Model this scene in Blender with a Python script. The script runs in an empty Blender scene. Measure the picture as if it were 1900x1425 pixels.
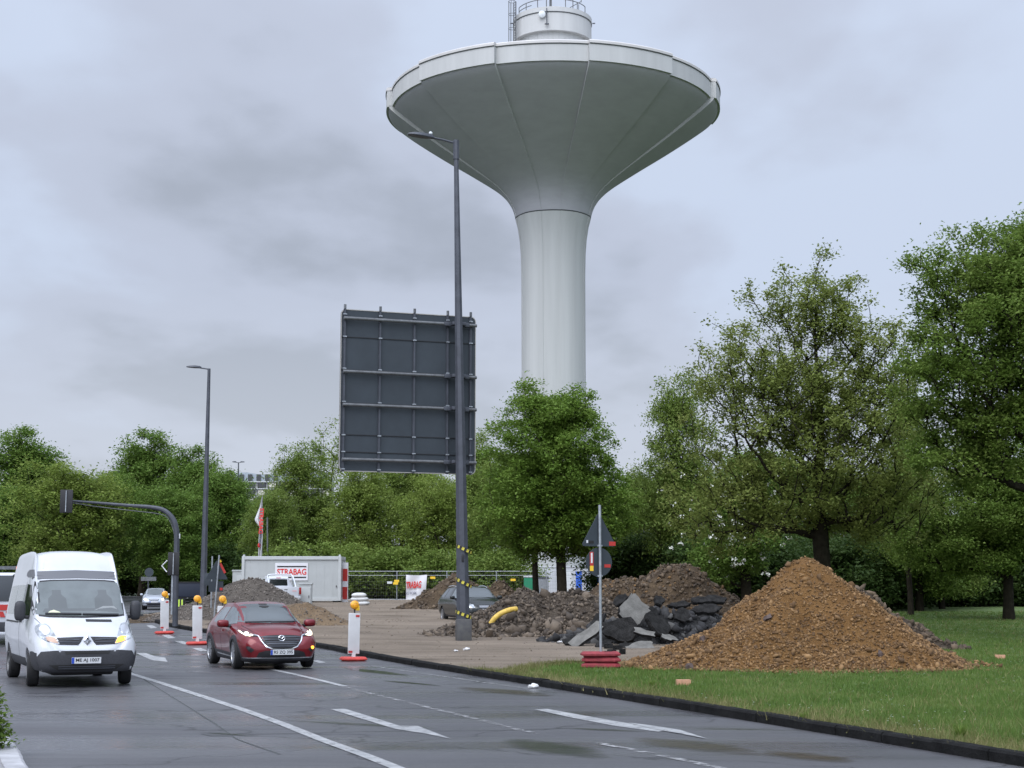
import bpy, bmesh, math, random
import numpy as np
from mathutils import Vector, Matrix, noise as mnoise
from mathutils.bvhtree import BVHTree
from mathutils.geometry import delaunay_2d_cdt

random.seed(7)
SC = bpy.context.scene
C = SC.collection
PI = math.pi
R = math.radians

# ------------------------------------------------------------------ camera
CAM_H = 1.75
PITCH = R(7.63)
F_PX = 2856.0                       # focal length in photo pixels (1900 wide)
cam = bpy.data.cameras.new('camera')
cam.sensor_width = 36.0
cam.lens = 36.0 * F_PX / 1900.0
cam.clip_start = 0.1
cam.clip_end = 6000.0
cam_o = bpy.data.objects.new('camera', cam)
cam_o.location = (0, 0, CAM_H)
cam_o.rotation_euler = (R(90) + PITCH, 0, 0)
C.objects.link(cam_o)
SC.camera = cam_o

# ------------------------------------------------------------------ light
SUN_EL, SUN_AZ = R(52), R(205)      # azimuth clockwise from +Y: behind the camera, a little to its left
SUN_POWER = 1.5
SKY_STRENGTH = 0.1
EXPOSURE = 0.3
SC.view_settings.view_transform = 'Standard'
SC.view_settings.look = 'None'
SC.view_settings.exposure = EXPOSURE
SC.view_settings.gamma = 1
SC.cycles.max_bounces = 6
SC.cycles.transparent_max_bounces = 8
SC.cycles.use_denoising = True

w = bpy.data.worlds.new('World')
SC.world = w
w.use_nodes = True
nt = w.node_tree
nt.nodes.clear()
def wn(t, **k):
    n = nt.nodes.new(t)
    for a, b in k.items():
        setattr(n, a, b)
    return n
sky = wn('ShaderNodeTexSky', sky_type='NISHITA', sun_disc=False)
sky.sun_elevation = SUN_EL
sky.sun_rotation = SUN_AZ
sky.air_density = 1.0
sky.dust_density = 2.0
tc = wn('ShaderNodeTexCoord')
sep = wn('ShaderNodeSeparateXYZ')
nt.links.new(tc.outputs['Generated'], sep.inputs[0])
def wmath(op, a, b=None, clamp=False):
    n = wn('ShaderNodeMath', operation=op)
    n.use_clamp = clamp
    for i, v in enumerate((a, b)):
        if v is None: continue
        if isinstance(v, (int, float)): n.inputs[i].default_value = v
        else: nt.links.new(v, n.inputs[i])
    return n.outputs[0]
zz = wmath('MAXIMUM', sep.outputs[2], 0.0)
den = wmath('ADD', zz, 0.22)
cx = wmath('DIVIDE', sep.outputs[0], den)
cy = wmath('DIVIDE', sep.outputs[1], den)
comb = wn('ShaderNodeCombineXYZ')
nt.links.new(cx, comb.inputs[0]); nt.links.new(cy, comb.inputs[1])
n1 = wn('ShaderNodeTexNoise'); n1.inputs['Scale'].default_value = 2.1; n1.inputs['Detail'].default_value = 4; n1.inputs['Roughness'].default_value = 0.5
n1.inputs['Distortion'].default_value = 0.1
mp = wn('ShaderNodeMapping'); mp.inputs['Location'].default_value = (3.35, 1.9, 0.4); mp.inputs['Scale'].default_value = (1.0, 0.75, 1)
nt.links.new(comb.outputs[0], mp.inputs[0]); nt.links.new(mp.outputs[0], n1.inputs['Vector'])
n2 = wn('ShaderNodeTexNoise'); n2.inputs['Scale'].default_value = 0.75; n2.inputs['Detail'].default_value = 2
mp2 = wn('ShaderNodeMapping'); mp2.inputs['Location'].default_value = (7.7, 4.1, 2.0)
nt.links.new(comb.outputs[0], mp2.inputs[0]); nt.links.new(mp2.outputs[0], n2.inputs['Vector'])
# heavier cloud towards the left (west) part of the sky, thinner to the right
side = wmath('MULTIPLY_ADD', cx, 0.20); nt.nodes[-1].inputs[2].default_value = 0.0
mixn = wmath('ADD', wmath('MULTIPLY', n1.outputs['Fac'], 0.62), wmath('MULTIPLY', n2.outputs['Fac'], 0.38))
n3 = wn('ShaderNodeTexNoise'); n3.inputs['Scale'].default_value = 7.0; n3.inputs['Detail'].default_value = 6; n3.inputs['Roughness'].default_value = 0.6
nt.links.new(mp.outputs[0], n3.inputs['Vector'])
mixn = wmath('ADD', mixn, wmath('MULTIPLY', wmath('SUBTRACT', n3.outputs['Fac'], 0.5), 0.10))
mixs = wmath('ADD', mixn, wmath('MINIMUM', wmath('MAXIMUM', side, -0.06), 0.09))
ramp = wn('ShaderNodeValToRGB')
ramp.color_ramp.interpolation = 'EASE'
e = ramp.color_ramp.elements
e[0].position = 0.36; e[0].color = (0.40, 0.44, 0.525, 1)
e[1].position = 0.585; e[1].color = (0.605, 0.685, 0.845, 1)
m_ = e.new(0.47); m_.color = (0.53, 0.58, 0.705, 1)
nt.links.new(mixs, ramp.inputs[0])
# brighter, whiter band towards the horizon
hz = wmath('SUBTRACT', 1.0, wmath('MULTIPLY', zz, 5.0), clamp=True)
hmix = wn('ShaderNodeMix', data_type='RGBA')
nt.links.new(wmath('MULTIPLY', hz, 0.75), hmix.inputs[0])
nt.links.new(ramp.outputs[0], hmix.inputs[6]); hmix.inputs[7].default_value = (0.68, 0.725, 0.81, 1)
cl = wn('ShaderNodeVectorMath', operation='SCALE')
cl.inputs['Scale'].default_value = 8.3
nt.links.new(hmix.outputs[2], cl.inputs[0])
mx = wn('ShaderNodeMix', data_type='RGBA')
mx.inputs[0].default_value = 0.93
nt.links.new(sky.outputs[0], mx.inputs[6]); nt.links.new(cl.outputs[0], mx.inputs[7])
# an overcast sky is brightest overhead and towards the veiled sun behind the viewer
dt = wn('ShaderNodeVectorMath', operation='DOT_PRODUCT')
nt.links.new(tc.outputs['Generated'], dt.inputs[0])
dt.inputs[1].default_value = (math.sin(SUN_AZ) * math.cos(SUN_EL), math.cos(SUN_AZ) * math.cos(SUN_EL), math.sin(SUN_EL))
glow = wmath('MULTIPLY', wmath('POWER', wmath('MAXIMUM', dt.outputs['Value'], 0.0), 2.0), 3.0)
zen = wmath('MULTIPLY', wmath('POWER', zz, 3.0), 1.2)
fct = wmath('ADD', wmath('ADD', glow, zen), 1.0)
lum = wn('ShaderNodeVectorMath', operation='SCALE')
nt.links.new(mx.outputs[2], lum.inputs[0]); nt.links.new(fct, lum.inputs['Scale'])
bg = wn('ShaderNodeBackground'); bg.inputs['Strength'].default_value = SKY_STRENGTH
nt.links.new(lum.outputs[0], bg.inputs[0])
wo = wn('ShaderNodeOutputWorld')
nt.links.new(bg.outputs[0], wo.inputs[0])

sun = bpy.data.lights.new('sun', 'SUN')
sun.energy = SUN_POWER
sun.angle = R(50)
sun.color = (1.0, 0.98, 0.95)
sun_o = bpy.data.objects.new('sun', sun)
sd = Vector((math.sin(SUN_AZ) * math.cos(SUN_EL), math.cos(SUN_AZ) * math.cos(SUN_EL), math.sin(SUN_EL)))
sun_o.rotation_euler = sd.to_track_quat('Z', 'Y').to_euler()
sun_o.location = (0, 0, 60)
C.objects.link(sun_o)

# ------------------------------------------------------------------ terrain height and view helpers
def _sp(t, wd=4.0):
    t = np.asarray(t, float) / wd
    return wd * np.where(t > 30, t, np.log1p(np.exp(np.minimum(t, 30))))
def g(x, y):
    x = np.asarray(x, float); y = np.asarray(y, float)
    b = 0.018 * (_sp(y - 38) - _sp(y - 92))
    t = np.clip((-x - 13) / 10, 0, 1); t = t * t * (3 - 2 * t)
    return b * (1 - 0.6 * t) + 0.0126 * (_sp(y - 106) - _sp(y - 172))
def gz(x, y): return float(g(x, y))
_cp, _sn = math.cos(PITCH), math.sin(PITCH)
def ray(px, py):
    a, u = (px - 950) / F_PX, (712.5 - py) / F_PX
    return Vector((a, _cp - u * _sn, _sn + u * _cp))
def P(px, py, Y):
    """point on the line of sight of a photo pixel at depth Y"""
    d = ray(px, py); t = Y / d.y
    return Vector((d.x * t, Y, CAM_H + d.z * t))
def G(px, py, off=0.0):
    """ground point seen at a photo pixel"""
    d = ray(px, py)
    lo, hi = 3.0, 400.0
    for _ in range(60):
        m = 0.5 * (lo + hi); t = m / d.y
        if CAM_H + d.z * t > gz(d.x * t, m) + off: lo = m
        else: hi = m
    t = lo / d.y
    return Vector((d.x * t, lo, gz(d.x * t, lo) + off))
def onground(px, Y, off=0.0):
    x = (px - 950) / F_PX * Y * _cp * 1.0
    for _ in range(4):
        z = gz(x, Y) + off
        depth = Y * _cp + (z - CAM_H) * _sn
        x = (px - 950) / F_PX * depth
    return Vector((x, Y, gz(x, Y) + off))

# ------------------------------------------------------------------ materials
def mat(name, col, rough=0.6, metal=0.0, var=0.0, vscale=6.0, bump=0.0, bscale=40.0, coat=0.0, ior=1.45,
        emit=None, estr=0.0, col2=None, detail=4.0, spec=0.5, rvar=0.0, vmap=None):
    m = bpy.data.materials.new(name)
    m.use_nodes = True
    t = m.node_tree
    b = t.nodes['Principled BSDF']
    b.inputs['Base Color'].default_value = (*col, 1)
    b.inputs['Roughness'].default_value = rough
    b.inputs['Metallic'].default_value = metal
    b.inputs['Coat Weight'].default_value = coat
    b.inputs['Coat Roughness'].default_value = 0.06
    b.inputs['IOR'].default_value = ior
    b.inputs['Specular IOR Level'].default_value = spec
    tcn = t.nodes.new('ShaderNodeTexCoord')
    if var > 0 or col2:
        n = t.nodes.new('ShaderNodeTexNoise')
        n.inputs['Scale'].default_value = vscale
        n.inputs['Detail'].default_value = detail
        n.inputs['Roughness'].default_value = 0.65
        t.links.new(tcn.outputs['Object'], n.inputs['Vector'])
        if vmap:
            vm = t.nodes.new('ShaderNodeMapping'); vm.inputs['Scale'].default_value = vmap
            t.links.new(tcn.outputs['Object'], vm.inputs[0]); t.links.new(vm.outputs[0], n.inputs['Vector'])
        r = t.nodes.new('ShaderNodeValToRGB')
        c2 = col2 or tuple(min(1, c * (1 + var)) for c in col)
        c1 = col if col2 else tuple(c * (1 - var) for c in col)
        r.color_ramp.elements[0].position = 0.33; r.color_ramp.elements[0].color = (*c1, 1)
        r.color_ramp.elements[1].position = 0.67; r.color_ramp.elements[1].color = (*c2, 1)
        t.links.new(n.outputs['Fac'], r.inputs[0])
        t.links.new(r.outputs[0], b.inputs['Base Color'])
        if rvar:
            mr = t.nodes.new('ShaderNodeMapRange')
            mr.inputs['From Min'].default_value = 0.3; mr.inputs['From Max'].default_value = 0.7
            mr.inputs['To Min'].default_value = max(0.02, rough - rvar); mr.inputs['To Max'].default_value = rough + rvar
            t.links.new(n.outputs['Fac'], mr.inputs[0]); t.links.new(mr.outputs[0], b.inputs['Roughness'])
    if bump > 0:
        n = t.nodes.new('ShaderNodeTexNoise')
        n.inputs['Scale'].default_value = bscale
        n.inputs['Detail'].default_value = 6
        n.inputs['Roughness'].default_value = 0.7
        t.links.new(tcn.outputs['Object'], n.inputs['Vector'])
        bp = t.nodes.new('ShaderNodeBump')
        bp.inputs['Strength'].default_value = bump
        bp.inputs['Distance'].default_value = 0.05
        t.links.new(n.outputs['Fac'], bp.inputs['Height'])
        t.links.new(bp.outputs[0], b.inputs['Normal'])
    if emit:
        b.inputs['Emission Color'].default_value = (*emit, 1)
        b.inputs['Emission Strength'].default_value = estr
    return m

def leaf_mat(name, c1, c2, c3, trans=0.35, rough=0.55):
    m = bpy.data.materials.new(name)
    m.use_nodes = True
    t = m.node_tree
    b = t.nodes['Principled BSDF']
    b.inputs['Roughness'].default_value = rough
    b.inputs['Specular IOR Level'].default_value = 0.16
    ge = t.nodes.new('ShaderNodeNewGeometry')
    tcn = t.nodes.new('ShaderNodeTexCoord')
    n = t.nodes.new('ShaderNodeTexNoise'); n.inputs['Scale'].default_value = 0.55; n.inputs['Detail'].default_value = 3
    t.links.new(tcn.outputs['Object'], n.inputs['Vector'])
    a = t.nodes.new('ShaderNodeMath'); a.operation = 'MULTIPLY_ADD'
    t.links.new(ge.outputs['Random Per Island'], a.inputs[0]); a.inputs[1].default_value = 0.36
    s = t.nodes.new('ShaderNodeMath'); s.operation = 'MULTIPLY'; s.inputs[1].default_value = 0.9
    t.links.new(n.outputs['Fac'], s.inputs[0])
    s2 = t.nodes.new('ShaderNodeMath'); s2.operation = 'SUBTRACT'; s2.inputs[1].default_value = 0.12
    t.links.new(s.outputs[0], s2.inputs[0]); t.links.new(s2.outputs[0], a.inputs[2])
    r = t.nodes.new('ShaderNodeValToRGB')
    r.color_ramp.elements[0].position = 0.1; r.color_ramp.elements[0].color = (*c1, 1)
    r.color_ramp.elements[1].position = 0.9; r.color_ramp.elements[1].color = (*c3, 1)
    mid = r.color_ramp.elements.new(0.5); mid.color = (*c2, 1)
    t.links.new(a.outputs[0], r.inputs[0])
    t.links.new(r.outputs[0], b.inputs['Base Color'])
    tr = t.nodes.new('ShaderNodeBsdfTranslucent')
    t.links.new(r.outputs[0], tr.inputs['Color'])
    ms = t.nodes.new('ShaderNodeMixShader'); ms.inputs[0].default_value = trans
    t.links.new(b.outputs[0], ms.inputs[1]); t.links.new(tr.outputs[0], ms.inputs[2])
    t.links.new(ms.outputs[0], t.nodes['Material Output'].inputs[0])
    return m

M = {}
M['steel_dark'] = mat('grey_painted_steel', (0.056, 0.061, 0.074), 0.45, 0.2, var=0.18, vscale=3, bump=0.05, bscale=20)
M['galv'] = mat('galvanised_steel', (0.30, 0.32, 0.34), 0.45, 0.6, var=0.2, vscale=8)
M['galv_dark'] = mat('weathered_galvanised_steel', (0.115, 0.12, 0.125), 0.5, 0.4, var=0.25, vscale=8)
M['alu_back'] = mat('dull_sign_back', (0.034, 0.043, 0.052), 0.6, 0.2, var=0.12, vscale=1.3, detail=6)
M['black'] = mat('black_plastic', (0.012, 0.012, 0.014), 0.5)
M['black_rough'] = mat('textured_black_plastic', (0.03, 0.031, 0.036), 0.6, var=0.15, vscale=30)
M['rubber'] = mat('tyre_rubber', (0.014, 0.014, 0.015), 0.75, var=0.2, vscale=20)
M['chrome'] = mat('chrome', (0.75, 0.76, 0.78), 0.12, 1.0)
M['alloy'] = mat('alloy_wheel', (0.38, 0.39, 0.41), 0.3, 0.85)
M['steelwheel'] = mat('dirty_steel_wheel', (0.16, 0.16, 0.165), 0.5, 0.4, var=0.3, vscale=12)
M['glass'] = mat('car_glass', (0.060, 0.072, 0.076), 0.04, ior=1.75)
M['glass_side'] = mat('car_side_glass', (0.12, 0.14, 0.15), 0.05, ior=1.7, var=0.2, vscale=1.5)
M['glass_van'] = mat('van_windscreen_glass', (0.085, 0.10, 0.10), 0.05, ior=1.7, var=0.18, vscale=2.2)
M['glass_dark'] = mat('tinted_glass', (0.015, 0.018, 0.02), 0.05, ior=1.6)
M['lens'] = mat('headlamp_lens', (0.36, 0.38, 0.40), 0.12, 0.55, var=0.45, vscale=9, coat=1.0)
M['white_paint'] = mat('white_car_paint', (0.47, 0.485, 0.51), 0.28, var=0.05, vscale=2, coat=0.6)
M['red_paint'] = mat('metallic_red_car_paint', (0.135, 0.003, 0.007), 0.28, 0.25, var=0.08, vscale=60, coat=0.7, spec=0.3)
M['red_clear'] = mat('red_lens', (0.25, 0.01, 0.01), 0.2, coat=0.8)
M['silver_paint'] = mat('silver_car_paint', (0.42, 0.45, 0.50), 0.3, 0.5, coat=0.8)
M['black_paint'] = mat('dark_grey_car_paint', (0.010, 0.013, 0.013), 0.25, 0.0, coat=0.35, spec=0.35)
M['lamp_on'] = mat('lit_headlamp', (0.9, 0.88, 0.8), 0.2, emit=(1.0, 0.84, 0.56), estr=2.6)
M['amber_on'] = mat('lit_indicator', (0.9, 0.4, 0.05), 0.3, emit=(1.0, 0.33, 0.03), estr=3.0)
M['amber'] = mat('amber_lamp_plastic', (0.75, 0.33, 0.015), 0.25, var=0.2, vscale=14, coat=0.6)
M['yellow'] = mat('yellow_plastic', (0.68, 0.42, 0.02), 0.4)
M['orange'] = mat('orange_beacon', (0.85, 0.17, 0.02), 0.3, emit=(1.0, 0.2, 0.02), estr=0.3)
M['red_plastic'] = mat('red_recycled_plastic', (0.42, 0.045, 0.035), 0.6, var=0.25, vscale=6, bump=0.15, bscale=25)
M['red_faded'] = mat('faded_red_recycled_plastic', (0.20, 0.025, 0.032), 0.7, var=0.3, vscale=5, bump=0.2, bscale=25)
M['white_sheet'] = mat('white_plastic_sheet', (0.52, 0.52, 0.52), 0.5, var=0.06, vscale=3)
M['white_flat'] = mat('white_sign_face', (0.60, 0.60, 0.62), 0.5)
M['plate'] = mat('number_plate_white', (0.50, 0.51, 0.52), 0.4)
M['blue'] = mat('blue_plate_band', (0.01, 0.05, 0.35), 0.4)
M['ink'] = mat('black_lettering', (0.012, 0.012, 0.012), 0.6)
M['red_ink'] = mat('red_lettering', (0.55, 0.02, 0.015), 0.55)
M['navy_ink'] = mat('dark_lettering', (0.03, 0.035, 0.09), 0.6)
M['sticker_red'] = mat('red_sticker', (0.40, 0.03, 0.025), 0.5)
M['sticker_yellow'] = mat('yellow_sticker', (0.75, 0.48, 0.03), 0.5)
M['container'] = mat('light_grey_container_paint', (0.35, 0.365, 0.36), 0.5, var=0.04, vscale=1.5, bump=0.02, bscale=3)
M['container_frame'] = mat('container_frame_paint', (0.40, 0.415, 0.41), 0.45, var=0.05, vscale=3)
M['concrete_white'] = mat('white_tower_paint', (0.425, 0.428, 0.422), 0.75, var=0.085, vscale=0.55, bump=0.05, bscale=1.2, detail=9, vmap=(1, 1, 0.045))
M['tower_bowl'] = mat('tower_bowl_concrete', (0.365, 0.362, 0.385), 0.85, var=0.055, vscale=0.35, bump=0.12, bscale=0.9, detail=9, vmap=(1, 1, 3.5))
M['tower_trim'] = mat('pale_roof_edge_metal', (0.48, 0.465, 0.45), 0.4, var=0.06, vscale=0.3)
M['tower_seam'] = mat('dark_joint_sealant', (0.06, 0.065, 0.065), 0.8)
M['bark'] = mat('dark_bark', (0.026, 0.022, 0.016), 0.95, var=0.4, vscale=5, bump=0.5, bscale=14, spec=0.1)
M['bark_oak'] = mat('wet_oak_bark', (0.017, 0.015, 0.010), 0.95, var=0.4, vscale=5, bump=0.5, bscale=14, spec=0.1)
M['kerb'] = mat('wet_dark_kerb_stone', (0.009, 0.009, 0.009), 0.8, var=0.5, vscale=3.5, bump=0.5, bscale=22, spec=0.15)
M['kerb_pale'] = mat('pale_kerb_concrete', (0.34, 0.34, 0.35), 0.6, var=0.2, vscale=4, bump=0.2, bscale=30)
M['markings'] = mat('worn_white_road_paint', (0.20, 0.205, 0.21), 0.42, var=0.0, col2=(0.38, 0.385, 0.385), vscale=3.2, detail=8)
def wear(m, lo=.36, hi=.46, sc=7.0):
    t = m.node_tree; b = t.nodes['Principled BSDF']
    n = t.nodes.new('ShaderNodeTexNoise'); n.inputs['Scale'].default_value = sc; n.inputs['Detail'].default_value = 9; n.inputs['Roughness'].default_value = .75
    tcn = t.nodes.new('ShaderNodeTexCoord'); t.links.new(tcn.outputs['Object'], n.inputs['Vector'])
    r = t.nodes.new('ShaderNodeMapRange'); r.inputs['From Min'].default_value = lo; r.inputs['From Max'].default_value = hi
    t.links.new(n.outputs['Fac'], r.inputs[0]); t.links.new(r.outputs[0], b.inputs['Alpha'])
wear(M['markings'], .36, .44)
M['yellowband'] = mat('yellow_tape', (0.46, 0.40, 0.05), 0.45)
M['pipe'] = mat('yellow_drain_pipe', (0.66, 0.45, 0.09), 0.5, var=0.15, vscale=8)
M['brick'] = mat('pale_clay_brick', (0.42, 0.23, 0.14), 0.8, var=0.2, vscale=12)
M['sack'] = mat('white_woven_sack', (0.50, 0.50, 0.49), 0.7, var=0.1, vscale=6, bump=0.3, bscale=12)
M['green_plastic'] = mat('green_cabin_plastic', (0.015, 0.20, 0.10), 0.5)
M['blue_plastic'] = mat('blue_cabin_plastic', (0.03, 0.12, 0.55), 0.5)
M['glow_vest'] = mat('lime_band', (0.45, 0.65, 0.08), 0.6)
M['facade'] = mat('grey_panel_facade', (0.26, 0.26, 0.27), 0.7, var=0.08, vscale=0.4)
M['facade_light'] = mat('pale_facade_band', (0.48, 0.49, 0.50), 0.7)
M['roof_metal'] = mat('metal_roof', (0.32, 0.36, 0.40), 0.4, 0.3)
M['blind'] = mat('cream_blind', (0.55, 0.53, 0.46), 0.7)
M['lidgrey'] = mat('pale_grey_plastic', (0.55, 0.57, 0.58), 0.45)

# ------------------------------------------------------------------ mesh building
class MB:
    def __init__(s):
        s.v, s.f, s.m = [], [], []
    def add(s, verts, faces, mi=0):
        o = len(s.v)
        s.v.extend([tuple(v) for v in verts])
        s.f.extend([tuple(i + o for i in f) for f in faces])
        s.m.extend([mi] * len(faces))
        return s
    def box(s, c, size, rot=None, mi=0, bev=0.0):
        hx, hy, hz = (d / 2 for d in size)
        if bev > 0:
            b = min(bev, hx * .98, hy * .98, hz * .98)
            bm = bmesh.new()
            bmesh.ops.create_cube(bm, size=1.0)
            for v in bm.verts: v.co = Vector((v.co.x * size[0], v.co.y * size[1], v.co.z * size[2]))
            bmesh.ops.bevel(bm, geom=list(bm.edges), offset=b, segments=2, profile=0.6, affect='EDGES')
            bm.verts.index_update()
            vs = [v.co.copy() for v in bm.verts]; fs = [[v.index for v in f.verts] for f in bm.faces]
            bm.free()
        else:
            vs = [Vector((x * hx, y * hy, z * hz)) for x in (-1, 1) for y in (-1, 1) for z in (-1, 1)]
            fs = [(0, 1, 3, 2), (4, 6, 7, 5), (0, 4, 5, 1), (2, 3, 7, 6), (0, 2, 6, 4), (1, 5, 7, 3)]
        if rot is not None: vs = [rot @ v for v in vs]
        c = Vector(c)
        return s.add([v + c for v in vs], fs, mi)
    def tube(s, pts, rad, n=8, mi=0, cap=True, ell=None):
        pts = [Vector(p) for p in pts]
        if isinstance(rad, (int, float)): rad = [rad] * len(pts)
        up = None
        vs, fs = [], []
        for i, p in enumerate(pts):
            d = (pts[min(i + 1, len(pts) - 1)] - pts[max(i - 1, 0)])
            d = d.normalized() if d.length > 1e-9 else Vector((0, 0, 1))
            if up is None:
                up = Vector((0, 0, 1)) if abs(d.z) < 0.9 else Vector((0, 1, 0))
            a = up - d * up.dot(d)
            a = a.normalized() if a.length > 1e-6 else d.orthogonal().normalized()
            b = d.cross(a); up = a
            for k in range(n):
                t = 2 * PI * (k + .5) / n
                vs.append(p + (a * math.cos(t) + b * math.sin(t)) * rad[i])
        for i in range(len(pts) - 1):
            for k in range(n):
                k2 = (k + 1) % n
                fs.append((i * n + k, i * n + k2, (i + 1) * n + k2, (i + 1) * n + k))
        if cap:
            fs.append(tuple(range(n - 1, -1, -1)))
            fs.append(tuple((len(pts) - 1) * n + k for k in range(n)))
        return s.add(vs, fs, mi)
    def lathe(s, prof, n=24, c=(0, 0, 0), axis='Z', mi=0, a0=0.0):
        vs, fs = [], []
        c = Vector(c)
        for r, z in prof:
            for k in range(n):
                t = a0 + 2 * PI * k / n
                x, y = r * math.cos(t), r * math.sin(t)
                v = Vector((x, y, z)) if axis == 'Z' else (Vector((x, z, y)) if axis == 'Y' else Vector((z, x, y)))
                vs.append(v + c)
        for i in range(len(prof) - 1):
            for k in range(n):
                k2 = (k + 1) % n
                f = (i * n + k, i * n + k2, (i + 1) * n + k2, (i + 1) * n + k)
                fs.append(f if axis != 'Y' else f[::-1])
        return s.add(vs, fs, mi)
    def prism(s, outline, fr, depth, mi=0):
        """outline: 2D points; fr: (origin, u, v); extruded by depth along u x v"""
        o, u, v = (Vector(a) for a in fr)
        n = u.cross(v).normalized() * depth
        k = len(outline)
        a = [o + u * p[0] + v * p[1] for p in outline]
        vs = a + [p + n for p in a]
        fs = [tuple(range(k - 1, -1, -1)), tuple(range(k, 2 * k))]
        fs += [(i, (i + 1) % k, k + (i + 1) % k, k + i) for i in range(k)]
        return s.add(vs, fs, mi)
    def ball(s, c, r, nu=12, nv=8, mi=0, rot=None):
        if isinstance(r, (int, float)): r = (r, r, r)
        vs, fs = [], []
        c = Vector(c)
        for i in range(nv + 1):
            ph = PI * i / nv
            for k in range(nu):
                t = 2 * PI * k / nu
                v = Vector((r[0] * math.sin(ph) * math.cos(t), r[1] * math.sin(ph) * math.sin(t), r[2] * math.cos(ph)))
                if rot is not None: v = rot @ v
                vs.append(c + v)
        for i in range(nv):
            for k in range(nu):
                k2 = (k + 1) % nu
                fs.append((i * nu + k, (i + 1) * nu + k, (i + 1) * nu + k2, i * nu + k2))
        return s.add(vs, fs, mi)
    def build(s, name, mats, parent=None, smooth=35, loc=None, rotz=0.0):
        me = bpy.data.meshes.new(name)
        me.from_pydata(s.v, [], s.f)
        if not isinstance(mats, (list, tuple)): mats = [mats]
        for m in mats: me.materials.append(m)
        if len(mats) > 1: me.polygons.foreach_set('material_index', s.m)
        me.validate(); me.update()
        if smooth: shade(me, smooth)
        o = bpy.data.objects.new(name, me)
        C.objects.link(o)
        if parent is not None: o.parent = parent
        if loc is not None: o.location = loc
        o.rotation_euler.z = rotz
        return o
def shade(me, ang=35):
    bm = bmesh.new(); bm.from_mesh(me)
    bmesh.ops.remove_doubles(bm, verts=bm.verts, dist=1e-5)
    bmesh.ops.recalc_face_normals(bm, faces=bm.faces)
    bm.to_mesh(me); bm.free()
    me.polygons.foreach_set('use_smooth', [True] * len(me.polygons))
    me.set_sharp_from_angle(angle=R(ang))
def np_obj(name, verts, faces, m, parent=None, smooth=False, loc=None):
    """verts (N,3); faces (F,k)"""
    me = bpy.data.meshes.new(name)
    verts = np.ascontiguousarray(verts, np.float32); faces = np.ascontiguousarray(faces, np.int32)
    k = faces.shape[1]
    me.vertices.add(len(verts)); me.vertices.foreach_set('co', verts.ravel())
    me.loops.add(faces.size); me.loops.foreach_set('vertex_index', faces.ravel())
    me.polygons.add(len(faces))
    me.polygons.foreach_set('loop_start', np.arange(0, faces.size, k, dtype=np.int32))
    if smooth: me.polygons.foreach_set('use_smooth', np.ones(len(faces), bool))
    me.materials.append(m)
    me.update(calc_edges=True)
    o = bpy.data.objects.new(name, me); C.objects.link(o)
    if parent is not None: o.parent = parent
    if loc is not None: o.location = loc
    return o
def tag(o, label, cat, group=None):
    o['label'] = label; o['category'] = cat
    if group: o['group'] = group
    return o
def struct(o):
    o['kind'] = 'structure'; return o
def thing(name, label, cat, loc=(0, 0, 0), rotz=0.0, group=None):
    o = bpy.data.objects.new(name, None)
    o.empty_display_size = 0.3
    C.objects.link(o)
    o.location = loc; o.rotation_euler = (0, 0, rotz)
    return tag(o, label, cat, group)
def dup(root, loc=None, rotz=None, label=None, group=None):
    r = root.copy(); C.objects.link(r)
    if loc is not None: r.location = loc
    if rotz is not None: r.rotation_euler.z = rotz
    if label: r['label'] = label
    if group: r['group'] = group
    for ch in list(root.children):
        c = ch.copy(); C.objects.link(c); c.parent = r
        for gr in list(ch.children):
            d = gr.copy(); C.objects.link(d); d.parent = c
    return r
def text(name, body, width, height, m, parent, loc, rot, bold=0.0, depth=0.004, shear=0.0):
    """flat raised lettering fitted to width x height, its own x/y mapped by rot (3x3) and loc"""
    cu = bpy.data.curves.new('txt', 'FONT')
    cu.body = body; cu.size = 1.0; cu.extrude = 0.01; cu.offset = bold; cu.resolution_u = 3; cu.shear = shear
    to = bpy.data.objects.new('txt', cu); C.objects.link(to)
    bpy.context.view_layer.update()
    me = bpy.data.meshes.new_from_object(to.evaluated_get(bpy.context.evaluated_depsgraph_get()))
    bpy.data.objects.remove(to); bpy.data.curves.remove(cu)
    co = np.empty(len(me.vertices) * 3); me.vertices.foreach_get('co', co); co = co.reshape(-1, 3)
    mn, mxx = co.min(0), co.max(0)
    q = np.empty_like(co)
    q[:, 0] = ((co[:, 0] - mn[0]) / (mxx[0] - mn[0]) - 0.5) * width
    q[:, 1] = ((co[:, 1] - mn[1]) / (mxx[1] - mn[1]) - 0.5) * height
    q[:, 2] = np.where(co[:, 2] > 0, depth, -depth)
    rm = np.array(rot)
    q = q @ rm.T + np.array(loc)
    me.vertices.foreach_set('co', q.ravel())
    me.materials.clear(); me.materials.append(m); me.update()
    o = bpy.data.objects.new(name, me); C.objects.link(o); o.parent = parent
    return o
def rot_uv(u, v):
    u, v = Vector(u).normalized(), Vector(v).normalized()
    n = u.cross(v)
    return Matrix((u, v, n)).transposed()
def catmull(pts, n=6, closed=False):
    pts = [Vector(p) for p in pts]
    out = []
    k = len(pts)
    for i in range(k if closed else k - 1):
        p0 = pts[(i - 1) % k] if closed or i > 0 else pts[i]
        p1 = pts[i]; p2 = pts[(i + 1) % k]
        p3 = pts[(i + 2) % k] if closed or i + 2 < k else p2
        for j in range(n):
            t = j / n
            out.append(0.5 * ((2 * p1) + (p2 - p0) * t + (2 * p0 - 5 * p1 + 4 * p2 - p3) * t * t + (3 * p1 - p0 - 3 * p2 + p3) * t ** 3))
    if not closed: out.append(pts[-1])
    return out

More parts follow.
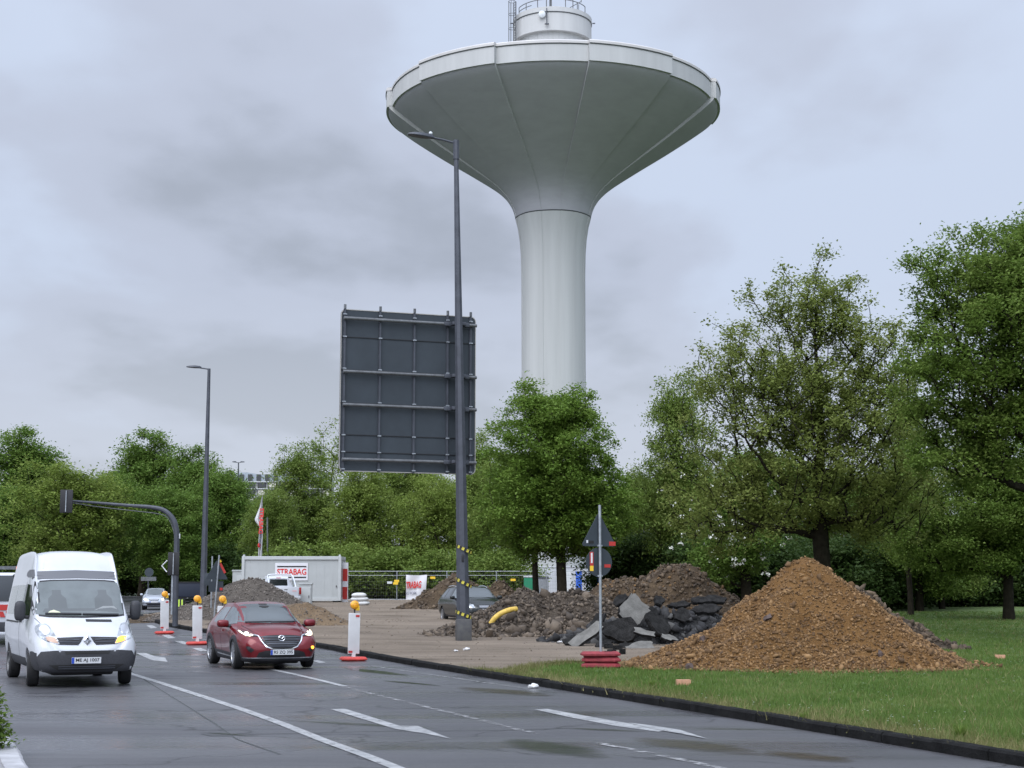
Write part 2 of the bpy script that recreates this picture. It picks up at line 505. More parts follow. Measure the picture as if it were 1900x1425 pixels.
# ================================================================== the setting
def nd(t, ty, **k):
    n = t.nodes.new(ty)
    for a, b in k.items(): setattr(n, a, b)
    return n
def ramp_node(t, stops):
    r = nd(t, 'ShaderNodeValToRGB')
    el = r.color_ramp.elements
    el[0].position, el[0].color = stops[0][0], (*stops[0][1], 1)
    el[1].position, el[1].color = stops[-1][0], (*stops[-1][1], 1)
    for p, c in stops[1:-1]:
        q = el.new(p); q.color = (*c, 1)
    return r
ROAD_ANG = math.atan2(31.8, -11.4)       # direction of the carriageway in plan
def road_material():
    m = bpy.data.materials.new('wet_asphalt'); m.use_nodes = True
    t = m.node_tree; b = t.nodes['Principled BSDF']; L = t.links.new
    tcn = nd(t, 'ShaderNodeTexCoord')
    mp = nd(t, 'ShaderNodeMapping'); mp.inputs['Rotation'].default_value = (0, 0, -ROAD_ANG); mp.inputs['Scale'].default_value = (0.16, 1.0, 1)
    L(tcn.outputs['Object'], mp.inputs[0])
    streak = nd(t, 'ShaderNodeTexNoise'); streak.inputs['Scale'].default_value = 0.5; streak.inputs['Detail'].default_value = 6; streak.inputs['Roughness'].default_value = 0.6
    L(mp.outputs[0], streak.inputs['Vector'])
    big = nd(t, 'ShaderNodeTexNoise'); big.inputs['Scale'].default_value = 0.22; big.inputs['Detail'].default_value = 5
    L(tcn.outputs['Object'], big.inputs['Vector'])
    fine = nd(t, 'ShaderNodeTexNoise'); fine.inputs['Scale'].default_value = 55; fine.inputs['Detail'].default_value = 5; fine.inputs['Roughness'].default_value = 0.8
    L(tcn.outputs['Object'], fine.inputs['Vector'])
    cr = ramp_node(t, [(0.32, (0.034, 0.034, 0.038)), (0.5, (0.064, 0.064, 0.069)), (0.70, (0.115, 0.115, 0.120))])
    mpt = nd(t, 'ShaderNodeMapping'); mpt.inputs['Rotation'].default_value = (0, 0, -ROAD_ANG); mpt.inputs['Scale'].default_value = (0.035, 1.5, 1)
    L(tcn.outputs['Object'], mpt.inputs[0])
    track = nd(t, 'ShaderNodeTexNoise'); track.inputs['Scale'].default_value = 0.9; track.inputs['Detail'].default_value = 4
    L(mpt.outputs[0], track.inputs['Vector'])
    mixf = nd(t, 'ShaderNodeMath', operation='MULTIPLY_ADD'); mixf.inputs[1].default_value = 0.48
    L(fine.outputs['Fac'], mixf.inputs[0])
    hb = nd(t, 'ShaderNodeMath', operation='MULTIPLY_ADD'); hb.inputs[1].default_value = 0.26
    hc = nd(t, 'ShaderNodeMath', operation='MULTIPLY'); hc.inputs[1].default_value = 0.26; L(track.outputs['Fac'], hc.inputs[0])
    L(big.outputs['Fac'], hb.inputs[0]); L(hc.outputs[0], hb.inputs[2]); L(hb.outputs[0], mixf.inputs[2])
    L(mixf.outputs[0], cr.inputs[0])
    # moss and silt collected in the wet hollows
    mp3 = nd(t, 'ShaderNodeMapping'); mp3.inputs['Rotation'].default_value = (0, 0, -ROAD_ANG + 0.55); mp3.inputs['Scale'].default_value = (0.20, 1.0, 1); mp3.inputs['Location'].default_value = (1.3, 4.4, 0)
    L(tcn.outputs['Object'], mp3.inputs[0])
    moss = nd(t, 'ShaderNodeTexNoise'); moss.inputs['Scale'].default_value = 0.55; moss.inputs['Detail'].default_value = 7; moss.inputs['Roughness'].default_value = 0.62
    L(mp3.outputs[0], moss.inputs['Vector'])
    mr = nd(t, 'ShaderNodeMapRange'); mr.inputs['From Min'].default_value = 0.63; mr.inputs['From Max'].default_value = 0.69
    L(moss.outputs['Fac'], mr.inputs[0])
    mxn = nd(t, 'ShaderNodeMix', data_type='RGBA'); L(mr.outputs[0], mxn.inputs[0]); L(cr.outputs[0], mxn.inputs[6]); mxn.inputs[7].default_value = (0.020, 0.021, 0.012, 1)
    # fine cracks
    vo = nd(t, 'ShaderNodeTexVoronoi', feature='DISTANCE_TO_EDGE'); vo.inputs['Scale'].default_value = 0.16
    wob = nd(t, 'ShaderNodeTexNoise'); wob.inputs['Scale'].default_value = 0.8; wob.inputs['Detail'].default_value = 6
    L(tcn.outputs['Object'], wob.inputs['Vector'])
    va = nd(t, 'ShaderNodeVectorMath', operation='MULTIPLY_ADD'); va.inputs[1].default_value = (2.2, 2.2, 0)
    L(wob.outputs['Color'], va.inputs[0]); L(tcn.outputs['Object'], va.inputs[2]); L(va.outputs[0], vo.inputs['Vector'])
    ck = nd(t, 'ShaderNodeMapRange'); ck.inputs['From Min'].default_value = 0.0015; ck.inputs['From Max'].default_value = 0.005; ck.inputs['To Min'].default_value = 0.35; ck.inputs['To Max'].default_value = 1.0
    L(vo.outputs['Distance'], ck.inputs[0])
    mul = nd(t, 'ShaderNodeVectorMath', operation='SCALE'); L(mxn.outputs[2], mul.inputs[0]); L(ck.outputs[0], mul.inputs['Scale'])
    L(mul.outputs[0], b.inputs['Base Color'])
    rr = nd(t, 'ShaderNodeMapRange'); rr.inputs['From Min'].default_value = 0.34; rr.inputs['From Max'].default_value = 0.64
    rr.inputs['To Min'].default_value = 0.11; rr.inputs['To Max'].default_value = 0.52
    L(streak.outputs['Fac'], rr.inputs[0])
    ms = nd(t, 'ShaderNodeMath', operation='SUBTRACT'); L(rr.outputs[0], ms.inputs[0])
    mm = nd(t, 'ShaderNodeMath', operation='MULTIPLY'); mm.inputs[1].default_value = 0.10; L(mr.outputs[0], mm.inputs[0]); L(mm.outputs[0], ms.inputs[1])
    ms.use_clamp = True
    L(ms.outputs[0], b.inputs['Roughness'])
    b.inputs['IOR'].default_value = 1.5
    bp = nd(t, 'ShaderNodeBump'); bp.inputs['Distance'].default_value = 0.012
    bs = nd(t, 'ShaderNodeMapRange'); bs.inputs['From Min'].default_value = 0.35; bs.inputs['From Max'].default_value = 0.65; bs.inputs['To Min'].default_value = 0.18; bs.inputs['To Max'].default_value = 0.70
    L(streak.outputs['Fac'], bs.inputs[0]); L(bs.outputs[0], bp.inputs['Strength'])
    L(fine.outputs['Fac'], bp.inputs['Height']); L(bp.outputs[0], b.inputs['Normal'])
    return m
def dirt_material():
    m = bpy.data.materials.new('damp_trodden_dirt'); m.use_nodes = True
    t = m.node_tree; b = t.nodes['Principled BSDF']; L = t.links.new
    tcn = nd(t, 'ShaderNodeTexCoord')
    big = nd(t, 'ShaderNodeTexNoise'); big.inputs['Scale'].default_value = 0.35; big.inputs['Detail'].default_value = 8; big.inputs['Roughness'].default_value = 0.62
    L(tcn.outputs['Object'], big.inputs['Vector'])
    mp = nd(t, 'ShaderNodeMapping'); mp.inputs['Rotation'].default_value = (0, 0, R(52)); mp.inputs['Scale'].default_value = (0.16, 1.3, 1)
    L(tcn.outputs['Object'], mp.inputs[0])
    tr = nd(t, 'ShaderNodeTexNoise'); tr.inputs['Scale'].default_value = 1.0; tr.inputs['Detail'].default_value = 5; tr.inputs['Distortion'].default_value = 0.6
    L(mp.outputs[0], tr.inputs['Vector'])
    fine = nd(t, 'ShaderNodeTexNoise'); fine.inputs['Scale'].default_value = 18; fine.inputs['Detail'].default_value = 8; fine.inputs['Roughness'].default_value = 0.75
    L(tcn.outputs['Object'], fine.inputs['Vector'])
    s = nd(t, 'ShaderNodeMath', operation='ADD'); L(big.outputs['Fac'], s.inputs[0]); L(tr.outputs['Fac'], s.inputs[1])
    s2 = nd(t, 'ShaderNodeMath', operation='MULTIPLY_ADD'); s2.inputs[1].default_value = 0.4; L(s.outputs[0], s2.inputs[0])
    s3 = nd(t, 'ShaderNodeMath', operation='MULTIPLY'); s3.inputs[1].default_value = 0.22; L(fine.outputs['Fac'], s3.inputs[0]); L(s3.outputs[0], s2.inputs[2])
    cr = ramp_node(t, [(0.38, (0.092, 0.069, 0.045)), (0.5, (0.180, 0.140, 0.100)), (0.64, (0.245, 0.196, 0.146))])
    L(s2.outputs[0], cr.inputs[0]); L(cr.outputs[0], b.inputs['Base Color'])
    b.inputs['Roughness'].default_value = 0.85
    h = nd(t, 'ShaderNodeMath', operation='MULTIPLY_ADD'); h.inputs[1].default_value = 3.2
    L(tr.outputs['Fac'], h.inputs[0]); L(fine.outputs['Fac'], h.inputs[2])
    bp = nd(t, 'ShaderNodeBump'); bp.inputs['Distance'].default_value = 0.12; bp.inputs['Strength'].default_value = 0.8
    L(h.outputs[0], bp.inputs['Height']); L(bp.outputs[0], b.inputs['Normal'])
    return m
def lawn_material():
    m = mat('short_lawn', (0.043, 0.082, 0.016), 0.9, col2=(0.100, 0.140, 0.038), vscale=1.1, detail=9, bump=0.6, bscale=30)
    return m
M['asphalt'] = road_material()
M['dirt'] = dirt_material()
M['lawn'] = lawn_material()
M['field'] = mat('rough_ground_cover', (0.020, 0.035, 0.012), 0.95, var=0.4, vscale=0.4)

def sheet(name, outline, m, off, step=2.0, jitter=0.0, hf=None):
    outline = [Vector((p[0], p[1])) for p in outline]
    n = len(outline)
    xs = [p.x for p in outline]; ys = [p.y for p in outline]
    vs = list(outline)
    y = min(ys) + step * .5
    while y < max(ys):
        st = step * (1 if y < 60 else 2)
        x = min(xs) + step * .37
        while x < max(xs):
            vs.append(Vector((x + random.uniform(-.1, .1) * step, y + random.uniform(-.1, .1) * step)))
            x += st
        y += st
    r = delaunay_2d_cdt(vs, [], [list(range(n))], 1, 1e-4)
    co = np.array([(v.x, v.y) for v in r[0]])
    z = g(co[:, 0], co[:, 1]) + off
    if hf is not None: z = z + hf(co[:, 0], co[:, 1])
    tri = np.array([f for f in r[2] if len(f) == 3])
    a, b_, c_ = co[tri[:, 0]], co[tri[:, 1]], co[tri[:, 2]]
    fl = ((b_[:, 0] - a[:, 0]) * (c_[:, 1] - a[:, 1]) - (b_[:, 1] - a[:, 1]) * (c_[:, 0] - a[:, 0])) < 0
    tri[fl] = tri[fl][:, ::-1]
    return struct(np_obj(name, np.column_stack([co, z]), tri, m, smooth=True))

# far ground, one sheet to the horizon
gx = np.concatenate([-np.geomspace(2500, 60, 14), np.linspace(-50, 50, 21), np.geomspace(60, 2500, 14)])
gy = np.concatenate([[-400, -60, 0], np.arange(10, 180, 8), np.geomspace(185, 3500, 16)])
X, Y = np.meshgrid(gx, gy)
Z = g(X, Y) - 0.14
idx = np.arange(X.size).reshape(X.shape)
fc = np.stack([idx[:-1, :-1], idx[:-1, 1:], idx[1:, 1:], idx[1:, :-1]], -1).reshape(-1, 4)
struct(np_obj('ground', np.column_stack([X.ravel(), Y.ravel(), Z.ravel()]), fc, M['field'], smooth=True))

# carriageway: right kerb traced on the ground from near to far, then round the corner of the building plot
KPX = [(2150, 1466), (1900, 1423), (1500, 1356), (1100, 1290), (930, 1262), (760, 1234), (650, 1214), (590, 1202), (480, 1187), (400, 1177), (340, 1168), (295, 1158)]
KR = [G(*p).xy for p in KPX]
d0 = (KR[0] - KR[1]).normalized()
KR = [KR[0] + d0 * 40, KR[0] + d0 * 12] + KR
KR += [Vector((-17.6, 73.5)), Vector((-18.0, 76.5)), Vector((-18.0, 80)), Vector((-19.4, 88)), Vector((-21.6, 98)), Vector((-23.4, 108)), Vector((-26, 122)), Vector((-31, 165))]
KR = [p.xy for p in catmull([Vector((p.x, p.y, 0)) for p in KR], 4)]
KL = [Vector(p) for p in [(24, -38), (7, -4), (0.2, 5.5), (-3.0, 11.5), (-4.45, 14.6), (-5.6, 17.6), (-7.8, 22.5), (-11.6, 30), (-20, 50), (-30, 70), (-37, 90), (-46, 110), (-62, 165)]]
sheet('road', KR + KL[::-1], M['asphalt'], 0.0, 2.0)

# ground on the far side: lawn base everywhere to the right of the kerb, pavement on the near left
def offs(line, d):
    out = []
    for i, p in enumerate(line):
        t = (line[min(i + 1, len(line) - 1)] - line[max(i - 1, 0)]).normalized()
        out.append(p + Vector((t.y, -t.x)) * d)
    return out
KRi = offs(KR, 0.16)
lawn_edge = [p for p in KRi if p.y < 164]
sheet('lawn', lawn_edge + [Vector((-10, 172)), Vector((90, 172)), Vector((90, -30)), Vector((40, -36))], M['lawn'], 0.055, 3.0)
def hdirt(x, y):
    out = np.empty(len(x))
    for i in range(len(x)):
        out[i] = 0.05 * mnoise.noise((x[i] * .35, y[i] * .35, 3.1)) + 0.025 * mnoise.noise((x[i] * 1.3, y[i] * .7, 9.1))
    return out
# bare plot
front = [p for p in KRi if p.y > G(945, 1256).y and p.y < 124]
plot = front + [Vector((-22, 124)), Vector((4, 118)), Vector((16, 108)), Vector((14, 62)), Vector((9.5, 48)), Vector((4.4, 38.5)), G(1185, 1238).xy, G(1120, 1238).xy, G(1050, 1236).xy, G(990, 1243).xy]
dirt_o = sheet('dirt_plot', plot, M['dirt'], 0.115, 0.9, hf=hdirt)
LAWN_EDGE_PX = None

# kerb stones: one band with a top and two faces
def kerb(name, line, wid, h, m, side, stone=1.0):
    rk = random.Random(4)
    inner = offs(line, wid * side)
    mb = MB(); k = 5; per = max(1, int(round(stone / (line[1] - line[0]).length)))
    for s0 in range(0, len(line) - 1, per):
        idx = list(range(s0, min(s0 + per, len(line) - 1) + 1))
        dz0, dz1, push = rk.uniform(-.008, .008), rk.uniform(-.008, .008), rk.uniform(-.008, .008)
        vs = []
        for q, i in enumerate(idx):
            p, r_ = line[i], inner[i]
            f = q / max(1, len(idx) - 1)
            t = (line[min(i + 1, len(line) - 1)] - line[max(i - 1, 0)]).normalized()
            gap = .006 if q == 0 else (-.006 if q == len(idx) - 1 else 0)
            n = (r_ - p).normalized() * push
            p, r_ = p + t * gap + n, r_ + t * gap + n
            z = gz(p.x, p.y); dz = dz0 + (dz1 - dz0) * f + .006 * mnoise.noise((p.x * 5, p.y * 5, 0))
            vs += [(p.x, p.y, z - .05), (p.x, p.y, z + h - .025 + dz), (p.x + (r_.x - p.x) * .16, p.y + (r_.y - p.y) * .16, z + h + dz), (r_.x, r_.y, z + h + dz), (r_.x, r_.y, z - .05)]
        n = len(idx)
        fs = [(i * k + j, i * k + j + 1, (i + 1) * k + j + 1, (i + 1) * k + j) for i in range(n - 1) for j in range(k - 1)]
        fs += [tuple(range(k - 1, -1, -1)), tuple((n - 1) * k + j for j in range(k))]
        mb.add(vs, fs)
    return struct(mb.build(name, m, smooth=35))
def resample(line, step):
    out = [line[0].copy()]; acc = 0
    for a, b_ in zip(line, line[1:]):
        d = (b_ - a).length; s = step - acc
        while s < d:
            out.append(a + (b_ - a) * (s / d)); s += step
        acc = d - (s - step)
    return out
kl = resample([p for p in KR if p.y > -10], 0.5)
kerb('kerb', kl, 0.17, 0.125, M['kerb'], 1)
kerb('kerb', resample([Vector((p.x, p.y)) for p in catmull([Vector((*p, 0)) for p in KL[1:9]], 5)], 0.8), 0.22, 0.11, M['kerb_pale'], -1)
KLs = [Vector((p.x, p.y)) for p in catmull([Vector((*p, 0)) for p in KL], 3)]
pave_o = sheet('pavement', offs(KLs, -0.2) + [Vector((-90, 165)), Vector((-90, -38))], mat('pavement_concrete', (0.22, 0.22, 0.225), 0.7, var=0.15, vscale=2.0, bump=0.15, bscale=25), 0.095, 3.0)

# painted markings, each a sheet 5 mm over the asphalt
def stripe(name, px, width, off=0.006, closed=None):
    pts = [G(*p).xy for p in px]
    pts = resample(pts, 0.35) + [pts[-1]]
    a = offs(pts, width / 2); b_ = offs(pts, -width / 2)
    vs = [(p.x, p.y, gz(p.x, p.y) + off) for p in a] + [(p.x, p.y, gz(p.x, p.y) + off) for p in b_]
    n = len(pts)
    fs = [(i, i + 1, n + i + 1, n + i) for i in range(n - 1)]
    mb = MB().add(vs, fs)
    return struct(mb.build(name, M['markings'], smooth=0))
def painted(name, px, off=0.006, m=None):
    pts = [G(*p).xy for p in px]
    mb = MB().add([(p.x, p.y, gz(p.x, p.y) + off) for p in pts], [tuple(range(len(pts)))])
    return struct(mb.build(name, m or M['markings'], smooth=0))
stripe('lane_marking', [(205, 1236), (245, 1251), (300, 1268), (380, 1294), (450, 1317), (520, 1342), (600, 1374), (680, 1403), (745, 1429), (900, 1492)], 0.15)
stripe('lane_marking', [(498, 1241), (545, 1251), (600, 1264), (640, 1274)], 0.14)
M['markings_worn'] = mat('nearly_worn_off_road_paint', (0.22, 0.22, 0.225), 0.42, col2=(0.36, 0.36, 0.36), vscale=4.5, detail=9)
wear(M['markings_worn'], .46, .58, 5.0)
for px, wd in (([(640, 1275), (715, 1294)], 0.10), ([(718, 1294), (790, 1312), (870, 1331), (960, 1354), (1000, 1362)], 0.10), ([(1110, 1379), (1180, 1393), (1260, 1409), (1340, 1427), (1420, 1445)], 0.12),
               ([(690, 1236), (780, 1249), (880, 1264), (985, 1279)], 0.09), ([(330, 1180), (380, 1187), (440, 1194)], 0.09)):
    o = stripe('lane_marking', px, wd); o.data.materials[0] = M['markings_worn']
painted('arrow_marking', [(613, 1316.5), (640, 1315.5), (742, 1347.5), (775, 1347.5), (838, 1372), (790, 1362), (735, 1353.5), (724, 1350.5)])
painted('arrow_marking', [(991, 1317), (1016, 1316), (1140, 1338.5), (1238, 1354.5), (1222, 1358.5), (1140, 1347.5), (1060, 1332)])
painted('arrow_marking', [(1166, 1342), (1200, 1346), (1262, 1355.5), (1314, 1372.5), (1268, 1363.5), (1215, 1354)], off=0.010)
painted('arrow_marking', [(252, 1212), (270, 1212), (288, 1218), (306, 1220), (311, 1228.5), (285, 1226), (276, 1223)])
for q in ([(271, 1161), (282, 1160), (292, 1165), (280, 1166.5)], [(300, 1178.5), (313, 1178), (326, 1184), (312, 1185)], [(324, 1190), (338, 1189.5), (357, 1195), (342, 1196)],
          [(356, 1203), (372, 1202.5), (388, 1208), (372, 1209)], [(578, 1226), (590, 1225.5), (606, 1229.5), (592, 1231)]):
    painted('lane_marking', q)

# ---- repair strip and a drain patch in the asphalt
M['patch'] = mat('dark_asphalt_patch', (0.030, 0.031, 0.034), 0.3, var=0.2, vscale=2, bump=0.2, bscale=60)
stripe_o = stripe('road_joint', [(200, 1215), (330, 1300), (395, 1340), (440, 1372), (520, 1400)], 0.025, 0.004); stripe_o.data.materials[0] = M['tower_seam']
stripe_o = stripe('road_joint', [(385, 1363), (520, 1362), (700, 1357), (900, 1356), (1040, 1352)], 0.03, 0.004); stripe_o.data.materials[0] = M['tower_seam']
painted('road_patch', [(372, 1362), (398, 1359.5), (440, 1362), (428, 1366), (390, 1366)], 0.004, M['patch'])

# ---- grass: blades over the lawn, thinning with distance
def in_poly(pts, poly):
    x, y = pts[:, 0], pts[:, 1]
    r = np.zeros(len(pts), bool)
    n = len(poly); j = n - 1
    for i in range(n):
        xi, yi = poly[i]; xj, yj = poly[j]
        c = ((yi > y) != (yj > y)) & (x < (xj - xi) * (y - yi) / (yj - yi + 1e-12) + xi)
        r ^= c; j = i
    return r
rng = np.random.default_rng(5)
def blades(name, pts, hmin, hmax, wid, m, label, cat, per=3, lean=0.6):
    n = len(pts)
    z = g(pts[:, 0], pts[:, 1]) + 0.05
    base = np.repeat(np.column_stack([pts, z]), per, 0)
    base[:, :2] += rng.normal(0, 0.035, (n * per, 2))
    dist = base[:, 1]
    hgt = rng.uniform(hmin, hmax, n * per) * np.clip(rng.normal(1, .35, n * per), .4, 2)
    ang = rng.uniform(0, 2 * PI, n * per)
    dx, dy = np.cos(ang), np.sin(ang)
    wv = wid * np.clip(dist / 20, .8, 2.2)
    ln = rng.uniform(0, lean, n * per) * hgt
    la = rng.uniform(0, 2 * PI, n * per)
    tip = base + np.column_stack([np.cos(la) * ln, np.sin(la) * ln, hgt])
    a = base + np.column_stack([dx * wv, dy * wv, 0 * dx]); b_ = base - np.column_stack([dx * wv, dy * wv, 0 * dx])
    vs = np.stack([a, b_, tip], 1).reshape(-1, 3)
    fs = np.arange(len(vs)).reshape(-1, 3)
    o = np_obj(name, vs, fs, m)
    o['kind'] = 'stuff'
    return tag(o, label, cat)
N = 190000
yy = 14.0 * np.exp(rng.uniform(0, 1, N) * math.log(75 / 14.0))
xx = rng.uniform(-0.06, 0.55, N) * yy
pts = np.column_stack([xx, yy])
lawnp = [tuple(p) for p in KRi if p.y < 100] + [(60, 100), (60, 60), (40, -10)]
keep = in_poly(pts, lawnp) & ~in_poly(pts, [tuple(p) for p in plot])
pts = pts[keep]
M['blade'] = leaf_mat('grass_blade', (0.060, 0.112, 0.022), (0.100, 0.165, 0.036), (0.18, 0.215, 0.072), 0.3, 0.5)
kv = np.array([(p.x, p.y) for p in KRi if p.y < 60])
kd = np.array([np.min(np.hypot(kv[:, 0] - p[0], kv[:, 1] - p[1])) for p in pts])
kd = kd + np.array([.5 * mnoise.noise((p[0] * .9, p[1] * .9, 2)) for p in pts])
dry = rng.uniform(0, 1, len(pts)) < np.clip(.8 - kd / 1.9, 0.05, .75)
dry_pts = pts[dry]; pts = pts[~dry]
blades('grass', pts, 0.025, 0.075, 0.006, M['blade'], 'short green lawn between the kerb and the trees', 'grass', per=4)
# ragged dry fringe along the kerb and the edge of the bare plot
kk = resample([p for p in KRi if p.y < 34], 0.02)
fr = np.array([(p.x, p.y) for p in kk if p.y > 12]); fr = np.repeat(fr, 3, 0)
frn = np.array([mnoise.noise((p[0] * 1.7, p[1] * 1.7, 8)) for p in fr]); fr = fr[frn > -.12]; fr = fr + rng.normal(0, 0.085, fr.shape) + np.array([0.09, 0.03])
edge = resample([G(1185, 1238).xy, G(1120, 1238).xy, G(1050, 1236).xy, G(990, 1243).xy, G(945, 1255).xy], 0.02)
fr2 = np.repeat(np.array([(p.x, p.y) for p in edge]), 5, 0); fr2 = fr2 + rng.normal(0, 0.14, fr2.shape)
M['blade_dry'] = leaf_mat('dry_grass_blade', (0.08, 0.10, 0.025), (0.16, 0.16, 0.06), (0.30, 0.25, 0.13), 0.3, 0.6)
fr = fr[~in_poly(fr, [tuple(p) for p in KR] + [tuple(p) for p in KL[::-1]])]
blades('grass', np.vstack([fr, fr, fr2, dry_pts]), 0.035, 0.12, 0.006, M['blade_dry'], 'longer yellowish grass fringe along the dark kerb', 'grass', per=3, lean=1.3)
# daisies
N = 900
yy = 15 * np.exp(rng.uniform(0, 1, N) * math.log(40 / 15.0)); xx = rng.uniform(0.02, 0.36, N) * yy
dz = np.column_stack([xx, yy]); dn = np.array([mnoise.noise((a * .5, b_ * .5, 1)) for a, b_ in dz])
dz = dz[(dn > 0.05) & in_poly(dz, lawnp) & ~in_poly(dz, [tuple(p) for p in plot])]
k = len(dz); cz = g(dz[:, 0], dz[:, 1]) + rng.uniform(.09, .13, k); rr_ = rng.uniform(.008, .015, k)
ct = np.column_stack([dz, cz]); vs = []
for a in range(6):
    vs.append(ct + np.column_stack([np.cos(a * PI / 3) * rr_, np.sin(a * PI / 3) * rr_, -0.3 * rr_]))
vs = np.stack(vs, 1).reshape(-1, 3)
do = np_obj('daisies', vs, np.arange(len(vs)).reshape(-1, 6), mat('daisy_petals', (0.75, 0.75, 0.72), 0.7)); do['kind'] = 'stuff'
tag(do, 'tiny white daisies scattered over the lawn', 'daisies')

# silt and moss left where water stands: thin films that break up towards their edges
def moss_mat(name, c1, c2):
    m = mat(name, c1, 0.25, col2=c2, vscale=2.5, detail=6)
    t = m.node_tree; b = t.nodes['Principled BSDF']; L = t.links.new
    at = nd(t, 'ShaderNodeAttribute', attribute_name='cover')
    tcn = nd(t, 'ShaderNodeTexCoord')
    mp = nd(t, 'ShaderNodeMapping'); mp.inputs['Rotation'].default_value = (0, 0, -ROAD_ANG + .5); mp.inputs['Scale'].default_value = (0.35, 1.4, 1)
    L(tcn.outputs['Object'], mp.inputs[0])
    n = nd(t, 'ShaderNodeTexNoise'); n.inputs['Scale'].default_value = 2.6; n.inputs['Detail'].default_value = 8; n.inputs['Roughness'].default_value = .7
    L(mp.outputs[0], n.inputs['Vector'])
    a = nd(t, 'ShaderNodeMath', operation='ADD'); L(at.outputs['Fac'], a.inputs[0]); L(n.outputs['Fac'], a.inputs[1])
    r = nd(t, 'ShaderNodeMapRange'); r.inputs['From Min'].default_value = .82; r.inputs['From Max'].default_value = 1.16; r.inputs['To Max'].default_value = .55
    L(a.outputs[0], r.inputs[0]); L(r.outputs[0], b.inputs['Alpha'])
    return m
M['moss'] = moss_mat('wet_green_moss', (0.016, 0.024, 0.010), (0.036, 0.042, 0.018))
M['silt'] = moss_mat('wet_brown_silt', (0.040, 0.032, 0.018), (0.075, 0.060, 0.036))
M['puddle'] = moss_mat('thin_water_film', (0.020, 0.021, 0.022), (0.030, 0.031, 0.032))
M['puddle'].node_tree.nodes['Principled BSDF'].inputs['Roughness'].default_value = 0.05
def streak(px0, px1, wid, m, off=0.0035):
    a, b_ = G(*px0).xy, G(*px1).xy
    u = (b_ - a).normalized(); v = Vector((-u.y, u.x)); L_ = (b_ - a).length
    n, k = 20, 7; vs, fs, cov = [], [], []
    for i in range(n + 1):
        f = i / n; e_ = math.sin(PI * min(.999, max(.001, f))) ** .6 * wid
        for j in range(k):
            q = j / (k - 1) * 2 - 1
            p = a + u * (L_ * f) + v * (q * e_); vs.append((p.x, p.y, gz(p.x, p.y) + off))
            cov.append(.75 * (1 - q * q) * math.sin(PI * f) ** .5)
    fs = [(i * k + j, i * k + j + 1, (i + 1) * k + j + 1, (i + 1) * k + j) for i in range(n) for j in range(k - 1)]
    o = MB().add(vs, fs).build('moss_streak', M[m], smooth=0)
    at = o.data.attributes.new('cover', 'FLOAT', 'POINT'); at.data.foreach_set('value', np.array(cov[:len(o.data.vertices)], np.float32))
    return struct(o)
for i, (p0, p1, wd, m) in enumerate([((500, 1335), (840, 1354), .22, 'moss'), ((930, 1368), (1140, 1412), .55, 'moss'), ((1160, 1366), (1440, 1405), .6, 'silt'), ((840, 1274), (1040, 1294), .6, 'silt'), ((630, 1238), (770, 1256), .40, 'puddle'),
                                     ((700, 1262), (830, 1274), .22, 'puddle'), ((1400, 1392), (1600, 1418), .45, 'silt'), ((1020, 1350), (1220, 1359), .18, 'moss'), ((370, 1360), (480, 1366), .10, 'puddle')]):
    streak(p0, p1, wd, m, .0033 + .0002 * i)

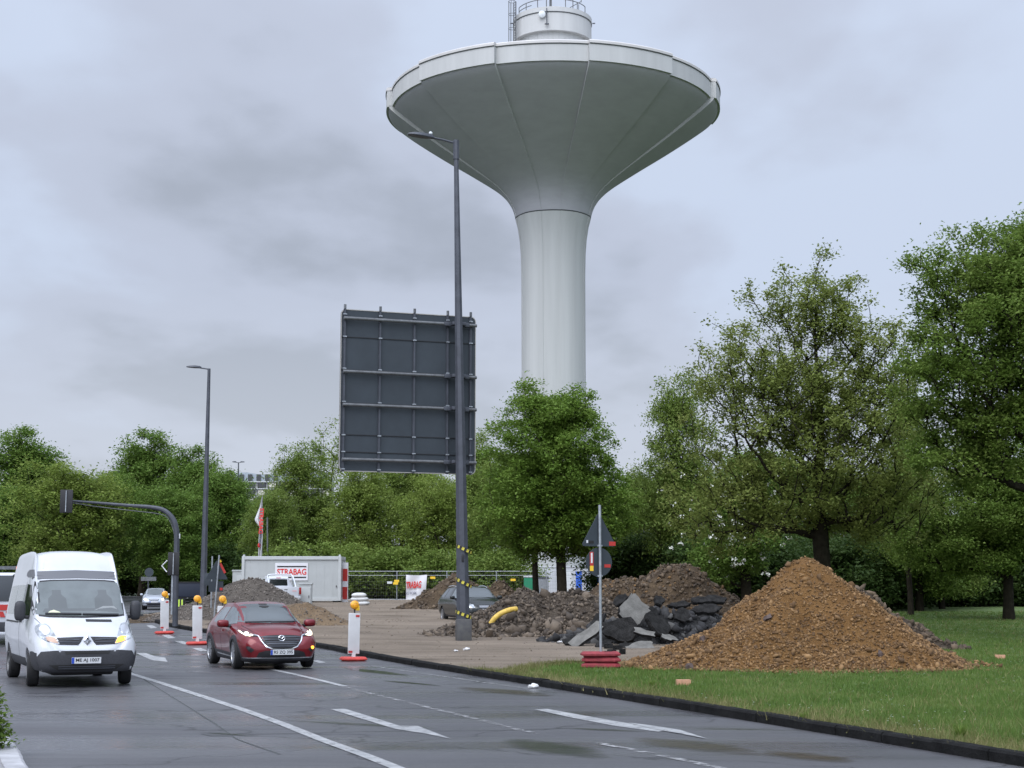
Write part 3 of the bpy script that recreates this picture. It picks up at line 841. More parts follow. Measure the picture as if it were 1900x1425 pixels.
# ================================================================== water tower
def build_tower():
    D = 181.0
    x0 = 76 / F_PX * (D * _cp + 48 * _sn)
    t = thing('water_tower', 'huge white mushroom shaped water tower rising behind the trees', 'water tower', (x0, D, 0))
    S0 = 10.0
    def amp(r): return 0.05 + max(0.0, (r - 4.0)) / 16.6 * 0.62
    def section(profile, nper=10, rim=False):
        """12 sectors, every second one standing proud, with the step walls between them"""
        ring = []
        for k in range(12):
            proud = 1 if k % 2 == 0 else 0
            for j in range(nper + 1):
                ring.append((R(S0 + 30 * k + 30.0 * j / nper), proud))
        n = len(ring); vs, fs, mi = [], [], []
        for r, z in profile:
            if r > 6: r = 6 + (r - 6) * .945
            for th, pr in ring:
                rr = r + (amp(r) if pr else 0.0)
                zz2 = z - (0.10 * max(0, (r - 4)) / 16.6 if pr else 0)
                vs.append((rr * math.sin(th), -rr * math.cos(th), zz2))
        for i in range(len(profile) - 1):
            for k in range(n):
                k2 = (k + 1) % n
                fs.append((i * n + k, i * n + k2, (i + 1) * n + k2, (i + 1) * n + k))
                mi.append(0 if (k + 1) % (nper + 1) else 1)  # step walls take the paler material, standing in for skylight on them
        return vs, fs, mi
    def sec2(p): return section(p)[:2]
    bowl = catmull([Vector((r, z, 0)) for r, z in [(20.05, 59.1), (19.75, 58.55), (17.6, 56.95), (14.2, 54.65), (10.6, 52.35), (7.3, 50.15), (5.85, 48.9), (5.1, 47.85), (4.7, 46.95), (4.48, 46.1)]], 4)
    bv, bf, bi = section([(p.x, p.y) for p in bowl])
    bmb = MB(); bmb.v = bv; bmb.f = bf; bmb.m = bi
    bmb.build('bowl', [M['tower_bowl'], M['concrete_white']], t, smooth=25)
    col = [(4.47, 45.98), (4.2, 44.9), (3.98, 43.4), (3.84, 41.6), (3.78, 39.0), (3.76, 30), (3.78, 12), (3.8, 0)]
    MB().add(*sec2(col)).build('column', M['concrete_white'], t, smooth=25)
    MB().add(*sec2([(4.50, 46.12), (4.47, 46.11), (4.44, 46.0), (4.47, 45.96)])).build('joint', M['tower_seam'], t, smooth=0)
    rim = [(19.8, 59.02), (20.32, 58.95), (20.32, 60.90), (20.36, 60.93)]
    MB().add(*sec2(rim)).build('rim', M['concrete_white'], t, smooth=25)
    MB().add(*sec2([(20.30, 60.90), (20.42, 60.95), (20.42, 61.22), (20.25, 61.36), (19.6, 61.36)])).build('roof_edge', M['tower_trim'], t, smooth=25)
    MB().add(*sec2([(20.34, 60.84), (20.40, 60.86), (20.40, 60.94), (20.3, 60.96)])).build('edge_joint', M['tower_seam'], t, smooth=0)
    MB().lathe([(19.3, 61.3), (4.2, 62.6), (0, 62.7)], 72).build('roof', M['tower_trim'], t)
    # roof drum
    dr = MB().lathe([(4.25, 62.8), (4.25, 68.0)], 64)
    for k in range(40):
        a = 2 * PI * k / 40
        dr.box((4.26 * math.cos(a), 4.26 * math.sin(a), 65.6), (0.05, 0.07, 4.8), Matrix.Rotation(a, 3, 'Z'))
    dr.build('drum_wall', M['concrete_white'], t)
    MB().lathe([(4.2, 67.95), (4.78, 67.95), (4.78, 70.25), (4.83, 70.27), (4.83, 70.85), (4.6, 70.95), (0, 71.1)], 64).build('drum_ring', M['concrete_white'], t, smooth=25)
    MB().lathe([(4.79, 70.16), (4.85, 70.18), (4.85, 70.28), (4.79, 70.30)], 64).build('drum_joint', M['tower_seam'], t, smooth=0)
    # caged ladder on the left of the drum
    lx, ly = -4.45, -2.6
    la = MB()
    ox = Vector((lx, ly, 0)).normalized()
    tx = Vector((-ox.y, ox.x, 0))
    c0 = Vector((lx, ly, 0)) + ox * 0.15
    for s in (-.25, .25):
        la.tube([c0 + tx * s + Vector((0, 0, 62.4)), c0 + tx * s + Vector((0, 0, 72.2))], 0.045, 6)
    for i in range(30): la.tube([c0 - tx * .25 + Vector((0, 0, 62.6 + i * .32)), c0 + tx * .25 + Vector((0, 0, 62.6 + i * .32))], 0.03, 5)
    la.build('ladder', M['galv_dark'], t)
    cg = MB()
    hoop = lambda z: [c0 + ox * (0.42 - 0.42 * math.cos(q)) * 1.0 + tx * (0.42 * math.sin(q) * -1) + Vector((0, 0, z)) for q in np.linspace(-PI * 0.0, 2 * PI, 19)]
    for z in (65.2, 67.0, 68.8, 70.6, 72.2): cg.tube(hoop(z), 0.035, 5, cap=False)
    for q in np.linspace(0.7, 2 * PI - 0.7, 7):
        b0 = c0 + ox * (0.42 - 0.42 * math.cos(q)) + tx * (-0.42 * math.sin(q))
        cg.tube([b0 + Vector((0, 0, 65.2)), b0 + Vector((0, 0, 72.2))], 0.028, 5)
    cg.build('safety_cage', M['galv_dark'], t)
    rl = MB()
    def rp(a, z, r=4.3): return Vector((r * math.sin(a), -r * math.cos(a), z))
    A = np.linspace(-1.25, 1.15, 25)
    rl.tube([rp(a, 72.0) for a in A], 0.05, 6)
    rl.tube([rp(a, 71.5) for a in A[:7]], 0.045, 6)
    for a in A[::4]: rl.tube([rp(a, 70.9), rp(a, 72.0)], 0.05, 6)
    rl.build('railing', M['galv_dark'], t)
    ms = MB()
    for dx in (-.42, -.02, .12): ms.tube([Vector((dx - .35, -2.4, 70.9)), Vector((dx - .35, -2.4, 77.5))], 0.06 if dx < 0 else 0.075, 6)
    for i in range(12): ms.tube([Vector((-.37, -2.4, 71.2 + i * .5)), Vector((-.23, -2.4, 71.45 + i * .5))], 0.03, 5)
    ms.build('mast', M['galv_dark'], t)
    an = MB()
    an.tube([Vector((2.4, -3.2, 70.9)), Vector((2.4, -3.2, 72.6))], .05, 6); an.tube([Vector((2.0, -3.2, 71.3)), Vector((3.4, -3.2, 72.1))], .045, 6)
    an.tube([Vector((3.4, -3.2, 72.0)), Vector((3.4, -3.2, 73.0))], .05, 6); an.tube([Vector((3.1, -3.0, 70.9)), Vector((3.1, -3.0, 71.8))], .04, 6)
    an.build('antenna', M['galv_dark'], t)
    dishm = MB()
    dc = Vector((-1.36, -4.95, 69.85))
    dishm.lathe([(0.0, -0.10), (0.25, -0.08), (0.42, 0.0), (0.42, 0.22), (0.3, 0.3), (0, 0.33)], 24, dc, 'Y')
    d_o = dishm.build('antenna_dish', M['lidgrey'], t)
    MB().tube([Vector((-.8, -4.95, 68.6)), Vector((-.8, -4.95, 70.6))], .06, 8).box((-.8, -4.95, 68.62), (.5, .2, .1)).box((-.95, -4.9, 69.9), (.35, .1, .1)).build('bracket', M['steel_dark'], d_o)
    for sx in (-1, 1): MB().box((sx * 5.0, -1.2, 70.1), (.35, .1, .12)).build('obstacle_light', M['steel_dark'], t)
    return t
build_tower()

# ================================================================== lamp posts, sign board, traffic light
def lamp_head(mb, base, d, L=0.75, w=0.30, h=0.12):
    d = Vector(d).normalized(); s = Vector((-d.y, d.x, 0)); u = d.cross(s) * -1
    if u.z < 0: u = -u
    prof = [(0.0, .35, .55), (0.12, .55, .9), (0.45, 1.0, 1.0), (0.8, .95, .7), (1.0, .6, .3)]
    rings = []
    for f, ww, hh in prof:
        c = base + d * (f * L)
        hw, ht = w * ww / 2, h * hh
        rings.append([c + s * hw, c + s * hw * .8 + u * ht * .8, c - s * hw * .8 + u * ht * .8, c - s * hw, c - s * hw * .85 - u * ht * .25, c + s * hw * .85 - u * ht * .25])
    vs = [v for r in rings for v in r]; n = 6
    fs = [(i * n + k, i * n + (k + 1) % n, (i + 1) * n + (k + 1) % n, (i + 1) * n + k) for i in range(len(prof) - 1) for k in range(n)]
    fs += [tuple(range(n)), tuple((len(prof) - 1) * n + k for k in range(n - 1, -1, -1))]
    mb.add(vs, fs)

LB = onground(860, 46.5, 0.09)
def build_main_lamp():
    t = thing('street_lamp', 'tall grey steel street lamp wrapped with yellow black tape at its foot', 'street lamp', LB)
    top = P(846, 262, 46.5) - LB
    f = lambda s: Vector((top.x * s, top.y * s, top.z * s))
    n = 12
    MB().tube([f(s) for s in np.linspace(0, 1, n)], [0.215 - 0.145 * s for s in np.linspace(0, 1, n)], 8).build('pole', M['steel_dark'], t, smooth=20)
    MB().box((0, 0, 0.32), (0.44, 0.44, 0.66), Matrix.Rotation(R(10), 3, 'Z'), bev=0.03).build('base', mat('stained_pole_foot', (0.05, 0.05, 0.055), 0.6, col2=(0.085, 0.085, 0.08), vscale=5, detail=8), t)
    c = MB().tube([f(0.962), f(0.998) + Vector((0, 0, 0.06))], 0.10, 8)
    c.build('collar', M['steel_dark'], t, smooth=20)
    am = MB().tube([f(0.995), f(0.995) + Vector((-0.4, -0.1, 0.09)), f(0.995) + Vector((-.78, -.2, .14))], 0.035, 6)
    am.build('arm', M['steel_dark'], t)
    h = MB(); lamp_head(h, f(0.995) + Vector((-.68, -.17, .13)), (-1, -.25, 0.07), .82, .32, .12)
    ho = h.build('lamp_head', M['steel_dark'], t, smooth=30)
    MB().ball(f(0.995) + Vector((-.78, -.19, .27)), (.06, .06, .06)).build('light_sensor', M['lidgrey'], ho)
    MB().box(f(0.16) + Vector((0.02, -0.20, 0)), (0.06, 0.04, 0.22), bev=.01).build('service_hatch', M['black'], t)
    for z, tilt in ((0.78, -0.10), (1.72, -0.13), (2.72, -0.12)):
        mb = MB(); k = 20
        rad = 0.236
        for i in range(k):
            a0, a1 = 2 * PI * i / k, 2 * PI * (i + 1) / k
            q = []
            for a, sk in ((a0, 0), (a1, 0), (a1, 1), (a0, 1)):
                x, y = rad * math.cos(a), rad * math.sin(a)
                zz3 = z + tilt * x / rad * 0.9 + (0.048 if sk else -0.048)
                q.append((x + (0.0), y, zz3))
            dsh = 2 * PI / k * 0.5
            q[2] = (rad * math.cos(a1 + dsh), rad * math.sin(a1 + dsh), z + tilt * math.cos(a1 + dsh) * .9 + .048)
            q[3] = (rad * math.cos(a0 + dsh), rad * math.sin(a0 + dsh), z + tilt * math.cos(a0 + dsh) * .9 + .048)
            mb.add(q, [(0, 1, 2, 3)], i % 2)
        mb.build('warning_tape', [M['yellowband'], M['ink']], t, smooth=0)
build_main_lamp()

def build_board():
    a = R(19.6)
    u = Vector((math.cos(a), math.sin(a), 0)); nrm = Vector((-math.sin(a), math.cos(a), 0))      # nrm points away from the viewer
    pole = LB + Vector((0.0, 0, 0)) + (P(846, 262, 46.5) - LB) * 0.5
    org = Vector((pole.x, pole.y, 0)) + nrm * 0.42
    zt = P(846, 586, org.y).z; zb = P(846, 880, org.y).z
    t = thing('direction_sign', 'back of a large dark grey road sign clamped to the tall lamp pole', 'road sign', (org.x, org.y, zb))
    t.rotation_euler.z = a
    H = zt - zb
    # find left/right limits along u
    def along(px):
        d = ray(px, 730)
        # ray hits plane through org with normal nrm
        tt = nrm.dot(org - Vector((0, 0, CAM_H))) / nrm.dot(d)
        return (Vector((0, 0, CAM_H)) + d * tt - org).dot(u)
    xl, xr = along(630.5), along(882.5)
    # local axes: x along board, y away from viewer, z up
    cr = 0.16
    def rr(x0, x1, z0, z1, r):
        o = []
        for cxx, czz, s in ((x1 - r, z1 - r, 0), (x0 + r, z1 - r, 90), (x0 + r, z0 + r, 180), (x1 - r, z0 + r, 270)):
            for k in range(6):
                q = R(s + 18 * k); o.append((cxx + r * math.cos(q), czz + r * math.sin(q)))
        return o
    pb = MB().prism(rr(xl, xr, 0, H, cr), ((0, 0.0, 0), (1, 0, 0), (0, 0, 1)), -0.03)
    pb.build('panel', M['alu_back'], t, smooth=20)
    ed = MB()
    o1, o2 = rr(xl, xr, 0, H, cr), rr(xl + .025, xr - .025, .025, H - .025, cr - .02)
    k = len(o1)
    vs = [(p[0], -0.012, p[1]) for p in o1] + [(p[0], -0.012, p[1]) for p in o2] + [(p[0], 0.045, p[1]) for p in o1]
    fs = [(i, (i + 1) % k, k + (i + 1) % k, k + i) for i in range(k)] + [(i, 2 * k + i, 2 * k + (i + 1) % k, (i + 1) % k) for i in range(k)]
    ed.add(vs, fs).build('edge_profile', mat('worn_aluminium_edge', (0.36, 0.34, 0.31), 0.45, 0.5), t, smooth=20)
    lerp = lambda f: xl + (xr - xl) * f
    Zf = lambda py: H * (880 - py) / 294.0
    xs = [lerp(f) for f in (0.026, 0.283, 0.535, 0.783, 0.957)]
    for x in xs:
        mb = MB().box((x, -0.055, H / 2 + .04), (0.045, 0.045, H + 0.10))
        mb.box((x - .028, -0.028, H / 2), (0.02, 0.03, H - 0.02)).box((x + .028, -0.028, H / 2), (0.02, 0.03, H - 0.02))
        rail = mb.build('rail', M['steel_dark'], t, smooth=0)
        for py in (637, 695, 755, 815, 845, 596, 876): MB().box((x, -0.085, Zf(py)), (0.11, 0.03, 0.035)).tube([(x, -0.08, Zf(py)), (x, -0.115, Zf(py))], .022, 6).build('clamp', M['galv'], rail, smooth=0)
        MB().tube([(x, -0.055, H), (x, -0.055, H + 0.13)], 0.04, 8).build('end_cap', M['galv_dark'], rail)
    for py in (637, 697, 757, 814, 845):
        MB().box(((xl + xr) / 2, -0.012, Zf(py)), (xr - xl - .04, 0.02, 0.022)).build('seam_strip', M['black'], t, smooth=0)
    for py in (604, 701, 761, 859):
        cb = MB().tube([(xl + .06, -0.14, Zf(py)), (xr - .02, -0.14, Zf(py))], 0.052, 10).build('crossbar', M['galv_dark'], t)
        MB().box((0, -0.27, Zf(py)), (0.44, 0.24, 0.10), bev=.015).box((-0.32, -0.16, Zf(py)), (0.2, 0.12, 0.13), bev=.01).box((0.3, -0.16, Zf(py)), (0.16, 0.12, 0.13), bev=.01).build('pole_clamp', M['steel_dark'], cb)
build_board()

# second lamp post, at the left, behind the grey gravel heap
def simple_lamp(name, px_top, py_top, Y, px_base, arm_px, label, heads=1, r0=0.14, r1=0.06):
    b_ = onground(px_base, Y, 0.0)
    t = thing(name, label, 'street lamp', b_)
    top = P(px_top, py_top, Y) - b_
    MB().tube([top * s for s in np.linspace(0, 1, 8)], [r0 + (r1 - r0) * s for s in np.linspace(0, 1, 8)], 8).build('pole', M['steel_dark'], t, smooth=25)
    s = (Y * _cp + top.z * _sn) / F_PX
    for sg in ((-1,) if heads == 1 else (-1, 1)):
        L = abs(arm_px) * s
        a1 = top + Vector((sg * L * .35, -.05 * L, .03 * L))
        MB().tube([top - Vector((0, 0, .03)), a1 + Vector((sg * .05, 0, 0))], 0.035, 6).build('arm', M['steel_dark'], t)
        h = MB(); lamp_head(h, a1 - Vector((sg * .02, 0, 0)), (sg, -.1, .05), L * .65, .30, .11)
        h.build('lamp_head', M['steel_dark'], t)
    return t
simple_lamp('street_lamp', 388, 684, 75.0, 376, 42, 'slim grey street lamp with one lamp head behind the grey gravel heap', 1, 0.17, 0.075)
simple_lamp('street_lamp', 442.5, 858, 150.0, 441, 12, 'distant street lamp with two lamp heads in front of the grey building', 2, 0.10, 0.06)

def build_signal():
    b_ = onground(325, 57.0, 0.10)
    t = thing('traffic_light', 'traffic light mast with a long curved arm over the lane seen from behind', 'traffic light', b_)
    q = lambda px, py, Y=57.0: P(px, py, Y) - b_
    pts = catmull([Vector((0, 0, 0)), q(326, 1080), q(328, 1010), q(327, 982), q(320, 962), q(304, 947), q(280, 941), q(240, 938), q(180, 933), q(112, 928, 56.5)], 6)
    n = len(pts); rad = [0.105 if i < n * .4 else 0.105 - 0.075 * (i - n * .4) / (n * .6) for i in range(n)]
    MB().tube(pts, rad, 10).build('mast', M['steel_dark'], t)
    st = [q(325, 1000), q(320, 978), q(310, 960), q(292, 953), q(250, 948), q(180, 940), q(135, 933, 56.6)]
    MB().tube(catmull(st, 5), 0.016, 6).build('stay_cable', M['galv_dark'], t)
    def head(px, py, Y, name, wd, ht):
        c = q(px, py, Y)
        mb = MB().box(c + Vector((0, .17, 0)), (wd * .72, .26, ht * .94), bev=.05)
        ho = mb.build(name, M['black'], t)
        MB().box(c + Vector((0, .0, 0)), (wd, .03, ht), bev=.012).build('backboard', M['black'], ho)
        for i in (-1, 0, 1):
            MB().lathe([(.105, 0), (.115, .16)], 12, c + Vector((0, .30, i * ht * .29)), 'Y').build('visor', M['black'], ho)
        MB().box(c + Vector((0, -.035, 0)), (.03, .04, ht * .92)).build('bracket', M['galv'], ho)
        return ho
    head(123, 930, 56.4, 'signal_head', .46, .84)
    ho = head(322, 1046, 56.9, 'signal_head', .42, .84)
    c = q(316, 1050, 56.8)
    tri = MB()
    A = [(-.02, .22), (-.13, 0), (-.02, -.22)]
    tri.tube([c + Vector((-.12, 0, .20)), c + Vector((-.31, 0, 0)), c + Vector((-.12, 0, -.22))], .022, 6)
    tri.build('arrow_frame', M['white_flat'], ho)
    MB().box(q(332.6, 995), (.07, .07, .18), bev=.01).build('camera_sensor', M['lidgrey'], t)
    MB().tube([q(320.5, 1063), q(319, 1140)], .05, 8).build('side_post', M['galv'], t)
    return t
build_signal()

# ------------------------------------------------------------------ temporary signs
def tri_outline(sd, r=0.04):
    h = sd * math.sqrt(3) / 2
    o = []
    for cx_, cz_, a0 in ((sd / 2 - r * 1.73, r, -90), (0, h - 2 * r, 30), (-sd / 2 + r * 1.73, r, 150)):
        for k in range(5):
            q = R(a0 + 30 * k); o.append((cx_ + r * math.cos(q), cz_ + r * math.sin(q)))
    return o
def circ(r, n=28): return [(r * math.cos(2 * PI * k / n), r * math.sin(2 * PI * k / n)) for k in range(n)]
def sign_panel(t, name, outline, c, m=None, flip=False):
    """plate facing +y (away from the viewer) in the thing's own frame"""
    o = [(-p[0], -p[1]) if flip else p for p in outline]
    mb = MB().prism(o, (c, (1, 0, 0), (0, 0, 1)), -0.02)
    pl = mb.build(name, m or M['alu_back'], t, smooth=20)
    return pl
def sticker(par, c, w_, h_, m):
    return MB().box(Vector(c), (w_, .004, h_)).build('sticker', m, par, smooth=0)
def base_plate(mb, z, w_=.80, d_=.40, h_=.11, mi=0):
    cut = .13
    o = [(-w_ / 2, -d_ / 2 + cut * .6), (-w_ / 2 + cut, -d_ / 2), (w_ / 2 - cut, -d_ / 2), (w_ / 2, -d_ / 2 + cut * .6), (w_ / 2, d_ / 2 - cut * .6), (w_ / 2 - cut, d_ / 2), (-w_ / 2 + cut, d_ / 2), (-w_ / 2, d_ / 2 - cut * .6)]
    k = len(o)
    lev = [(0.84, 0.0), (0.86, h_ * .16), (1.0, h_ * .30), (1.0, h_ * .62), (0.93, h_ * .80), (0.88, h_)]
    vs = [(p[0] * s, p[1] * (1 - (1 - s) * 1.6), z + zz4) for s, zz4 in lev for p in o]
    fs = [(i * k + j, i * k + (j + 1) % k, (i + 1) * k + (j + 1) % k, (i + 1) * k + j) for i in range(len(lev) - 1) for j in range(k)]
    fs += [tuple(range(k - 1, -1, -1)), tuple((len(lev) - 1) * k + j for j in range(k))]
    mb.add(vs, fs, mi)
def build_temp_sign():
    b_ = G(1115, 1240, 0.06)
    t = thing('warning_sign', 'triangle and round sign backs on a thin pole in stacked red base plates', 'road sign', b_, R(24))
    for i in range(3):
        mb = MB(); base_plate(mb, i * 0.122, .84, .46, .115)
        o = mb.build('base_plate', M['red_faded'], t, smooth=30)
        o.rotation_euler.z = R((-22, -25, -20)[i]); o.location = ((0.0, 0.012, -0.01)[i], (0, .01, 0)[i], 0)
    so = MB().box((0.16, -.02, .367), (.16, .12, .008)).build('socket', M['black'], t)
    so.rotation_euler.z = R(-20)
    s = (b_.y * _cp) / F_PX
    zt = P(1116, 937, b_.y).z - b_.z
    MB().tube([(0, 0, .2), (.0, 0, zt)], .03, 10).build('pole', M['galv'], t)
    z0 = P(1116, 1013.5, b_.y).z - b_.z
    tp = sign_panel(t, 'triangle_plate', tri_outline(.86), (0, .045, z0))
    sticker(tp, (.325, .041, z0 + .06), .16, .09, M['sticker_red']); sticker(tp, (-.29, .041, z0 + .10), .04, .06, M['white_flat']); sticker(tp, (-.19, .041, z0 + .09), .12, .06, M['ink'])
    zc = P(1116, 1043, b_.y).z - b_.z
    rp = sign_panel(t, 'round_plate', circ(.315), (0, .045, zc))
    sticker(rp, (-.185, .041, zc + .07), .085, .30, M['sticker_red']); sticker(rp, (-.185, .0385, zc + .09), .04, .22, M['white_flat']); sticker(rp, (-.185, .041, zc - .135), .085, .11, M['sticker_yellow']); sticker(rp, (.20, .041, zc - .08), .15, .07, M['sticker_red'])
    for z in (z0 + .01, zc - .30): MB().box((0, .015, z), (.11, .06, .04), bev=.006).build('clamp', M['galv'], t)
build_temp_sign()
def build_left_signs():
    b_ = onground(396.5, 60.0, 0.1)
    t = thing('warning_sign', 'grey triangle and square sign backs on a leaning pole beside the gravel heap', 'road sign', b_, R(20))
    zt = P(404, 1030, 60).z - b_.z
    lean = Vector((.15, 0, zt))
    MB().tube([(0, 0, 0), lean], .032, 8).build('pole', M['galv'], t)
    tp = sign_panel(t, 'triangle_plate', tri_outline(.88), (.08, .05, P(400, 1075, 60).z - b_.z))
    MB().box((.30, .044, P(400, 1060, 60).z - b_.z + .12), (.09, .004, .42), Matrix.Rotation(R(-28), 3, 'Y')).build('sticker', M['sticker_red'], tp, smooth=0)
    MB().box((.20, .043, P(400, 1046, 60).z - b_.z + .1), (.08, .004, .10), Matrix.Rotation(R(-28), 3, 'Y')).build('sticker', M['sticker_yellow'], tp, smooth=0)
    sp = sign_panel(t, 'square_plate', [(-.28, 0), (.28, 0), (.28, .40), (-.28, .40)], (.06, .05, P(400, 1098, 60).z - b_.z))
    sticker(sp, (.26, .046, P(400, 1093, 60).z - b_.z), .11, .10, M['sticker_red'])
    b2 = onground(391, 64.0, 0.1)
    t2 = thing('sign_post', 'thin post behind the triangle sign near the slim street lamp', 'post', b2)
    MB().tube([(0, 0, 0), P(394, 1032, 64) - b2], .03, 8).build('pole', M['galv'], t2)
    MB().box((P(392, 1075, 64) - b2) + Vector((-.05, .03, 0)), (.5, .02, .5), bev=.006).build('plate', M['alu_back'], t2)
build_left_signs()

def far_sign():
    b_ = onground(275, 118.0, 0)
    t = thing('signpost', 'small dark round sign above a pale plate under the far left trees', 'road sign', b_)
    q = lambda px, py: P(px, py, 118.0) - b_
    MB().tube([(0, 0, 0), q(275, 1056)], .05, 8).build('pole', M['steel_dark'], t)
    MB().prism(circ(.34), (q(277, 1062) + Vector((0, -.06, 0)), (1, 0, 0), (0, 0, 1)), .02).build('round_plate', M['alu_back'], t)
    MB().box(q(276, 1074) + Vector((0, -.05, 0)), (1.15, .03, .30)).build('direction_plate', M['galv_dark'], t)
far_sign()

# ------------------------------------------------------------------ beacons (white lane dividers with amber lamps)
def build_beacon():
    t = thing('lane_divider', 'x', 'traffic beacon', (0, 0, 0), 0, 'white lane dividers with amber lamps')
    mb = MB(); base_plate(mb, 0, .62, .46, .10)
    mb.build('base_plate', M['red_plastic'], t, smooth=30)
    MB().box((0, 0, .13), (.09, .06, .12)).build('foot_peg', M['white_sheet'], t)
    bl = MB()
    bl.box((0, 0, .66), (.285, .05, .98), bev=.012)
    for i in range(-3, 4): bl.box((i * .036, -.027, .66), (.010, .006, .94))
    board = bl.build('board', M['white_sheet'], t)
    sticker(board, (.075, -.033, 1.08), .095, .05, M['sticker_red']); sticker(board, (-.085, -.033, .22), .10, .05, M['sticker_red'])
    MB().box((.0, 0, 1.20), (.03, .03, .12)).build('lamp_bracket', M['black'], t)
    lb = MB().lathe([(0, -.075), (.05, -.072), (.095, -.05), (.108, -.02), (.108, .03), (.095, .055), (.05, .075), (0, .08)], 20, (0, 0, 1.345), 'Y')
    lo = lb.build('warning_lamp', M['amber'], t)
    MB().lathe([(.060, -.074), (.066, -.066), (.060, -.060)], 18, (0, -.005, 1.345), 'Y').build('lens_ring', M['yellow'], lo)
    MB().box((.07, 0, 1.27), (.09, .10, .12), bev=.015).build('battery_box', M['yellow'], lo)
    return t
bc = build_beacon()
BE = [(655.5, 1224, 37.9, 'white lane divider standing alone right of the red car by the kerb', 20, -2),
      (366, 1192, 46.0, 'white lane divider directly behind the rear of the red car', 22, 4),
      (305, 1174, 53.0, 'white lane divider beside the curved traffic light mast', 22, 3)]
for i, (px, py, Yb, lab, rz, lean) in enumerate(BE):
    o = bc if i == 0 else dup(bc)
    o.location = onground(px, Yb, 0.0); o.rotation_euler = (0, R(-lean * .35), R(rz)); o['label'] = lab
o = dup(bc); o.location = onground(411, 45.5, 0.0); o.rotation_euler = (0, 0, R(20)); o['label'] = 'lane divider hidden behind the red car with only its amber lamp showing'

# ================================================================== vehicles  (local x forward, y left, z up; origin on the ground)
def cr1(xs, ys, q):
    """smooth monotone-ish interpolation (PCHIP)"""
    xs = np.asarray(xs, float); ys = np.asarray(ys, float); q = np.clip(q, xs[0], xs[-1])
    h = np.diff(xs); d = np.diff(ys) / h
    m = np.zeros(len(xs)); m[0], m[-1] = d[0], d[-1]
    for i in range(1, len(xs) - 1):
        if d[i - 1] * d[i] > 0:
            w1, w2 = 2 * h[i] + h[i - 1], h[i] + 2 * h[i - 1]
            m[i] = (w1 + w2) / (w1 / d[i - 1] + w2 / d[i])
    i = np.clip(np.searchsorted(xs, q) - 1, 0, len(h) - 1)
    t = (q - xs[i]) / h[i]
    return (ys[i] * (2 * t ** 3 - 3 * t ** 2 + 1) + h[i] * m[i] * (t ** 3 - 2 * t ** 2 + t) + ys[i + 1] * (-2 * t ** 3 + 3 * t ** 2) + h[i] * m[i + 1] * (t ** 3 - t ** 2))
def car_shell(st, nx=64, nr=5):
    """st: rows (x, zbot, wlow, zmid, wmid, zbelt, wbelt, ztop, wtop, crown)"""
    st = np.array(st, float)
    x = np.concatenate([np.linspace(st[i, 0], st[i + 1, 0], max(2, int(nx * (st[i + 1, 0] - st[i, 0]) / (st[-1, 0] - st[0, 0])) + 2))[:-1] for i in range(len(st) - 1)] + [[st[-1, 0]]])
    col = [cr1(st[:, 0], st[:, k], x) for k in range(1, 10)]
    rings = []
    for i in range(len(x)):
        zb, wl, zm, wm, zl, wb, ztp, wt, crn = (c[i] for c in col)
        cp = [(0, zb), (wl * .8, zb), (wl, zb + .07), (wm, zm), (wb, zl), (wt, ztp - .06), (wt * .88, ztp - .012), (wt * .5, ztp + crn * .75), (0, ztp + crn)]
        pp = catmull([Vector((p[0], p[1], 0)) for p in cp], nr)
        half = [(max(0, p.x), p.y) for p in pp]
        rings.append(half)
    k = len(rings[0])
    vs, fs = [], []
    for i, hlf in enumerate(rings):
        for y, z in hlf: vs.append((x[i], y, z))
        for y, z in hlf[-2:0:-1]: vs.append((x[i], -y, z))
    n = 2 * k - 2
    for i in range(len(x) - 1):
        for j in range(n):
            fs.append((i * n + j, (i + 1) * n + j, (i + 1) * n + (j + 1) % n, i * n + (j + 1) % n))
    # rounded caps
    for e, sgn in ((0, -1), (len(x) - 1, 1)):
        ring = list(range(e * n, e * n + n))
        cz = np.mean([vs[i][2] for i in ring])
        prev = ring
        for f, dx in ((0.80, .035), (0.45, .05)):
            new = []
            for i in ring:
                v = vs[i]; vs.append((v[0] + sgn * dx, v[1] * f, cz + (v[2] - cz) * f)); new.append(len(vs) - 1)
            for j in range(n):
                q = (prev[j], prev[(j + 1) % n], new[(j + 1) % n], new[j])
                fs.append(q if sgn < 0 else q[::-1])
            prev = new
        fs.append(tuple(prev) if sgn < 0 else tuple(prev[::-1]))
    return vs, fs
def bool_cut(obj, cutters):
    for c_ in cutters:
        md = obj.modifiers.new('cut', 'BOOLEAN'); md.object = c_; md.operation = 'DIFFERENCE'; md.solver = 'EXACT'
    bpy.context.view_layer.update()
    me = bpy.data.meshes.new_from_object(obj.evaluated_get(bpy.context.evaluated_depsgraph_get()))
    obj.modifiers.clear()
    obj.data = me
    for c_ in cutters: bpy.data.objects.remove(c_)
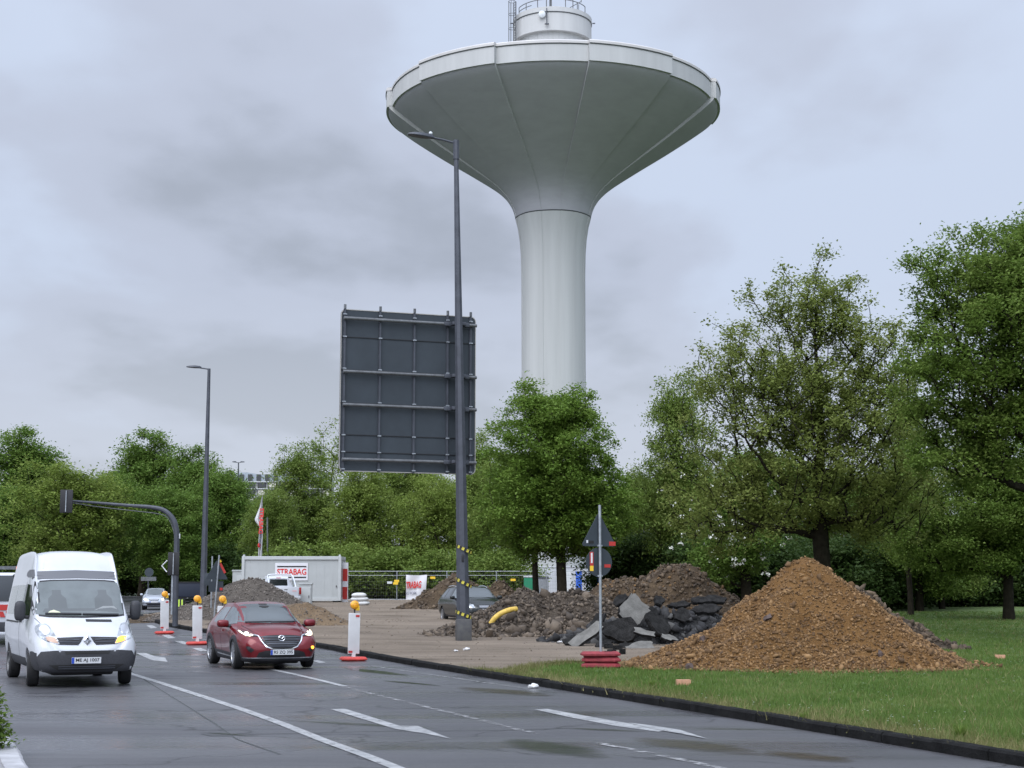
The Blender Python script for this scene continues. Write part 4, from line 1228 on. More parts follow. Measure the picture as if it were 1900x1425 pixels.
class Car:
    def __init__(s, t, st, paint, wheels, rw, ww, half, well=0.07, nx=64):
        s.t = t
        mb = MB().add(*car_shell(st, nx))
        s.body = mb.build('body', paint, t, smooth=38)
        me = s.body.data
        bm = bmesh.new(); bm.from_mesh(me); s.bvh = BVHTree.FromBMesh(bm); bm.free()
        cut = []
        for x in wheels:
            for sg in (-1, 1):
                y0 = half - ww - .16
                c_ = MB().lathe([(0, y0 * sg), (rw + well, y0 * sg), (rw + well, (half + .3) * sg), (0, (half + .3) * sg)], 32, (x, 0, rw), 'Y').build('cutter', paint, None, smooth=30)
                c_.location = t.location; c_.rotation_euler = t.rotation_euler; c_.scale = t.scale
                cut.append(c_)
        bpy.context.view_layer.update()
        # the cut is done in the thing's own frame
        for c_ in cut: c_.location = (0, 0, 0); c_.rotation_euler = (0, 0, 0); c_.scale = (1, 1, 1)
        s.body.parent = None
        bool_cut(s.body, cut)
        s.body.parent = t
        s.body.data.polygons.foreach_set('use_smooth', [True] * len(s.body.data.polygons)); s.body.data.set_sharp_from_angle(angle=R(38))
        x0, x1 = min(wheels) - rw - .1, max(wheels) + rw + .1
        MB().box(((x0 + x1) / 2, 0, rw + .14), (x1 - x0, 2 * (half - ww - .18), 2 * rw - .12), bev=.05).build('underbody', M['black'], t, smooth=0)
    def cast(s, axis, a, b):
        if axis == 'front': o, d = Vector((9, a, b)), Vector((-1, 0, 0))
        elif axis == 'rear': o, d = Vector((-9, a, b)), Vector((1, 0, 0))
        elif axis == 'left': o, d = Vector((a, 5, b)), Vector((0, -1, 0))
        elif axis == 'right': o, d = Vector((a, -5, b)), Vector((0, 1, 0))
        elif axis == 'top': o, d = Vector((a, b, 9)), Vector((0, 0, -1))
        h = s.bvh.ray_cast(o, d)
        return (h[0], h[1] if h[1].dot(d) < 0 else -h[1]) if h[0] is not None else (None, None)
    def patch(s, name, axis, outline, m, off=0.008, parent=None, rnd=0, step=0.07, skirt=0.03, smooth=40):
        o = [Vector((p[0], p[1], 0)) for p in outline]
        if rnd: o = catmull(o, rnd, closed=True)
        o2 = []
        for i in range(len(o)):
            a, b = o[i], o[(i + 1) % len(o)]
            k = max(1, int((b - a).length / step))
            o2 += [a + (b - a) * (j / k) for j in range(k)]
        vs = [v.xy for v in o2]; n = len(vs)
        mnx, mxx2 = min(v.x for v in vs), max(v.x for v in vs); mny, mxy = min(v.y for v in vs), max(v.y for v in vs)
        yv = mny + step * .5
        while yv < mxy:
            xv = mnx + step * .43
            while xv < mxx2:
                vs.append(Vector((xv, yv))); xv += step
            yv += step
        r = delaunay_2d_cdt(vs, [], [list(range(n))], 1, 1e-5)
        P3, N3, ok = [], [], []
        for v in r[0]:
            p, nn = s.cast(axis, v.x, v.y)
            ok.append(p is not None)
            P3.append(p); N3.append(nn)
        tris = [f for f in r[2] if all(ok[i] for i in f)]
        if not tris: return None
        used = sorted({i for f in tris for i in f}); mp_ = {i: k for k, i in enumerate(used)}
        top = [P3[i] + N3[i] * off for i in used]
        edges = {}
        for f in tris:
            for a, b in zip(f, f[1:] + f[:1] if isinstance(f, list) else tuple(f[1:]) + (f[0],)):
                edges[(a, b)] = 1
        bd = [(a, b) for a, b in edges if (b, a) not in edges]
        vs3 = list(top); fs3 = [tuple(mp_[i] for i in f) for f in tris]
        low = {}
        for a, b in bd:
            for i in (a, b):
                if i not in low:
                    low[i] = len(vs3); vs3.append(P3[i] - N3[i] * skirt)
            fs3.append((mp_[b], mp_[a], low[a], low[b]))
        return MB().add(vs3, fs3).build(name, m, parent or s.t, smooth=smooth)
    def both(s, name, outline, m, **k):
        a = s.patch(name, 'left', outline, m, **k); b = s.patch(name, 'right', outline, m, **k)
        return a, b
    def frontpair(s, name, outline, m, axis='front', **k):
        a = s.patch(name, axis, outline, m, **k); b = s.patch(name, axis, [(-p[0], p[1]) for p in outline[::-1]], m, **k)
        return a, b
def wheel(t, x, y, r, wd, side, spokes=10, rimmat=None, rimr=0.66, steer=0.0, hub='alloy'):
    w_ = MB().lathe([(r * .55, -wd / 2), (r * .9, -wd / 2), (r * .985, -wd * .38), (r, -wd * .2), (r, wd * .2), (r * .985, wd * .38), (r * .9, wd / 2), (r * .68, wd / 2), (r * .66, wd * .3), (r * .4, wd * .25), (0, wd * .25)], 36, (0, 0, 0), 'Y')
    wo_ = w_.build('wheel', M['rubber'], t, smooth=35)
    wo_.location = (x, y, r)
    wo_.rotation_euler.z = (0 if side > 0 else PI) + steer
    mb = MB()
    ri = r * rimr
    mb.lathe([(ri, wd * .40), (ri * 1.03, wd * .5), (ri * .93, wd * .5), (ri * .90, wd * .34)], 32, (0, 0, 0), 'Y')
    mb.lathe([(0, wd * .47), (r * .13, wd * .46), (r * .15, wd * .36), (r * .15, wd * .26)], 16, (0, 0, 0), 'Y')
    if hub == 'alloy':
        for k in range(spokes):
            a = 2 * PI * k / spokes
            rm = Matrix.Rotation(a, 3, 'Y')
            o = [(-.022 * r / .33, r * .1), (.022 * r / .33, r * .1), (.032 * r / .33, ri * .95), (-.010 * r / .33, ri * .95)]
            vs = [rm @ Vector((p[0], wd * d, p[1])) for d in (.33, .46) for p in o]
            mb.add(vs, [(3, 2, 1, 0), (4, 5, 6, 7)] + [(i, (i + 1) % 4, 4 + (i + 1) % 4, 4 + i) for i in range(4)])
    else:
        mb.lathe([(0, wd * .40), (ri * .45, wd * .42), (ri * .7, wd * .30), (ri * .95, wd * .36)], 24, (0, 0, 0), 'Y')
    mb.build('rim', rimmat or M['alloy'], wo_, smooth=30)
    return wo_
def number_plate(t, c, u, v, body, par=None, w_=.52, h_=.11):
    u, v = Vector(u).normalized(), Vector(v).normalized(); n = u.cross(v); c = Vector(c)
    rm = rot_uv(u, v)
    pl = MB().box(c, (w_, h_, .012), rm, bev=.004).build('number_plate', M['plate'], par or t, smooth=0)
    MB().box(c - u * (w_ / 2 - .024) + n * .004, (.045, h_ - .006, .010), rm).build('blue_band', M['blue'], pl, smooth=0)
    if body: text('lettering', body, w_ * .80, h_ * .70, M['ink'], pl, c + u * .022 + n * .008, rm, 0.012, .002)
    return pl
def mirror(t, c, size, m, side, stalk=None):
    mb = MB().ball((0, 0, 0), (size[0] / 2, size[1] / 2, size[2] / 2), 14, 10)
    # squarer housing
    p = 0.62
    mb.v = [tuple(math.copysign(abs(a / (size[i] / 2)) ** p, a) * size[i] / 2 for i, a in enumerate(v)) for v in mb.v]
    mb.v = [(v[0] + c[0], v[1] + c[1], v[2] + c[2]) for v in mb.v]
    o = mb.build('mirror', m, t, smooth=60)
    MB().box((c[0] - size[0] * .42, c[1], c[2]), (.01, size[1] * .8, size[2] * .75)).build('mirror_glass', M['chrome'], o, smooth=0)
    if stalk: MB().tube([stalk, (c[0], c[1] - side * size[1] * .2, c[2] - size[2] * .3)], .035, 8).build('mirror_arm', M['black'], o)
    return o
def head_loc(px_mid, py_mid, alpha, x_front):
    """origin so that the middle of the front axle stands at a photo pixel"""
    W = G(px_mid, py_mid)
    h = Vector((math.sin(alpha), -math.cos(alpha), 0))
    o = W - h * x_front
    o.z = gz(o.x, o.y)
    return o, math.atan2(h.y, h.x)

# ------------------------------------------------------------------ red crossover
def red_car():
    a = R(22.3)
    loc, rz = head_loc(505, 1240, a, 1.28)
    t = thing('parked_car', 'metallic red compact crossover with lit headlamps driving towards the viewer', 'car', loc, rz)
    t.name = 'red_car'
    X0 = -2.13
    rows = [  # x, zbot, wlow, zmid, wmid, zbelt, wbelt, ztop, wtop, crown
        (0.00, .42, .60, .62, .70, .86, .66, .98, .52, .01), (0.10, .33, .72, .62, .82, .98, .76, 1.14, .56, .01), (0.40, .28, .79, .66, .875, 1.04, .82, 1.38, .56, .015),
        (0.80, .26, .80, .68, .89, 1.05, .85, 1.475, .58, .02), (1.30, .24, .79, .68, .875, 1.02, .855, 1.515, .60, .022), (1.90, .24, .79, .67, .87, .99, .86, 1.52, .60, .022),
        (2.35, .24, .79, .67, .87, .975, .86, 1.46, .59, .022), (2.75, .24, .79, .68, .875, .965, .855, 1.285, .60, .02), (3.06, .24, .80, .69, .885, .95, .84, 1.085, .66, .02),
        (3.20, .24, .80, .69, .89, .945, .83, 1.035, .67, .03), (3.60, .24, .79, .68, .885, .90, .80, .985, .62, .045), (3.90, .25, .76, .64, .85, .84, .75, .925, .56, .045), (4.10, .27, .70, .60, .77, .77, .66, .845, .48, .035), (4.21, .30, .60, .55, .66, .68, .56, .74, .42, .02), (4.235, .34, .50, .52, .56, .62, .48, .66, .38, .01)]
    rows = [(r[0] + X0,) + r[1:] for r in rows]
    fx, rx = 1.28, -1.29
    c = Car(t, rows, M['red_paint'], (fx, rx), .345, .215, .885, well=.125)
    # glazing
    c.patch('windscreen', 'front', [(-.60, 1.455), (-.40, 1.485), (0, 1.495), (.40, 1.485), (.60, 1.455), (.705, 1.10), (.55, 1.075), (0, 1.068), (-.55, 1.075), (-.705, 1.10)], M['glass'], off=.004, skirt=.02)
    for side in ('left', 'right'):
        c.patch('side_window', side, [(.83 - .02, 1.06), (.45, 1.30), (.20, 1.40), (-.10, 1.42), (-.14, 1.03), (.3, 1.02)], M['glass_side'], off=.006)
        c.patch('side_window', side, [(-.18, 1.42), (-.75, 1.41), (-1.05, 1.34), (-1.12, 1.08), (-.22, 1.03)], M['glass_side'], off=.006)
        sg = 1 if side == 'left' else -1
        # black wheel-arch cladding and sill
        for x in (fx, rx):
            o = [(x + .475 * math.cos(q), .345 + .475 * math.sin(q)) for q in np.linspace(-.42, PI + .42, 18)] + [(x + .395 * math.cos(q), .345 + .395 * math.sin(q)) for q in np.linspace(PI + .42, -.42, 18)]
            c.patch('arch_cladding', side, o, M['black_rough'], off=.014, step=.05)
        c.patch('sill_cladding', side, [(fx - .42, .26), (fx - .44, .42), (rx + .44, .46), (rx + .42, .27)], M['black_rough'], off=.014)
        c.patch('sill_trim', side, [(fx - .50, .335), (fx - .50, .36), (rx + .52, .395), (rx + .52, .37)], M['chrome'], off=.022)
        hd = c.patch('door_handle', side, [(-.03, .885), (.17, .88), (.17, .915), (-.03, .92)], M['red_paint'], off=.022)
        c.patch('door_seam', side, [(-.165, .42), (-.15, .42), (-.15, 1.01), (-.165, 1.01)], M['ink'], off=.002)
        c.patch('door_seam', side, [(.80, .42), (.815, .42), (.86, .98), (.845, .98)], M['ink'], off=.002)
        mirror(t, (.66, sg * 1.0, 1.06), (.20, .27, .17), M['red_paint'], sg, (.70, sg * .83, 1.0))
    # nose
    g1 = c.patch('grille', 'front', [(-.47, .80), (-.43, .70), (-.33, .585), (-.20, .535), (0, .525), (.20, .535), (.33, .585), (.43, .70), (.47, .80), (.25, .825), (0, .83), (-.25, .825)], M['black'], off=.006)
    for z, w_ in ((.775, .44), (.725, .42), (.675, .38), (.63, .335), (.585, .28)):
        c.patch('grille_bar', 'front', [(-w_, z), (w_, z), (w_, z + .018), (-w_, z + .018)], M['steel_dark'], off=.016, parent=g1)
    wing = [(-.62, .825), (-.50, .80), (-.45, .69), (-.345, .575), (-.20, .522), (0, .510), (.20, .522), (.345, .575), (.45, .69), (.50, .80), (.62, .825), (.62, .838), (.47, .815), (.425, .70), (.33, .592), (.19, .54), (0, .53), (-.19, .54), (-.33, .592), (-.425, .70), (-.47, .815), (-.62, .838)]
    c.patch('grille_trim', 'front', wing, M['chrome'], off=.022, parent=g1, step=.04)
    # winged emblem
    ec, _ = c.cast('front', 0, .765)
    em = MB()
    E = lambda y, z: Vector((ec.x + .026, y, .765 + z))
    em.tube([E(.072 * math.cos(q), .058 * math.sin(q)) for q in np.linspace(0, 2 * PI, 25)], .006, 6, cap=False)
    em.tube(catmull([E(-.062, .012), E(-.04, .026), E(0, -.012), E(.04, .026), E(.062, .012)], 5), .007, 6)
    em.build('emblem', M['chrome'], g1)
    for sg in (1, -1):
        ax = [(sg * y, z) for y, z in [(.48, .795), (.60, .795), (.72, .80), (.80, .87), (.815, .925), (.72, .895), (.60, .85), (.50, .83)]]
        hl = c.patch('headlamp', 'front', ax if sg > 0 else ax[::-1], M['glass_dark'], off=.010, step=.04)
        dr = [(sg * y, z) for y, z in [(.595, .815), (.66, .80), (.735, .812), (.795, .875), (.805, .915), (.785, .905), (.765, .862), (.715, .835), (.66, .832), (.60, .842)]]
        c.patch('daylight_strip', 'front', dr if sg > 0 else dr[::-1], M['lamp_on'], off=.018, parent=hl, step=.03)
        lm = [(sg * (.695 + .036 * math.cos(q)), .862 + .026 * math.sin(q)) for q in np.linspace(0, 2 * PI, 12, endpoint=False)]
        c.patch('beam_lens', 'front', lm if sg > 0 else lm[::-1], M['lamp_on'], off=.016, parent=hl, step=.03)
        fg = [(sg * y, z) for y, z in [(.60, .52), (.72, .60), (.76, .585), (.72, .50), (.66, .46)]]
        fl = c.patch('fog_lamp', 'front', fg if sg > 0 else fg[::-1], M['black'] if sg < 0 else M['black'], off=.010, step=.04)
        ind = [(sg * (.70 + .034 * math.cos(q)), .555 + .034 * math.sin(q)) for q in np.linspace(0, 2 * PI, 12, endpoint=False)]
        c.patch('indicator', 'front', ind if sg > 0 else ind[::-1], M['amber_on'] if sg > 0 else M['black_rough'], off=.018, parent=fl, step=.03)
    c.patch('lower_intake', 'front', [(-.55, .36), (.55, .36), (.50, .46), (.36, .50), (-.36, .50), (-.50, .46)], M['black'], off=.008)
    c.patch('bumper_lip', 'front', [(-.80, .26), (.80, .26), (.80, .335), (-.80, .335)], M['black_rough'], off=.014)
    c.patch('lip_trim', 'front', [(-.78, .335), (.78, .335), (.78, .352), (-.78, .352)], M['galv'], off=.016)
    pc, _ = c.cast('front', 0, .47)
    number_plate(t, (pc.x + .03, .0, .462), (0, 1, 0), (0, 0, 1), 'RS ZQ 395')
    # bonnet edge, wipers, roof aerial, lamps at the back
    for sg in (1, -1):
        pr = [(3.06 + X0, sg * .64), (3.5 + X0, sg * .60), (3.95 + X0, sg * .54), (3.95 + X0, sg * .545), (3.5 + X0, sg * .607), (3.06 + X0, sg * .648)]
        c.patch('bonnet_seam', 'top', pr if sg > 0 else pr[::-1], M['ink'], off=.003, step=.05)
    c.patch('wiper', 'front', [(-.55, 1.078), (.05, 1.085), (.05, 1.098), (-.55, 1.092)], M['black'], off=.02)
    c.patch('wiper', 'front', [(.02, 1.078), (.60, 1.088), (.60, 1.10), (.02, 1.092)], M['black'], off=.02)
    c.patch('mirror_mount', 'front', [(-.09, 1.49), (-.11, 1.43), (-.05, 1.40), (.05, 1.40), (.11, 1.43), (.09, 1.49)], M['ink'], off=.007)
    c.patch('rear_window', 'rear', [(-.50, 1.12), (.50, 1.12), (.48, 1.36), (-.48, 1.36)], M['glass_dark'], off=.006)
    c.frontpair('tail_lamp', [(.45, .95), (.72, .93), (.74, 1.02), (.5, 1.04)], M['red_clear'], axis='rear', off=.01)
    st_ = R(-3)
    for x, st2 in ((fx, st_), (rx, 0)):
        for sg in (1, -1): wheel(t, x, sg * .785, .345, .215, sg, 10, M['alloy'], .70, st2)
    for ch in t.children:
        if not ch.name.startswith('wheel'): ch.location.z -= .085
    t.scale = (1.0, 1.0, 1.0)
    return t
red_car()

# ------------------------------------------------------------------ white high-roof van
M['seat_dim'] = mat('dim_cab_interior_behind_glass', (0.058, 0.066, 0.066), 0.05, ior=1.7)
def van():
    a = R(24)
    loc, rz = head_loc(146, 1271, a, 1.45)
    t = thing('delivery_van', 'white high roof van with black bumper and one lit indicator', 'van', loc, rz)
    X0 = -2.5
    rows = [
        (0.00, .42, .86, .85, .93, 1.30, .90, 2.30, .70, .02), (0.10, .38, .88, .85, .945, 1.32, .925, 2.40, .74, .04), (1.0, .33, .89, .82, .95, 1.32, .93, 2.44, .745, .05),
        (2.0, .32, .89, .82, .95, 1.30, .93, 2.455, .745, .055), (2.75, .32, .89, .82, .95, 1.27, .93, 2.42, .745, .055), (2.98, .32, .89, .80, .95, 1.25, .925, 2.27, .755, .05),
        (3.12, .32, .89, .78, .95, 1.22, .92, 2.05, .78, .04), (3.30, .32, .89, .78, .95, 1.18, .92, 1.92, .775, .03), (3.70, .32, .89, .77, .95, 1.12, .91, 1.60, .80, .03), (4.03, .31, .89, .76, .95, 1.06, .90, 1.30, .83, .03),
        (4.15, .31, .89, .75, .945, 1.02, .88, 1.225, .82, .04), (4.45, .30, .88, .73, .925, .96, .84, 1.06, .76, .06), (4.65, .29, .85, .70, .885, .90, .79, .94, .70, .05), (4.76, .28, .80, .62, .82, .78, .73, .82, .62, .03), (4.80, .30, .74, .55, .76, .68, .68, .72, .55, .01)]
    rows = [(r[0] + X0,) + r[1:] for r in rows]
    fx, rx = 3.95 + X0, .85 + X0
    c = Car(t, rows, M['white_paint'], (fx, rx), .325, .215, .95, well=.055)
    ws = c.patch('windscreen', 'front', [(-.735, 1.88), (-.5, 1.905), (0, 1.915), (.5, 1.905), (.735, 1.88), (.82, 1.42), (.82, 1.30), (.6, 1.275), (0, 1.262), (-.6, 1.275), (-.82, 1.30), (-.82, 1.42)], M['glass_van'], off=.006, skirt=.02)
    fr = [(-.775, 1.91), (-.5, 1.935), (0, 1.945), (.5, 1.935), (.775, 1.91), (.86, 1.42), (.855, 1.275), (.6, 1.243), (0, 1.23), (-.6, 1.243), (-.855, 1.275), (-.86, 1.42)]
    c.patch('screen_seal', 'front', fr, M['black'], off=.002, skirt=.02)
    for z0, y0, y1 in ((1.30, -.66, -.02), (1.285, .0, .66)):
        c.patch('wiper', 'front', [(y0, z0 - .01), (y1, z0 - .022), (y1, z0), (y0, z0 + .012)], M['black'], off=.028)
    for sg in (-1, 1):
        c.patch('seat_glimpse', 'front', [(sg * .42 - .17, 1.40), (sg * .42 + .17, 1.40), (sg * .42 + .16, 1.58), (sg * .42 + .08, 1.66), (sg * .42 + .08, 1.74), (sg * .42 - .08, 1.74), (sg * .42 - .08, 1.66), (sg * .42 - .16, 1.58)], M['seat_dim'], off=.0075)
    c.patch('dashboard_glimpse', 'front', [(-.70, 1.335), (.70, 1.335), (.66, 1.40), (-.66, 1.40)], M['seat_dim'], off=.0078)
    c.patch('paper', 'front', [(-.62, 1.315), (-.36, 1.31), (-.42, 1.345), (-.50, 1.375), (-.57, 1.355)], mat('paper_on_dashboard', (0.50, 0.52, 0.36), 0.6), off=.009)
    c.patch('interior_glimpse', 'front', [(.22, 1.36), (.40, 1.44), (.60, 1.44), (.66, 1.38), (.55, 1.41), (.40, 1.40)], mat('steering_wheel_glimpse', (0.20, 0.21, 0.21), 0.5), off=.008)
    # dark band under the raised roof
    M['band'] = mat('grey_roof_band', (0.105, 0.108, 0.118), 0.5)
    c.patch('roof_band', 'front', [(-.80, 1.945), (-.79, 2.09), (0, 2.12), (.79, 2.09), (.80, 1.945), (0, 1.965)], M['band'], off=.008)
    for side in ('left', 'right'):
        sg = 1 if side == 'left' else -1
        c.patch('roof_band', side, [(.72, 1.99), (.62, 2.13), (.1, 2.13), (-.15, 2.08), (-.15, 2.02), (.1, 1.985)], M['band'], off=.006)
        c.patch('side_window', side, [(1.15, 1.24), (.86, 1.62), (.64, 1.84), (.18, 1.86), (.16, 1.26)], M['glass_dark'], off=.006)
        c.patch('side_panel', side, [(.04, 1.27), (.04, 1.84), (-1.0, 1.84), (-1.0, 1.27)], mat('glazed_side_panel', (0.20, 0.215, 0.21), 0.12, ior=1.6), off=.005)
        c.patch('side_panel', side, [(-1.1, 1.27), (-1.1, 1.84), (-2.2, 1.82), (-2.2, 1.27)], mat('glazed_side_panel', (0.20, 0.215, 0.21), 0.12, ior=1.6), off=.005)
        c.patch('sill_cladding', side, [(fx - .42, .33), (fx - .42, .50), (rx + .42, .50), (rx + .42, .34)], M['black_rough'], off=.012)
        c.patch('door_seam', side, [(.105, .5), (.12, .5), (.12, 1.9), (.105, 1.9)], M['ink'], off=.002)
        c.patch('door_handle', side, [(.16, 1.13), (.38, 1.13), (.38, 1.18), (.16, 1.18)], M['black'], off=.025)
        c.patch('sliding_rail', side, [(-.1, 1.12), (-2.1, 1.12), (-2.1, 1.15), (-.1, 1.15)], M['black'], off=.012)
        mirror(t, (1.08, sg * 1.06, 1.36), (.20, .20, .37), M['black_rough'], sg, (1.10, sg * .90, 1.24))
    # nose
    gl = c.patch('grille', 'front', [(-.60, .885), (-.60, .80), (-.50, .765), (-.16, .755), (-.12, .80), (-.06, .90), (-.12, .90)], M['black'], off=.006, step=.05)
    gr = c.patch('grille', 'front', [(.60, .885), (.12, .90), (.06, .90), (.12, .80), (.16, .755), (.50, .765), (.60, .80)], M['black'], off=.006, step=.05)
    for par, sg in ((gl, -1), (gr, 1)):
        for z in (.80, .845):
            q = [(sg * .14, z), (sg * .58, z + .01), (sg * .58, z + .022), (sg * .14, z + .012)]
            c.patch('grille_bar', 'front', q, M['steel_dark'], off=.014, parent=par)
    # diamond emblem
    ec, _ = c.cast('front', 0, .84)
    dm = MB()
    o1 = [(0, .098), (.068, 0), (0, -.098), (-.068, 0)]; o2 = [(0, .050), (.030, 0), (0, -.050), (-.030, 0)]
    vs = [Vector((ec.x + .030, p[0], .84 + p[1])) for p in o1] + [Vector((ec.x + .042, p[0] * 1.25, .84 + p[1] * 1.25)) for p in o2] + [Vector((ec.x + .026, p[0], .84 + p[1])) for p in o2] + [Vector((ec.x - .02, p[0], .84 + p[1])) for p in o1]
    fs = [(i, (i + 1) % 4, 4 + (i + 1) % 4, 4 + i) for i in range(4)] + [(4 + i, 4 + (i + 1) % 4, 8 + (i + 1) % 4, 8 + i) for i in range(4)] + [(i, 12 + i, 12 + (i + 1) % 4, (i + 1) % 4) for i in range(4)]
    dm.add(vs, fs); dm.build('emblem', M['chrome'], t, smooth=0)
    for sg in (1, -1):
        hl_o = [(sg * y, z) for y, z in [(.49, .775), (.60, .80), (.74, .845), (.83, .92), (.855, 1.02), (.83, 1.10), (.74, 1.135), (.66, 1.115), (.60, 1.03), (.54, .90)]]
        hl = c.patch('headlamp', 'front', hl_o if sg > 0 else hl_o[::-1], M['lens'], off=.010, step=.05, rnd=3)
        bl = [(sg * (.715 + .085 * math.cos(q)), 1.015 + .085 * math.sin(q)) for q in np.linspace(0, 2 * PI, 16, endpoint=False)]
        c.patch('reflector', 'front', bl if sg > 0 else bl[::-1], M['chrome'], off=.016, parent=hl, step=.04)
        il = [(sg * y, z) for y, z in [(.50, .785), (.60, .805), (.70, .835), (.72, .895), (.64, .905), (.56, .885)]]
        c.patch('indicator', 'front', il if sg > 0 else il[::-1], M['amber_on'] if sg > 0 else mat('unlit_indicator', (0.45, 0.30, 0.22), 0.3), off=.016, parent=hl, step=.04)
        se = [(sg * y, z) for y, z in [(.84, 1.235), (.60, .93), (.595, .925), (.60, .918), (.61, .925), (.85, 1.23)]]
        c.patch('bonnet_seam', 'front', se if sg > 0 else se[::-1], M['steel_dark'], off=.003, step=.05)
    c.patch('bonnet_vent', 'front', [(.03, 1.165), (.50, 1.155), (.50, 1.195), (.03, 1.205)], M['black'], off=.008, step=.05)
    c.patch('bumper', 'front', [(-.885, .30), (-.86, .55), (-.80, .645), (-.6, .66), (0, .655), (.6, .66), (.80, .645), (.86, .55), (.885, .30), (.6, .285), (-.6, .285)], M['black_rough'], off=.012, step=.06)
    for side in ('left', 'right'):
        c.patch('bumper', side, [(fx + .37, .32), (fx + .37, .64), (fx + .55, .65), (fx + .75, .62), (fx + .78, .32)], M['black_rough'], off=.012)
    c.patch('upper_intake', 'front', [(-.38, .60), (.38, .60), (.40, .645), (-.40, .645)], M['ink'], off=.018)
    li = c.patch('lower_intake', 'front', [(-.52, .33), (-.2, .315), (.2, .315), (.52, .33), (.66, .41), (-.66, .41)], M['ink'], off=.018)
    for z in (.345, .375): c.patch('intake_bar', 'front', [(-.5, z), (.5, z), (.5, z + .01), (-.5, z + .01)], M['steel_dark'], off=.024, parent=li)
    pc, _ = c.cast('front', 0, .49)
    number_plate(t, (pc.x + .035, -.02, .485), (0, 1, 0), (0, 0, 1), 'ME AJ 1007')
    c.patch('roof_gutter', 'front', [(-.62, 2.15), (-.60, 2.15), (-.57, 2.42), (-.59, 2.42)], M['facade_light'], off=.004)
    for sg in (1, -1):
        wheel(t, fx, sg * .83, .325, .215, sg, 8, M['steelwheel'], .62, R(-6), 'steel'); wheel(t, rx, sg * .83, .325, .215, sg, 8, M['steelwheel'], .62, 0, 'steel')
    return t
van()

